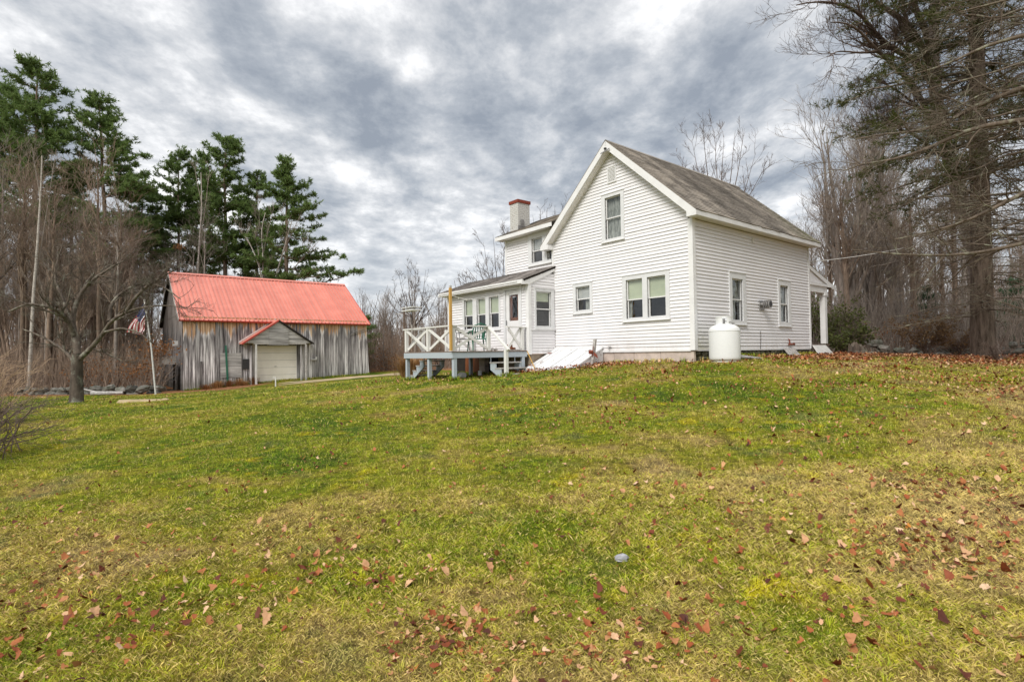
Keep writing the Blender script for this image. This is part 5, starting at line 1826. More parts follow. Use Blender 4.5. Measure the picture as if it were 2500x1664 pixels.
for s_ in ss:
    for t_ in ts: vs.append(flag_pt(s_, t_))
for i in range(11):
    for j in range(7): fs.append((i * 8 + j, (i + 1) * 8 + j, (i + 1) * 8 + j + 1, i * 8 + j + 1))
canton = MB().add(vs, fs).build('canton', 'flag_blue', flag)
mb = MB()
for i in range(9):
    for j in range(6 if i % 2 == 0 else 5):
        s_ = (.5 * (i % 2) + j + .4) / 6.3 * .42; t_ = (i + .7) / 10 * 7 / 13
        c = Vector(flag_pt(s_, t_)); e1 = (Vector(flag_pt(s_ + .012, t_)) - c); e2 = (Vector(flag_pt(s_, t_ + .022)) - c)
        for off in (-.006, .006):
            pts = []
            for q in range(10):
                rr = 1.0 if q % 2 == 0 else .45; an = math.pi / 5 * q
                pp = c + e1 * (rr * math.sin(an)) - e2 * (rr * math.cos(an)); pts.append((pp.x, pp.y + off, pp.z))
            mb.add(pts, [tuple(range(10))])
mb.build('stars', 'flag_white', canton)['kind'] = 'stuff'

# distant leaning utility pole between the trees
p = at_y(987, 845, 46.0)
up_ = empty('utility_pole', (p[0], p[1], gz(p[0], p[1])), 0, 'dark distant utility pole between bare trees beyond the deck', 'pole')
MB().tube([(0, 0, -.3), (.02, 0, 5.2)], [.12, .09], 8).build('pole', 'bark_brown', up_)
MB().bar((-.75, 0, 4.6), (.55, 0, 4.6), .08, .08).build('crossarm', 'pale', up_)

# service wire from the house corner
a_ = house_w(D + .02, .05, 3.05); b_ = at_y(2480, 520, 24.0)
wp = [a_ * (1 - t) + b_ * t - np.array([0, 0, .35 * 4 * t * (1 - t)]) for t in np.linspace(0, 1, 16)]
wire = MB().tube(wp, .013, 5).build('service_wire', 'pale', None)
tag(wire, 'pale service wire running from the house corner into the trees', 'wire')

# pale rock and a grey log on the lawn
p = at_y(1519, 1410, 4.05)
o = bpy.data.objects.new('rock', rock_mesh(np.random.default_rng(3), .055, .035, .028)); o.data.materials.append(MT['rock']); COL.objects.link(o)
o.location = (p[0], p[1], gz(p[0], p[1]) + .022); tag(o, 'small pale grey rock lying in the open lawn', 'rock')
p = at_y(372, 1000, 18.6)
o = MB().add(*(lambda n=18: ([(1.15 * math.cos(t) * (1 + .12 * math.sin(3 * t)), .26 * math.sin(t), .035) for t in np.linspace(0, 2 * math.pi, n, endpoint=False)] + [(1.25 * math.cos(t) * (1 + .12 * math.sin(3 * t)), .33 * math.sin(t), -.06) for t in np.linspace(0, 2 * math.pi, n, endpoint=False)], [tuple(range(n))] + [(i, i + n, (i + 1) % n + n, (i + 1) % n) for i in range(n)]))()).build('ledge_stone', 'dirt', None, (p[0], p[1], gz(p[0], p[1])))
tag(o, 'long flat tan ledge stone flush with the grass near the flagpole', 'stone')
p = at_y(404, 1006, 18.2)
o = bpy.data.objects.new('pale_stone', rock_mesh(np.random.default_rng(4), .12, .08, .05)); o.data.materials.append(MT['dirt']); COL.objects.link(o)
o.location = (p[0], p[1], gz(p[0], p[1]) + .02); tag(o, 'small tan stone beside the flat ledge stone', 'stone')


# ================================================================== stone walls
def stone_wall(label, path, rows, size, seed, gap=.0, drop=.1):
    rr = random.Random(seed)
    P = resample([(x, y, 0) for x, y in path], 200)
    L = np.concatenate([[0], np.cumsum(np.linalg.norm(np.diff(P, axis=0), axis=1))])
    x0, y0 = P[0, 0], P[0, 1]
    root = empty('stone_wall', (x0, y0, gz(x0, y0)), 0, label, 'stone wall')
    for row in range(rows):
        s = rr.uniform(0, .2)
        while s < L[-1]:
            wd = size * rr.uniform(.6, 1.5)
            if rr.random() > gap + .22 * row * (row > 1):
                k = np.interp(s + wd / 2, L, np.arange(200)); i = int(min(198, k))
                t = P[i + 1] - P[i]; x, y = P[i, 0] + rr.gauss(0, .08), P[i, 1] + rr.gauss(0, .10)
                h = size * rr.uniform(.5, .85)
                place_stone(root, 'stone', x - x0, y - y0, gz(x, y) - gz(x0, y0) + row * size * .52 + h * .25 - drop, wd, size * rr.uniform(.7, 1.1), h, math.atan2(t[1], t[0]) + rr.uniform(-.4, .4), tilt=.3)
            s += wd * .92
    return root


stone_wall('mossy tumbled fieldstone wall at the wood edge by the flagpole', [(col_x(40, 27.6), 27.6), (col_x(130, 27.9), 27.9), (col_x(260, 27.6), 27.6), (col_x(345, 27.3), 27.3), (col_x(395, 28.2), 28.2)], 2, .5, 3, .12)
stone_wall('grey fieldstone wall between the stump and the great trunk', [(col_x(2062, 22.5), 22.5), (col_x(2160, 22.2), 22.2), (col_x(2270, 22.0), 22.0), (col_x(2375, 21.6), 21.6)], 3, .46, 5, .04)
stone_wall('dark mossy fieldstone wall on the far side of the great trunk', [(col_x(2430, 21), 21), (col_x(2520, 20.4), 20.4), (col_x(2640, 20), 20)], 3, .42, 6, .05)

# ================================================================== trees
def px_poly(pts):
    return [at_y(u, v, Y) for (u, v, Y) in pts]


def limb_tree(name, base_uvY, polys, label, mt_trunk, mt_br, seed, H, n1, n2, n3, n4, cat='tree', base=None, up=.25, l1=.2, ang=(.5, 1.1), rmin=.008, twr=.0055, trunk_n=1, K=20, leaves=0):
    """tree whose trunk and main limbs follow given polylines (world points, r0, r1); twigs are grown on them"""
    rng = np.random.default_rng(seed)
    b = np.array(base if base is not None else at_y(*base_uvY), float)
    b[2] = gz(b[0], b[1])
    def arr(pl):
        pts = np.array([resample(np.array(p_[0]) - b, K) for p_ in pl]); rad = np.array([np.linspace(p_[1], p_[2], K) for p_ in pl])
        j = rng.normal(0, .012, pts.shape); j[:, 0] = 0
        return pts + np.cumsum(j, 1) * .5, rad
    tp_, tr_ = arr(polys[:trunk_n]); lp, lr = arr(polys[trunk_n:])
    tr_[:, 0] *= 1.3
    tv = tube_arrays(tp_, tr_, 12)
    lst = [tube_arrays(lp, lr, 8)]
    b1, r1 = spawn(rng, lp, lr, n1, 8, (H * l1 * .5, H * l1), ang, .12, up, .13, .5, rmin * 1.6, .25, .4)
    lst.append(tube_arrays(b1, r1, 5))
    al = np.concatenate([b1]); ar = r1
    b2, r2 = spawn(rng, al, ar, n2, 6, (H * .05, H * .11), (.4, 1.0), .1, up, .15, .6, rmin, .3, .4)
    lst.append(tube_arrays(b2, r2, 4))
    b3, r3 = spawn(rng, b2, r2, n3, 4, (H * .025, H * .06), (.4, 1.0), .1, up, .18, .7, twr, .5, .3)
    lst.append(tube_arrays(b3, r3, 3))
    if n4:
        b4, r4 = spawn(rng, b3, r3, n4, 3, (H * .012, H * .03), (.4, 1.0), .1, up, .2, .8, twr * .8, .6, .3)
        lst.append(tube_arrays(b4, r4, 3))
    root = tree_thing(name, b, tv, join_arrays(lst), mt_trunk, mt_br, label, cat, brname='crown')
    if leaves:
        i = rng.integers(0, len(b3), leaves)
        v, t, rd = leaf_cards(rng, b3[i, -1], .09)
        link('clinging_leaves', np_mesh('clinging_leaves', v, None, t, {'rnd': rd}), 'leaf_russet', root)
    return root


# --- the crooked apple tree at left
AB = at_y(185, 982, 21.0)
ap = lambda *q: px_poly(q)
limb_tree('apple_tree', None, [
    (ap((186, 985, 21), (188, 930, 21), (190, 890, 21), (192, 862, 21)), .24, .17),
    (ap((190, 880, 21), (214, 857, 20.9), (254, 811, 20.7), (266, 784, 20.6), (309, 759, 20.4), (355, 747, 20.2), (413, 744, 20.0), (455, 752, 19.8)), .10, .005),
    (ap((190, 865, 21), (178, 800, 21.2), (177, 770, 21.3), (184, 738, 21.4), (193, 713, 21.5), (214, 689, 21.6), (260, 655, 21.8), (300, 636, 22)), .13, .03),
    (ap((309, 759, 20.4), (335, 722, 20.2), (361, 698, 20.1), (407, 670, 20), (430, 660, 19.9)), .07, .02),
    (ap((181, 820, 21.1), (171, 785, 20.9), (147, 759, 20.6), (116, 747, 20.3), (60, 740, 20), (15, 762, 19.8)), .10, .025),
    (ap((171, 785, 20.9), (150, 720, 21.2), (135, 695, 21.4), (132, 650, 21.6), (150, 600, 21.8)), .08, .02),
    (ap((266, 784, 20.6), (270, 740, 20.9), (300, 710, 21.2), (345, 690, 21.4), (400, 700, 21.4), (440, 730, 21.3)), .07, .02),
    (ap((190, 890, 21), (150, 850, 21.5), (100, 820, 22), (50, 800, 22.4)), .07, .02),
    (ap((254, 811, 20.7), (290, 800, 20.2), (330, 808, 19.8), (370, 840, 19.5)), .05, .015)],
    'crooked bare apple tree with a dark forked trunk beside the flagpole', 'bark_apple', 'bark_apple', 31, 8.0, 70, 420, 1600, 2200, base=AB, up=.12, l1=.24, rmin=.008, twr=.0052)

# --- the great conifer on the right, with many dead lower branches
BT = at_y(2402, 874, 18.0); BT[2] = gz(BT[0], BT[1])
tv, lim, ned = conifer(77, 21.0, .31, crown0=.26, width=.215, nbr=180, per=74, nb=7, needle=.20, nw=.024, droop=.22, rise=.08, dead=190, ragged=.3, spray=(.03, .065), nspray=10, inner=.04, dead_top=2.6)
tree_thing('great_spruce', BT, tv, lim, 'bark_big', 'bark_lichen', 'great dark conifer with a thick furrowed trunk and dead lower branches', 'tree', needles=ned, mt_needle='needle_dark', brname='limbs')

# --- bare maple leaning out from behind it
MBs = at_y(2415, 870, 22.0)
mp = lambda *q: px_poly([(u, v, 22.0 + dy_) for (u, v, dy_) in q])
limb_tree('maple_tree', None, [
    (mp((2412, 872, 0), (2385, 640, -.2), (2330, 430, -.4), (2290, 300, -.6), (2273, 160, -.8), (2280, 40, -.8), (2290, -140, -.6)), .34, .13),
    (mp((2268, 155, -.8), (2246, 107, -1), (2214, 57, -1.3), (2186, 36, -1.5), (2139, 7, -1.8), (2090, -30, -2)), .15, .04),
    (mp((2273, 150, -.8), (2264, 90, -.6), (2225, 0, -.3), (2195, -90, 0)), .14, .05),
    (mp((2275, 200, -.8), (2239, 153, -1.2), (2160, 110, -1.6), (2132, 82, -1.8), (2100, 36, -2), (2050, 10, -2.2), (1975, 8, -2.4), (1940, 18, -2.5)), .12, .02),
    (mp((2286, 330, -.6), (2268, 278, -1), (2236, 214, -1.5), (2193, 168, -2), (2143, 125, -2.4), (2100, 75, -2.7), (2060, 50, -3), (2030, 55, -3.2)), .12, .02),
    (mp((2143, 125, -2.4), (2100, 130, -2.6), (2050, 125, -2.8), (2020, 140, -3)), .05, .012),
    (mp((2280, 40, -.8), (2330, -60, -.6), (2370, -150, -.4)), .12, .05),
    (mp((2290, 310, -.6), (2240, 260, -1.6), (2180, 215, -2.4), (2120, 190, -3)), .07, .015),
    (mp((2300, 380, -.5), (2230, 330, -1.2), (2160, 300, -1.8), (2090, 300, -2.2)), .06, .015)],
    'tall bare maple arching out from behind the great conifer', 'bark_grey', 'twig_dark', 32, 13.0, 80, 560, 2300, 3800, base=MBs, up=.22, l1=.20, rmin=.008, twr=.0055, leaves=60)

# --- lichen-grey limbs reaching in from a tree that stands outside the frame
FT = np.array([15.6, 13.2, 0.0])
def fl(*q):
    return [FT + np.array([0, 0, gz(15.6, 13.2) + q[0]])] + px_poly(q[1:])
_rx = random.Random(12)
EXTRA = []
for k in range(15):
    v0 = -20 + k * 42 + _rx.uniform(-15, 15); dy_ = _rx.uniform(-1.2, 3.0); ue = _rx.uniform(2180, 2390); sag = _rx.uniform(10, 90)
    hh = at_y(2700, v0 - 40, 13.2)[2] - gz(15.6, 13.2)
    EXTRA.append((fl(hh, (2600, v0 - 20 + _rx.uniform(-20, 20), 13.2 + dy_ * .4), (2500, v0 + _rx.uniform(-15, 15), 13.2 + dy_ * .6), (2500 * .6 + ue * .4, v0 + sag * .4 + _rx.uniform(-20, 20), 13.2 + dy_ * .8), (2500 * .25 + ue * .75, v0 + sag * .8 + _rx.uniform(-20, 20), 13.2 + dy_), (ue, v0 + sag, 13.2 + dy_)), _rx.uniform(.03, .07), .009))
limb_tree('lichen_tree', None, [
    ([FT + np.array([0, 0, 1.0]), FT + np.array([.05, .05, 4]), FT + np.array([0, .1, 9]), FT + np.array([.1, .2, 15])], .32, .12),
    (fl(6.6, (2600, 190, 13), (2500, 211, 13), (2386, 257, 13.2), (2275, 321, 13.4), (2157, 325, 13.6), (2090, 340, 13.7)), .11, .012),
    (fl(5.7, (2600, 285, 12.4), (2500, 293, 12.4), (2371, 311, 12.6), (2279, 364, 12.8), (2196, 393, 12.9), (2103, 398, 13), (2060, 420, 13)), .11, .012),
    (fl(4.2, (2600, 425, 11.8), (2500, 464, 11.8), (2426, 504, 11.9), (2340, 546, 12), (2257, 566, 12.2), (2180, 580, 12.4)), .10, .012),
    (fl(3.2, (2600, 560, 13), (2500, 593, 13), (2346, 624, 13.2), (2203, 619, 13.4), (2078, 606, 13.6)), .08, .010),
    (fl(7.6, (2600, 60, 12.6), (2500, 85, 12.6), (2400, 110, 12.8), (2310, 160, 13), (2230, 180, 13.2)), .10, .014),
    (fl(8.8, (2600, -40, 13), (2500, -10, 13), (2420, 10, 13.2), (2340, 30, 13.4)), .10, .014),
    (fl(2.4, (2600, 800, 14), (2500, 759, 14), (2440, 738, 14.2), (2418, 733, 14.4)), .06, .012),
    (fl(5.0, (2620, 360, 14.4), (2500, 385, 14.4), (2400, 430, 14.6), (2300, 450, 14.8), (2210, 500, 15)), .08, .012)] + EXTRA,
    'lichen-covered bare branches reaching in over the lawn from outside the picture', 'bark_lichen', 'bark_lichen', 33, 9.0, 260, 1500, 4300, 1600, base=FT, up=.02, l1=.24, ang=(.5, 1.15), rmin=.006, twr=.0042)

# --- tall bare trees behind the house on the right
for k, (u, Y, h, st, sd, lab) in enumerate(((2070, 30, 13.4, 3, 51, 'tall many-stemmed bare maple nearest the front porch'), (2125, 33, 14.2, 3, 52, 'tall many-stemmed bare maple behind the stump'),
                                            (2200, 36, 13.5, 2, 53, 'tall bare tree behind the stone wall and the brown bush'))):
    t_, b_, _ = bare_tree(sd, h, .30, stems=st, spread=.16, fork=.22, n1=36, n2=200, n3=700, n4=1600, up=.55, l1=.40, a1=(.35, .85), rmin=.009, twr=.006)
    x = col_x(u, Y)
    tree_thing('bare_maple', (x, Y, gz(x, Y) - .1), t_, b_, 'bark_grey', 'twig', lab, 'tree', brname='crown', rz=k * 1.3)
def fan_tree(u, v0, Y, vf, tips, lab, seed, n, r0=.16, H=7, twr=.007):
    """bare tree: trunk at photo column u forking at vf into limbs that end at the given photo points"""
    base_ = at_y(u, 862, Y); base_[2] = gz(base_[0], Y) - .1
    fk = at_y(v0, vf, Y)
    polys = [([base_, (base_ + fk) / 2 + np.array([.1, 0, 0]), fk], r0, r0 * .6)]
    rg = np.random.default_rng(seed)
    for (tu, tv_) in tips:
        tp_ = at_y(tu, tv_, Y + rg.uniform(-1.5, 1.5)); st_ = base_ + (fk - base_) * rg.uniform(.72, 1.0)
        md = st_ + (tp_ - st_) * .5 + np.array([(tp_[0] - st_[0]) * .18, 0, -.02 * abs(tp_[0] - st_[0])])
        polys.append(([st_, md, tp_], r0 * .38, .006))
    return limb_tree('bare_tree', None, polys, lab, 'bark_grey', 'twig_dark', seed, H, n * 2, n * 9, n * 26, n * 20, base=base_, up=.22, l1=.30, ang=(.35, .9), rmin=.008, twr=twr)


fan_tree(1752, 1752, 36, 540, [(1672, 400), (1690, 340), (1715, 312), (1742, 325), (1768, 330), (1795, 318), (1818, 315), (1846, 372), (1866, 408), (1660, 440)], 'bare forked treetop rising above the house ridge', 61, 32, .14, 8.5)
fan_tree(1225, 1222, 37, 720, [(1140, 655), (1158, 620), (1180, 590), (1205, 572), (1130, 690), (1232, 570), (1260, 560)], 'bare tree rising behind the upper wing and chimney', 63, 22, .10, 6.5)
fan_tree(1330, 1330, 40, 600, [(1300, 525), (1318, 512), (1336, 508), (1356, 500), (1372, 505)], 'twiggy treetop just showing over the wing roof', 65, 10, .10, 6.5)
fan_tree(1012, 1010, 41, 760, [(958, 705), (975, 668), (995, 650), (1015, 645), (1038, 660), (1058, 690), (1068, 715), (950, 735)], 'round-topped bare tree behind the bird feeder', 64, 24, .11, 6)

# --- pines behind the barn and at the left edge
PINES = [  # u, v top, Y, crown start, width, seed, bias, label
    (92, 166, 43, .48, .165, 1, None, 'tallest white pine at the left, its crown cut by the frame edge trees'),
    (2, 205, 46, .45, .16, 2, None, 'white pine cut by the left edge of the picture'),
    (258, 236, 44, .42, .165, 3, (0.0, .9), 'white pine with long limbs sweeping towards the barn ridge'),
    (345, 455, 50, .34, .20, 4, None, 'low dark white pine filling the gap beside the barn ridge'),
    (432, 368, 52, .45, .15, 5, None, 'slim pale-green white pine above the left end of the barn roof'),
    (486, 372, 54, .50, .13, 6, None, 'narrow-topped white pine just left of the broadest one'),
    (552, 336, 50, .40, .175, 7, None, 'broadest white pine above the middle of the barn roof'),
    (622, 420, 51, .42, .15, 8, None, 'short white pine between the broadest and the outermost pine'),
    (696, 386, 47, .26, .20, 9, (0.0, 1.0), 'outermost white pine with tiered limbs reaching out over open sky'),
    (180, 420, 50, .40, .19, 10, None, 'dark white pine half hidden by reddish bare trees at the left')]
made = {}
for i, (u, v, Y, c0, wd, sd, bias, lab) in enumerate(PINES):
    top = at_y(u, v, Y); x = top[0]; g = gz(x, Y); h = top[2] - g
    if sd in (1, 3, 7, 9):
        tv, lim, ned = conifer(100 + sd, h, .25, c0, wd, 120, 74, 6, .30, .072, 0.03, .20, 22, bias, ragged=.28)
        made[sd] = (tree_thing('white_pine', (x, Y, g - .1), tv, lim, 'bark_brown', 'bark_brown', lab, 'tree', 'white pines behind the barn', ned, 'needle', brname='limbs'), h)
for i, (u, v, Y, c0, wd, sd, bias, lab) in enumerate(PINES):
    if sd in made: continue
    top = at_y(u, v, Y); x = top[0]; g = gz(x, Y); h = top[2] - g
    src, h0 = made[{2: 1, 4: 7, 5: 1, 6: 3, 8: 7, 10: 7}[sd]]
    o = copy_tree(src); o.location = (x, Y, g - .1); o.rotation_euler = (0, 0, 1.3 + i * 1.9)
    o.scale = (h / h0 * wd / .165, h / h0 * wd / .165, h / h0); o['label'] = lab

# --- reddish bushy trees in front of the pines at left
RED = []
for k, (u, Y, h, sd) in enumerate(((30, 33, 9.2, 71), (150, 32, 9.8, 72), (235, 33, 8.6, 73), (320, 34, 7.2, 74))):
    if k >= 2:
        o = copy_tree(RED[k - 2][0]); x = col_x(u, Y); o.location = (x, Y, gz(x, Y) - .1); o.rotation_euler = (0, 0, 2.2 + k); q_ = h / RED[k - 2][1]; o.scale = (q_, q_, q_)
        o['label'] = ['bushy reddish bare tree leaning towards the second pine', 'low bushy reddish bare tree just beside the barn ridge end'][k - 2]; continue
    t_, b_, _ = bare_tree(sd, h, .12, stems=3, spread=.34, fork=.18, n1=28, n2=140, n3=520, n4=1200, up=.5, l1=.36, a1=(.3, .75), rmin=.009, twr=.007)
    x = col_x(u, Y)
    RED.append((None, h)); RED[-1] = (tree_thing('bare_tree', (x, Y, gz(x, Y) - .1), t_, b_, 'twig_red', 'twig_red', ['bushy reddish bare tree near the left edge, behind the birch', 'tallest bushy reddish bare tree behind the apple tree', 'bushy reddish bare tree leaning towards the second pine', 'low bushy reddish bare tree just beside the barn ridge end', 'bushy bare tree cut by the left edge of the picture'][k], 'tree', brname='crown', rz=k), h)

# --- birches
for k, (pl, r0, lab) in enumerate((
        ([(70, 935, 29), (78, 800, 29), (82, 720, 29.2), (92, 600, 29.3), (98, 480, 29.5), (102, 380, 29.6)], .10, 'white-barked birch with a slightly bent trunk at the left'),
        ([(480, 800, 46), (482, 700, 46), (484, 640, 46), (489, 560, 46), (493, 500, 46), (490, 420, 46)], .11, 'slim white birch stem rising above the left part of the barn roof'),
        ([(640, 800, 45), (640, 690, 45), (635, 650, 45), (612, 600, 45), (600, 575, 45)], .10, 'pale birch stem leaning left above the middle of the barn roof'),
        ([(640, 800, 45.2), (641, 690, 45.2), (642, 620, 45.3), (636, 560, 45.4), (648, 520, 45.4)], .10, 'upright pale birch stem above the middle of the barn roof'),
        ([(662, 800, 45), (668, 690, 45), (690, 620, 45), (702, 570, 45), (712, 540, 45)], .10, 'pale birch stem leaning right below the outermost pine'),
        ([(690, 800, 46), (700, 680, 46), (730, 640, 46.2), (760, 600, 46.4)], .08, 'thin pale birch slanting far right below the outermost pine'))):
    w_ = px_poly(pl); b0 = w_[0]
    w_[0] = np.array([b0[0], b0[1], gz(b0[0], b0[1]) - .1])
    mid = [w_[min(2, len(w_) - 2)], w_[-1] + np.array([.6, .3, .5])]
    mid2 = [w_[-2], w_[-1] + np.array([-.7, .2, .8])]
    limb_tree('birch_tree', None, [(w_, r0, .03), (mid, .035, .012), (mid2, .035, .012)], lab, 'bark_birch', 'twig', 200 + k, 9, 12, 40, 100, 100, base=w_[0], up=.4, l1=.16, rmin=.009, twr=.007)

# --- the wood: slender trees one can tell apart, copied from a few kinds
protos = []
for k in range(8):
    h = 10.5 + 1.8 * (k % 4)
    t_, b_, _ = bare_tree(300 + k, h, .10 + .024 * (k % 5), stems=1, fork=.38, n1=13, n2=50, n3=160, n4=300, up=.5, l1=.24, a1=(.4, .95), rmin=.010, twr=.008, wob=.035)
    mats = ('bark_grey', 'twig') if k % 2 else ('bark_brown', 'twig_red')
    protos.append((np_mesh('trunk', *t_, smooth=True), np_mesh('crown', *b_, smooth=True), mats))
    protos[-1][0].materials.append(MT[mats[0]]); protos[-1][1].materials.append(MT[mats[1]])


def wood_tree(x, y, k, s, rz, label, group, tilt=.03):
    me_t, me_c, _ = protos[k % 8]
    r = empty('slender_tree', (x, y, gz(x, y) - .1), rz, label, 'tree', group)
    r.scale = (s, s, s); r.rotation_euler = (random.uniform(-tilt, tilt), random.uniform(-tilt, tilt), rz)
    link('trunk', me_t, None, r); link('crown', me_c, None, r)


def in_barn(x, y, m_=1.2):
    lx = (x - BX) * HCOS + (y - BY) * HSIN; ly = -(x - BX) * HSIN + (y - BY) * HCOS
    return -m_ < lx < BL + m_ and -m_ < ly < BD + m_


def in_house(x, y, m_=.3):
    lx = (x - HX) * HCOS + (y - HY) * HSIN; ly = -(x - HX) * HSIN + (y - HY) * HCOS
    return (-m_ < lx < 9.3 + m_ and -m_ < ly < W + m_) or (-1.25 - m_ < lx < 4.3 + m_ and W - m_ < ly < 10.5 + m_)


rr = random.Random(99)
n = 0


def ZONE(u, zones, far):
    z = next(b for a, b in zones if u < a)
    return ('thin distant bare tree in the wood ' if far else 'slender bare tree at the front of the wood ') + z


while n < 140:
    Y = rr.uniform(29.5, 62); u = rr.uniform(-60, 800); x = col_x(u, Y)
    if in_barn(x, Y, 2.0) or (u > 420 and Y < 44): continue
    wood_tree(x, Y, rr.randrange(8), rr.uniform(.62, 1.02) * (.72 if u > 520 else 1), rr.uniform(0, 6.28), ZONE(u, ((150, 'near the left edge'), (300, 'behind the apple tree'), (420, 'behind the flagpole'), (9999, 'above the barn roof')), Y > 45), 'bare trees of the wood by the barn'); n += 1
n = 0
while n < 46:
    Y = rr.uniform(43, 66); u = rr.uniform(790, 1180); x = col_x(u, Y)
    wood_tree(x, Y, rr.randrange(8), rr.uniform(.30, .56), rr.uniform(0, 6.28), 'small bare tree in the thicket between the barn and the house', 'small bare trees of the thicket beyond the deck'); n += 1
n = 0
while n < 95:
    Y = rr.uniform(27, 60); u = rr.uniform(1950, 2620); x = col_x(u, Y)
    wood_tree(x, Y, rr.randrange(8), rr.uniform(.45, .95), rr.uniform(0, 6.28), ZONE(u, ((2150, 'behind the stump and front porch'), (2360, 'behind the stone wall'), (9999, 'past the great trunk')), Y > 42), 'bare trees of the wood behind the house'); n += 1


# --- undergrowth thickets (nobody could count the stems)
def thicket(name, label, boxes, mat, seed, hrange, twigs=1.5, rad=.009):
    """boxes: (u0,u1,Y0,Y1,count)"""
    rng = np.random.default_rng(seed)
    xs, ys, hs = [], [], []
    for (u0, u1, a0, a1, c, hm) in boxes:
        Y = rng.uniform(a0, a1, c); u = rng.uniform(u0, u1, c)
        x = Y * (u - 1250) / FPX
        ok = np.array([not in_barn(p_, q_, .4) and not in_house(p_, q_, .8) for p_, q_ in zip(x, Y)])
        xs.append(x[ok]); ys.append(Y[ok]); hs.append(rng.uniform(hrange[0], hrange[1], ok.sum()) * hm)
    x = np.concatenate(xs); y = np.concatenate(ys); h = np.concatenate(hs); M = len(x)
    z = ground_z(x, y)
    K = 4
    pts = np.zeros((M, K, 3)); pts[:, 0] = np.stack([x, y, z - .05], 1)
    d = unit(np.stack([rng.normal(0, .28, M), rng.normal(0, .28, M), np.ones(M)], 1))
    for k in range(1, K):
        pts[:, k] = pts[:, k - 1] + d * (h / (K - 1))[:, None]
        d = unit(d + rng.normal(0, .13, (M, 3)))
    r = (rad * rng.uniform(.6, 1.7, M) * np.clip(h / 2, .6, 2.2))[:, None] * np.linspace(1, .3, K)[None]
    lst = [tube_arrays(pts, r, 3)]
    nt_ = int(M * twigs)
    tp_, tr_ = spawn(rng, pts, r, nt_, 3, (.25, .9), (.35, 1.0), .25, .15, .15, .6, .0045, .4, .3)
    lst.append(tube_arrays(tp_, tr_, 3))
    v, q = join_arrays(lst)
    o = link(name, np_mesh(name, v, q, smooth=True), mat)
    return tag(o, label, 'undergrowth', kind='stuff'), pts


_, th1 = thicket('undergrowth', 'dense brown brush and saplings at the edge of the wood by the barn', [(-60, 400, 28.6, 36, 2500, 1.0), (-60, 400, 36, 52, 1200, 1.9), (400, 830, 43, 60, 1000, 2.0)], 'twig_red', 1, (.8, 3.2), 1.4, .009)
_, th2 = thicket('undergrowth', 'brown brush in the gap between barn and house', [(800, 1240, 40, 54, 2100, 1.0), (800, 1240, 54, 75, 1200, 1.7)], 'twig_red', 2, (1.0, 3.8), 1.4, .011)
_, th3 = thicket('undergrowth', 'grey-brown brush behind the stone wall on the right', [(1960, 2600, 23.5, 34, 2700, 1.0), (1960, 2600, 34, 60, 2000, 1.9)], 'twig', 3, (.9, 3.6), 1.4, .010)
# the far wood, a mass of stems that closes the view
thicket('far_wood', 'far grey-brown wood closing the view', [(-80, 1240, 66, 105, 1500, 1.0), (1650, 2600, 60, 95, 1200, 1.0)], 'twig', 4, (5, 11), 1.6, .03)
# clinging russet leaves of beech saplings
rng = np.random.default_rng(8)
for nm, lab, spots in (('beech_sapling', 'beech sapling with clinging orange leaves beside the barn end', [(388, 850, 29.6, .9, 500)]), ('beech_sapling', 'russet-leaved beech brush behind the apple tree', [(225, 900, 29.5, 1.3, 420)]),
                       ('beech_sapling', 'russet-leaved brush behind the flagpole', [(335, 900, 29.0, 1.0, 380)]), ('beech_sapling', 'sprig of orange leaves among the bare trees above the barn ridge end', [(438, 600, 44, .35, 120)]),
                       ('beech_sapling', 'pale orange-leaved brush just past the barn corner', [(945, 880, 41, 1.5, 500)]), ('beech_sapling', 'pinkish-brown leafy saplings behind the stone wall', [(2180, 820, 26, 1.1, 420)])):
    for (u, v, Y, rad_, c) in spots:
        p = at_y(u, v, Y); g = gz(p[0], p[1])
        cen = rng.normal(0, 1, (c, 3)) * np.array([rad_, rad_ * .6, rad_ * .55]) * .6
        hh = p[2] - g
        vv, tt, rd = leaf_cards(rng, cen + np.array([0, 0, hh]), .13)
        K = 5; M = 7
        st_ = np.zeros((M, K, 3)); st_[:, :, 2] = np.linspace(0, hh + rad_ * .5, K)[None]
        st_[:, :, 0] = rng.normal(0, rad_ * .4, (M, 1)) * np.linspace(.15, 1, K)[None]; st_[:, :, 1] = rng.normal(0, rad_ * .3, (M, 1)) * np.linspace(.15, 1, K)[None]
        root = empty(nm, (p[0], p[1], g - .05), 0, lab, 'sapling')
        sv = tube_arrays(st_, np.full((M, 1), .018) * np.linspace(1, .35, K)[None], 4)
        link('trunk', np_mesh('trunk', *sv, smooth=True), 'bark_grey', root)
        link('crown', np_mesh('crown', vv, None, tt, {'rnd': rd}), 'leaf_russet', root)


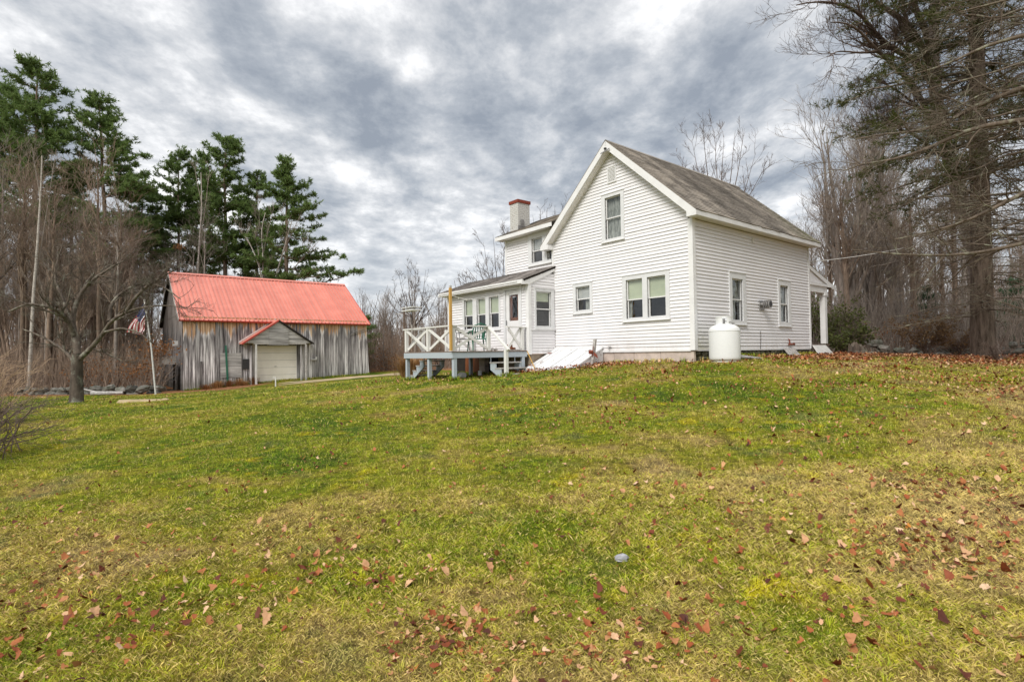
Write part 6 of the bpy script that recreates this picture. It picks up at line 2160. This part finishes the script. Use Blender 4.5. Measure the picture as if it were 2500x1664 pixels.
# --- shrubs
def leafy_shrub(name, x, y, rx, ry, h, n, size, mat, label, seed, stems=26, mt_stem='twig_dark', cat='shrub'):
    rng = np.random.default_rng(seed)
    g = gz(x, y)
    root = empty(name, (x, y, g), 0, label, cat)
    K = 6
    az = rng.uniform(0, 2 * np.pi, stems); sp = rng.uniform(.15, 1, stems) ** .6
    t = np.linspace(0, 1, K)
    pts = np.zeros((stems, K, 3))
    pts[:, :, 0] = (np.cos(az) * sp * rx)[:, None] * t[None] ** 1.2; pts[:, :, 1] = (np.sin(az) * sp * ry)[:, None] * t[None] ** 1.2
    pts[:, :, 2] = -.05 + (h * rng.uniform(.55, 1.0, stems) * (1 - .35 * sp ** 2))[:, None] * t[None] ** .85
    pts += rng.normal(0, .03, pts.shape)
    pts[:, 0, 2] = -.05
    r = np.full((stems, 1), .016) * np.linspace(1, .3, K)[None]
    b1, r1 = spawn(rng, pts, r, stems * 7, 4, (h * .15, h * .32), (.4, 1.1), .25, .12, .15, .6, .005, .4, .3)
    b2, r2 = spawn(rng, b1, r1, stems * 22, 3, (h * .06, h * .16), (.4, 1.1), .2, .1, .15, .7, .0035, .5, .3)
    v, q = join_arrays([tube_arrays(pts, r, 4), tube_arrays(b1, r1, 3), tube_arrays(b2, r2, 3)])
    link('stems', np_mesh('stems', v, q, smooth=True), mt_stem, root)
    if n:
        i = rng.integers(0, len(b2), n); w_ = rng.random((n, 1))
        cen = b2[i, 1] * (1 - w_) + b2[i, 2] * w_ + rng.normal(0, size * .5, (n, 3))
        vv, tt, rd = leaf_cards(rng, cen, size)
        link('crown', np_mesh('crown', vv, None, tt, {'rnd': rd}), mat, root)
    return root


for (u, Y, rx, h, nn, sz, mt, lab, sd) in (
        (2058, 21.8, .85, 2.3, 1300, .10, 'leaf_green', 'tall evergreen shrub beside the front porch post', 1),
        (2068, 20.4, .85, 1.25, 1700, .12, 'leaf_green', 'low glossy evergreen shrub at the foot of the front porch', 2),
        (1992, 24.5, 1.3, 3.2, 1800, .15, 'leaf_green', 'evergreen shrub seen through the front porch', 3),
        (2262, 19.6, 1.35, 1.75, 2600, .075, 'leaf_brown', 'rounded twiggy brown bush left of the great trunk', 4),
        (2340, 20.8, .9, 1.2, 800, .07, 'leaf_brown', 'small twiggy brown bush close to the great trunk', 5),
        (1075, 41, 1.2, 2.6, 700, .10, 'leaf_brown', 'brown bush beyond the deck steps', 6)):
    x = col_x(u, Y); leafy_shrub('shrub', x, Y, rx, rx * .8, h, nn, sz, mt, lab, 500 + sd)
# young pines
for (u, vt, Y, c0, wd, mt, lab, sd) in ((2262, 705, 31, .06, .32, 'needle_soft', 'young pale green pine behind the stone wall', 1), (2470, 688, 29, .05, .30, 'needle_soft', 'young pine at the right edge beside the great trunk', 2),
                                        (2535, 740, 26, .05, .34, 'needle_soft', 'young pine cut by the right edge of the picture', 3), (2425, 770, 33, .06, .3, 'needle', 'dark young pine just right of the great trunk', 4), (890, 760, 47, .1, .3, 'needle', 'young pine past the right end of the barn', 5),
                                        (2330, 790, 36, .06, .34, 'needle_soft', 'small pale pine in the wood left of the great trunk', 6)):
    top = at_y(u, vt, Y); g = gz(top[0], Y)
    tv, lim, ned = conifer(700 + sd, top[2] - g, .08, c0, wd, 46, 40, 5, .22, .036, 0.0, .2, 0, ragged=.3, spray=(.04, .1), nspray=7)
    tree_thing('young_pine', (top[0], Y, g - .05), tv, lim, 'bark_brown', 'bark_brown', lab, 'tree', needles=ned, mt_needle=mt, brname='limbs')

# arching tan-twigged bush at the left edge
def arching_bush(x, y, n, h, reach, mat, label, seed, bias=(1, 0)):
    rng = np.random.default_rng(seed); g = gz(x, y)
    K = 9
    az = rng.uniform(0, 2 * np.pi, n); t = np.linspace(0, 1, K)
    rc = reach * rng.uniform(.3, 1.1, n); hh = h * rng.uniform(.35, 1.05, n)
    pts = np.zeros((n, K, 3))
    pts[:, :, 0] = rng.normal(0, .22, (n, 1)) + (np.cos(az) * rc)[:, None] * t[None] ** 1.15
    pts[:, :, 1] = rng.normal(0, .22, (n, 1)) + (np.sin(az) * rc)[:, None] * t[None] ** 1.15
    pts[:, :, 2] = -.04 + hh[:, None] * (1.5 * t - .62 * t ** 2.3)[None]
    pts[:, 1:] += rng.normal(0, .025, (n, K - 1, 3))
    r = np.full((n, 1), .012) * np.linspace(1, .35, K)[None]
    b1, r1 = spawn(rng, pts, r, n * 5, 5, (.25, .8), (.3, .9), .3, .05, .12, .65, .0035, .4, .3)
    b2, r2 = spawn(rng, b1, r1, n * 8, 3, (.1, .3), (.3, .9), .2, .05, .12, .7, .0028, .5, .3)
    root = empty('arching_bush', (x, y, g), 0, label, 'shrub')
    v, q = join_arrays([tube_arrays(pts, r, 4), tube_arrays(b1, r1, 3), tube_arrays(b2, r2, 3)])
    link('stems', np_mesh('stems', v, q, smooth=True), mat, root)


arching_bush(col_x(-75, 12.6), 12.6, 130, 1.9, 1.25, 'twig_tan', 'tan arching bare bush at the left edge of the lawn', 3)
arching_bush(col_x(-75, 8.6), 8.6, 90, 1.0, 1.1, 'twig_dark', 'low dark twiggy bush at the left edge, nearest the camera', 4)

# stump, sprouts and fallen logs
p = at_y(2093, 868, 19.5); g = gz(p[0], p[1])
stp = empty('tree_stump', (p[0], p[1], g), 0, 'jagged dark tree stump among leaves right of the front porch', 'stump')
rng = np.random.default_rng(4)
vs, fs = [], []
n = 14
for i, (rad_, z) in enumerate(((.34, -.1), (.27, .12), (.24, .25))):
    for j in range(n):
        a_ = 2 * math.pi * j / n; q = rad_ * rng.uniform(.85, 1.15)
        vs.append((q * math.cos(a_), q * math.sin(a_), z + (rng.uniform(-.06, .22) if i == 2 else 0)))
vs.append((0, 0, .16))
for i in range(2):
    for j in range(n): fs.append((i * n + j, i * n + (j + 1) % n, (i + 1) * n + (j + 1) % n, (i + 1) * n + j))
for j in range(n): fs.append((2 * n + j, 2 * n + (j + 1) % n, 3 * n))
MB().add(vs, fs).build('butt', 'bark_apple', stp)
MB().tube([(.2, 0, 0), (.5, -.1, .02), (.8, -.15, -.08)], [.09, .06, .03], 7).tube([(-.2, -.1, 0), (-.5, -.25, -.06)], [.09, .03], 7).build('root', 'bark_apple', stp)
for (u, v, Y, nn, h, lab, sd) in ((2440, 905, 14.6, 12, .75, 'bare sprouting sapling in the leaves right of the great trunk', 5), (2090, 850, 20.2, 14, 1.5, 'thin bare sprouts rising behind the stump', 6), (2060, 852, 21.5, 10, 1.3, 'thin bare sprouts between the shrub and the stump', 7)):
    p = at_y(u, v, Y)
    leafy_shrub('sprouting_sapling', p[0], p[1], .45, .35, h, 0, .05, None, lab, 600 + sd, stems=nn, mt_stem='twig_dark', cat='sapling')
for k, (pl, r0, lab) in enumerate(((((222, 966, 26.6), (262, 958, 26.8), (300, 955, 27)), .11, 'grey fallen log lying before the stone wall'), (((205, 935, 27.2), (262, 948, 27.0)), .035, 'thin fallen branch beside the apple trunk'))):
    w_ = [np.array([q_[0], q_[1], gz(q_[0], q_[1]) + r0 * .8 + (.25 if (k == 1 and i == 0) else 0)]) for i, q_ in enumerate(px_poly(pl))]
    o = MB().tube([tuple(q_) for q_ in resample(w_, 8)], [r0 * s_ for s_ in np.linspace(1, .7, 8)], 9).build('fallen_log', 'greyplank', None); tag(o, lab, 'log')

# ================================================================== fallen leaves
def leaf_density(x, y):
    hx = (x - HX) * HCOS + (y - HY) * HSIN; hy = -(x - HX) * HSIN + (y - HY) * HCOS
    d = 11.0 + 34 * np.exp(-np.clip(y - 2.4, 0, 50) / 1.9)
    d += 6.0 * sig((x - 1.0) * .7) * sig((y - 5) * .8) + 5 * sig((x - 2.2) * 1.2)
    d += 12 * sig((x - 6) * .8) * sig((y - 7) * .8) + 22 * sig((x - 2.5) * .8) * sig((y - 5.5) * 1.2) * sig((15 - y) * 1.0)
    d += 7 * np.exp(-(((x - 0) / 3.2) ** 2 + ((y - 2.6) / 1.6) ** 2)) + 12 * np.exp(-(((x + 2.4) / 1.4) ** 2 + ((y - 2.8) / 1.0) ** 2))
    d += 26 * np.exp(-(((x - 3.9) / 1.4) ** 2 + ((y - 5.2) / 1.1) ** 2)) + 60 * np.exp(-(((x - 8.6) / 1.7) ** 2 + ((y - 9.6) / 1.3) ** 2))
    d += 24 * np.exp(-(((x - 2.2) / 1.8) ** 2 + ((y - 11.2) / 1.0) ** 2))
    gab = sig((hx + 1.3) * 3) * sig(-(hx - .1) * 8) * sig((hy - .6) * 2) * sig((7.5 - hy) * 2)
    pile = np.exp(-(((hx + .75) / .55) ** 2 + ((hy - 3.0) / 1.2) ** 2)) + np.exp(-(((hx + 1.9) / .5) ** 2 + ((hy - 4.6) / .9) ** 2))
    side = sig((hy + 2.2) * 2.4) * sig(-(hy - .0) * 8) * sig((hx - 1.0) * 1.5)
    d += 230 * gab + 420 * pile + 190 * side * sig((11 - hx) * 1.5)
    d += 150 * np.exp(-(((x - 13.0) / 4.2) ** 2 + ((y - 15.4) / 2.8) ** 2)) + 60 * sig((y - 16.5) * 1.2) * sig((x - 9) * 1)
    d *= .35 + 1.6 * (.5 + .5 * np.sin(x * 1.7 + 1.3 * np.sin(y * 1.1))) * (.5 + .5 * np.sin(y * 2.1 + 1.7 * np.sin(x * .9)))
    d *= np.where(gab + pile > .4, 1.5, 1)
    d *= np.where((x < -5) & (y > 8), .35, 1)
    return d


def leaf_shape(rng, lobes=5):
    """outline of a curled maple leaf as a fan round its stalk end, lying near z = 0"""
    k = rng.choice(3, p=[.55, .3, .15])
    if k == 0:      # maple, five points
        out = [(0, -.06), (.22, -.08), (.48, .04), (.40, .20), (.54, .40), (.36, .46), (.24, .66), (0, .92), (-.24, .66), (-.36, .46), (-.54, .40), (-.40, .20), (-.48, .04), (-.22, -.08)]
    elif k == 1:    # maple seen folded, three points
        out = [(0, 0), (.28, .05), (.42, .36), (.20, .42), (.12, .66), (0, .95), (-.14, .66), (-.22, .42), (-.40, .34), (-.26, .05)]
    else:           # oval beech or birch leaf
        out = [(0, 0), (.20, .16), (.27, .42), (.18, .72), (0, 1.0), (-.18, .72), (-.27, .42), (-.20, .16)]
    cu, cv = rng.normal(.5, .7), rng.normal(.3, .5)
    vs = []
    for (px_, py_) in out + [(0, .35)]:
        px_ += rng.normal(0, .03); py_ += rng.normal(0, .03)
        z = cu * px_ * px_ + cv * (py_ - .35) ** 2 + .25 * abs(px_) * rng.uniform(.2, 1) + rng.normal(0, .02)
        vs.append((px_, py_ - .4, z))
    n_ = len(out)
    fs = [(i, (i + 1) % n_, n_) for i in range(n_)]
    vs = np.array(vs); vs[:, 2] -= vs[:, 2].min()
    return vs, fs


rng = np.random.default_rng(17)
shapes = [leaf_shape(rng) for _ in range(18)]
# sample candidates in the view
lx, ly = [], []
for (a0, a1, x0, x1, c) in ((1.8, 6, -6.5, 6.5, 12000), (6, 13, -13, 13, 30000), (13, 20, -16, 20, 62000), (20, 27, -26, 24, 12000)):
    y = rng.uniform(a0, a1, c); x = rng.uniform(x0, x1, c)
    dn = leaf_density(x, y); area = (a1 - a0) * (x1 - x0)
    keep = rng.random(c) < dn * area / c
    keep &= np.abs(x) < y * .98 + .6
    lx.append(x[keep]); ly.append(y[keep])


def on_ground(u, v):
    """where the photo ray meets the terrain"""
    d_ = ray(u, v); t_ = 2.0
    for _ in range(60):
        p_ = EYE + d_ * t_
        t_ += (p_[2] - gz(p_[0], p_[1])) / max(.05, -d_[2]) * .6
    return EYE + d_ * t_


# drifts of leaves: photo position, count, spread in metres
for (u, v, c_, s_) in ((180, 1380, 40, .30), (60, 1480, 34, .30), (250, 1560, 30, .25), (30, 1290, 26, .3), (420, 1520, 14, .2), (1090, 1560, 46, .16), (1180, 1600, 24, .2), (960, 1430, 22, .16), (800, 1390, 12, .2), (1530, 1640, 20, .25),
                       (860, 1290, 18, .4), (2260, 1180, 60, .30), (2310, 1330, 60, .26), (2450, 1360, 50, .24), (2420, 1250, 40, .4), (2050, 1230, 30, .45), (1900, 1300, 24, .4), (2150, 1420, 18, .3), (1700, 1260, 18, .5), (1480, 1270, 14, .4), (2400, 1560, 14, .25),
                       (1240, 1390, 10, .3), (1380, 1510, 12, .25), (1650, 1540, 12, .3), (1400, 980, 120, .9), (1560, 1010, 60, .9), (1250, 1010, 60, 1.0), (2350, 930, 240, .9), (2480, 930, 260, .8), (2460, 1040, 90, .6), (2150, 945, 130, 1.0), (1950, 960, 110, 1.2)):
    q_ = on_ground(u, v)
    c_ = int(c_ * (2.3 if v > 1080 else 1.5)); s_ *= 1.25
    lx.append(rng.normal(q_[0], s_, c_)); ly.append(rng.normal(q_[1], s_ * .8, c_))
lx, ly = np.concatenate(lx), np.concatenate(ly)
ok = np.array([not in_house(a_, b_, .02) and not in_barn(a_, b_, .1) for a_, b_ in zip(lx, ly)])
lx, ly = lx[ok], ly[ok]
order = np.argsort(lx ** 2 + ly ** 2)
lx, ly = lx[order], ly[order]
lz = ground_z(lx, ly)
sz = rng.uniform(.030, .060, len(lx)) * np.where(rng.random(len(lx)) < .45, .55, 1.0) * np.where(ly > 12.5, 1.25, 1.0)
leaf_meshes = []
for vs, fs in shapes:
    me = bpy.data.meshes.new('fallen_leaf'); me.from_pydata([tuple(v) for v in vs], [], fs)
    at = me.attributes.new('rnd', 'FLOAT', 'POINT'); at.data.foreach_set('value', np.zeros(len(vs), np.float32))
    me.materials.append(MT['leaf']); me.update(); leaf_meshes.append(me)
NL = 300
for i in range(min(NL, len(lx))):
    o = bpy.data.objects.new('fallen_leaf', leaf_meshes[rng.integers(0, 18)]); COL.objects.link(o)
    near_h = .004 + .022 * rng.random()
    o.location = (lx[i], ly[i], lz[i] + near_h); o.scale = (sz[i],) * 3
    o.rotation_euler = (rng.normal(0, .16), rng.normal(0, .16), rng.uniform(0, 6.28))
    tag(o, 'curled brown or red autumn leaf lying on the near lawn', 'leaf', 'fallen leaves on the near lawn')
allv, allt, allr, off = [], [], [], 0
sid = rng.integers(0, 18, len(lx))
for s_ in range(18):
    idx = np.where(sid[NL:] == s_)[0] + NL
    vs, fs = shapes[s_]; fs = np.array(fs); m_ = len(idx)
    a = rng.uniform(0, 2 * np.pi, m_); tx, ty = rng.normal(0, .4, m_), rng.normal(0, .4, m_)
    V = np.repeat(vs[None], m_, 0) * sz[idx][:, None, None]
    V[..., 2] += V[..., 0] * np.tan(np.clip(tx, -1, 1))[:, None] + V[..., 1] * np.tan(np.clip(ty, -1, 1))[:, None]
    ca, sa = np.cos(a)[:, None], np.sin(a)[:, None]
    x_, y_ = V[..., 0] * ca - V[..., 1] * sa, V[..., 0] * sa + V[..., 1] * ca
    hgt = .008 + .028 * rng.random(m_) * (1 + 1.4 * (leaf_density(lx[idx], ly[idx]) > 70))
    V = np.stack([x_ + lx[idx][:, None], y_ + ly[idx][:, None], V[..., 2] + (lz[idx] + hgt)[:, None]], -1)
    allv.append(V.reshape(-1, 3)); allt.append((fs[None] + (np.arange(m_) * len(vs))[:, None, None]).reshape(-1, 3) + off); allr.append(np.repeat(rng.random(m_), len(vs)))
    off += m_ * len(vs)
lf = link('leaves', np_mesh('leaves', np.concatenate(allv), None, np.concatenate(allt), {'rnd': np.concatenate(allr)}), 'leaf')
tag(lf, 'brown and russet fallen leaves over the far lawn and under the trees', 'leaves', kind='stuff')

# ================================================================== grass
def grass_field(seed):
    rng = np.random.default_rng(seed)
    V, Q, T, RN, TI, off = [], [], [], [], [], 0
    for (a0, a1, c, hgt, wd) in ((2.0, 3.6, 135000, .025, .0027), (3.6, 6, 145000, .028, .0037), (6, 10, 135000, .031, .0062), (10, 16, 85000, .037, .0108), (16, 27, 65000, .042, .017)):
        y = np.sqrt(rng.uniform(a0 ** 2, a1 ** 2, c)); x = y * rng.uniform(-1.0, 1.0, c) * .99
        keep = rng.random(c) > wood_mask(x, y) * 1.05
        if a1 > 12:
            keep &= np.array([not in_house(p_, q_, .02) and not in_barn(p_, q_, .0) for p_, q_ in zip(x, y)])
            for pa in PATHS:
                d_ = pa[1] - pa[0]; L2 = (d_ ** 2).sum(); t_ = np.clip(((x - pa[0, 0]) * d_[0] + (y - pa[0, 1]) * d_[1]) / L2, 0, 1)
                keep &= np.hypot(x - pa[0, 0] - t_ * d_[0], y - pa[0, 1] - t_ * d_[1]) > .45 * rng.random(c)
        thin = .5 + .5 * np.sin(x * 2.3 + 2.1 * np.sin(y * 1.7 + 1)) * np.sin(y * 2.9 + 1.9 * np.sin(x * 1.3))
        keep &= rng.random(c) > .62 * np.clip(thin - .62, 0, 1) / .38
        x, y = x[keep], y[keep]; n = len(x)
        z = ground_z(x, y)
        # clumping: taller and leaning together
        cl = np.sin(x * 5.1 + 2 * np.sin(y * 3.3)) * np.sin(y * 6.2 + 2 * np.sin(x * 2.7))
        az = rng.uniform(0, 2 * np.pi, n) + .8 * cl
        h = hgt * rng.uniform(.45, 1.25, n) * (1 + .25 * cl)
        lean = h * rng.uniform(.2, 1.7, n)
        d = np.stack([np.cos(az), np.sin(az)], 1); fa = rng.uniform(0, 2 * np.pi, n)
        sd = np.stack([np.cos(fa), np.sin(fa), np.zeros(n)], 1) * (wd * rng.uniform(.6, 1.3, n) / 2)[:, None]
        b = np.stack([x, y, z - .004], 1)
        mid = b + np.concatenate([d * (lean * .35)[:, None], (h * .62)[:, None]], 1)
        tip = b + np.concatenate([d * lean[:, None], h[:, None]], 1)
        rn = rng.random(n)
        if a1 <= 6:
            v = np.stack([b - sd, b + sd, mid + sd * .9, tip], 1).reshape(-1, 3)
            Q.append(np.arange(n)[:, None] * 4 + off + np.array([[0, 1, 2, 3]]))
            TI.append(np.tile([0, 0, .5, 1.0], n)); RN.append(np.repeat(rn, 4)); off += n * 4
        else:
            v = np.stack([b - sd, b + sd, tip], 1).reshape(-1, 3)
            T.append(np.arange(n)[:, None] * 3 + off + np.array([[0, 1, 2]]))
            TI.append(np.tile([0, 0, 1.0], n)); RN.append(np.repeat(rn, 3)); off += n * 3
        V.append(v)
    # coarser tufts that the mower left standing, and along posts and walls
    nt_ = 1300
    ty = np.sqrt(rng.uniform(2.1 ** 2, 12 ** 2, nt_)); tx = ty * rng.uniform(-1, 1, nt_)
    fx, fy = [], []
    for q in np.arange(.2, 10.3, .05):
        for (a_, b_) in ((-.16, q), (q, -.14)):
            if rng.random() < .5 and (a_ < 0 or b_ > -1) and not (a_ < 0 and 3.0 < b_ < 5.6) and not (b_ < 0 and a_ > 7.4):
                p_ = house_w(a_ - (1.15 if (a_ < 0 and b_ > 5.5) else 0), b_); fx.append(p_[0] + rng.normal(0, .05)); fy.append(p_[1] + rng.normal(0, .05))
    for (a_, b_) in ((X0 + .06, 5.57), (X0 + .06, 7.04), (X0 + .06, 8.52), (-2.82, 4.63)):
        for _ in range(14):
            p_ = house_w(a_, b_); fx.append(p_[0] + rng.normal(0, .1)); fy.append(p_[1] + rng.normal(0, .1))
    for q in np.arange(.1, 10.9, .05):
        p_ = barn_w(q, -.12 + rng.normal(0, .05)); fx.append(p_[0]); fy.append(p_[1])
    nf = len(fx)
    tx = np.concatenate([tx, fx]); ty = np.concatenate([ty, fy])
    big = np.concatenate([np.full(nt_, 1.0), np.full(nf, 2.3)]); per = 12
    x = np.repeat(tx, per) + rng.normal(0, .012, len(tx) * per) * np.repeat(big, per) * 1.3; y = np.repeat(ty, per) + rng.normal(0, .012, len(tx) * per) * np.repeat(big, per) * 1.3
    n = len(x); z = ground_z(x, y); az = rng.uniform(0, 2 * np.pi, n); h = rng.uniform(.03, .07, n) * np.repeat(big, per); lean = h * rng.uniform(.2, 1.3, n)
    d = np.stack([np.cos(az), np.sin(az)], 1); sd = np.stack([-np.sin(az), np.cos(az), np.zeros(n)], 1) * (np.repeat(big, per) ** 1.6 * .0022)[:, None]
    b = np.stack([x, y, z - .004], 1); mid = b + np.concatenate([d * (lean * .35)[:, None], (h * .62)[:, None]], 1); tip = b + np.concatenate([d * lean[:, None], h[:, None]], 1)
    V.append(np.stack([b - sd, b + sd, mid + sd * .8, mid - sd * .8, tip], 1).reshape(-1, 3)); o = np.arange(n)[:, None] * 5 + off
    Q.append(o + np.array([[0, 1, 2, 3]])); T.append(o + np.array([[3, 2, 4]])); TI.append(np.tile([0, 0, .5, .5, 1.0], n)); RN.append(np.repeat(np.repeat(rng.random(len(tx)), per) * .6 + .2 * rng.random(n) + .1, 5))
    o = link('grass', np_mesh('grass', np.concatenate(V), np.concatenate(Q), np.concatenate(T), {'rnd': np.concatenate(RN), 'tip': np.concatenate(TI)}), 'grass')
    return tag(o, 'short mown grass, green to straw-coloured, over the lawn', 'grass', kind='stuff')


grass_field(5)
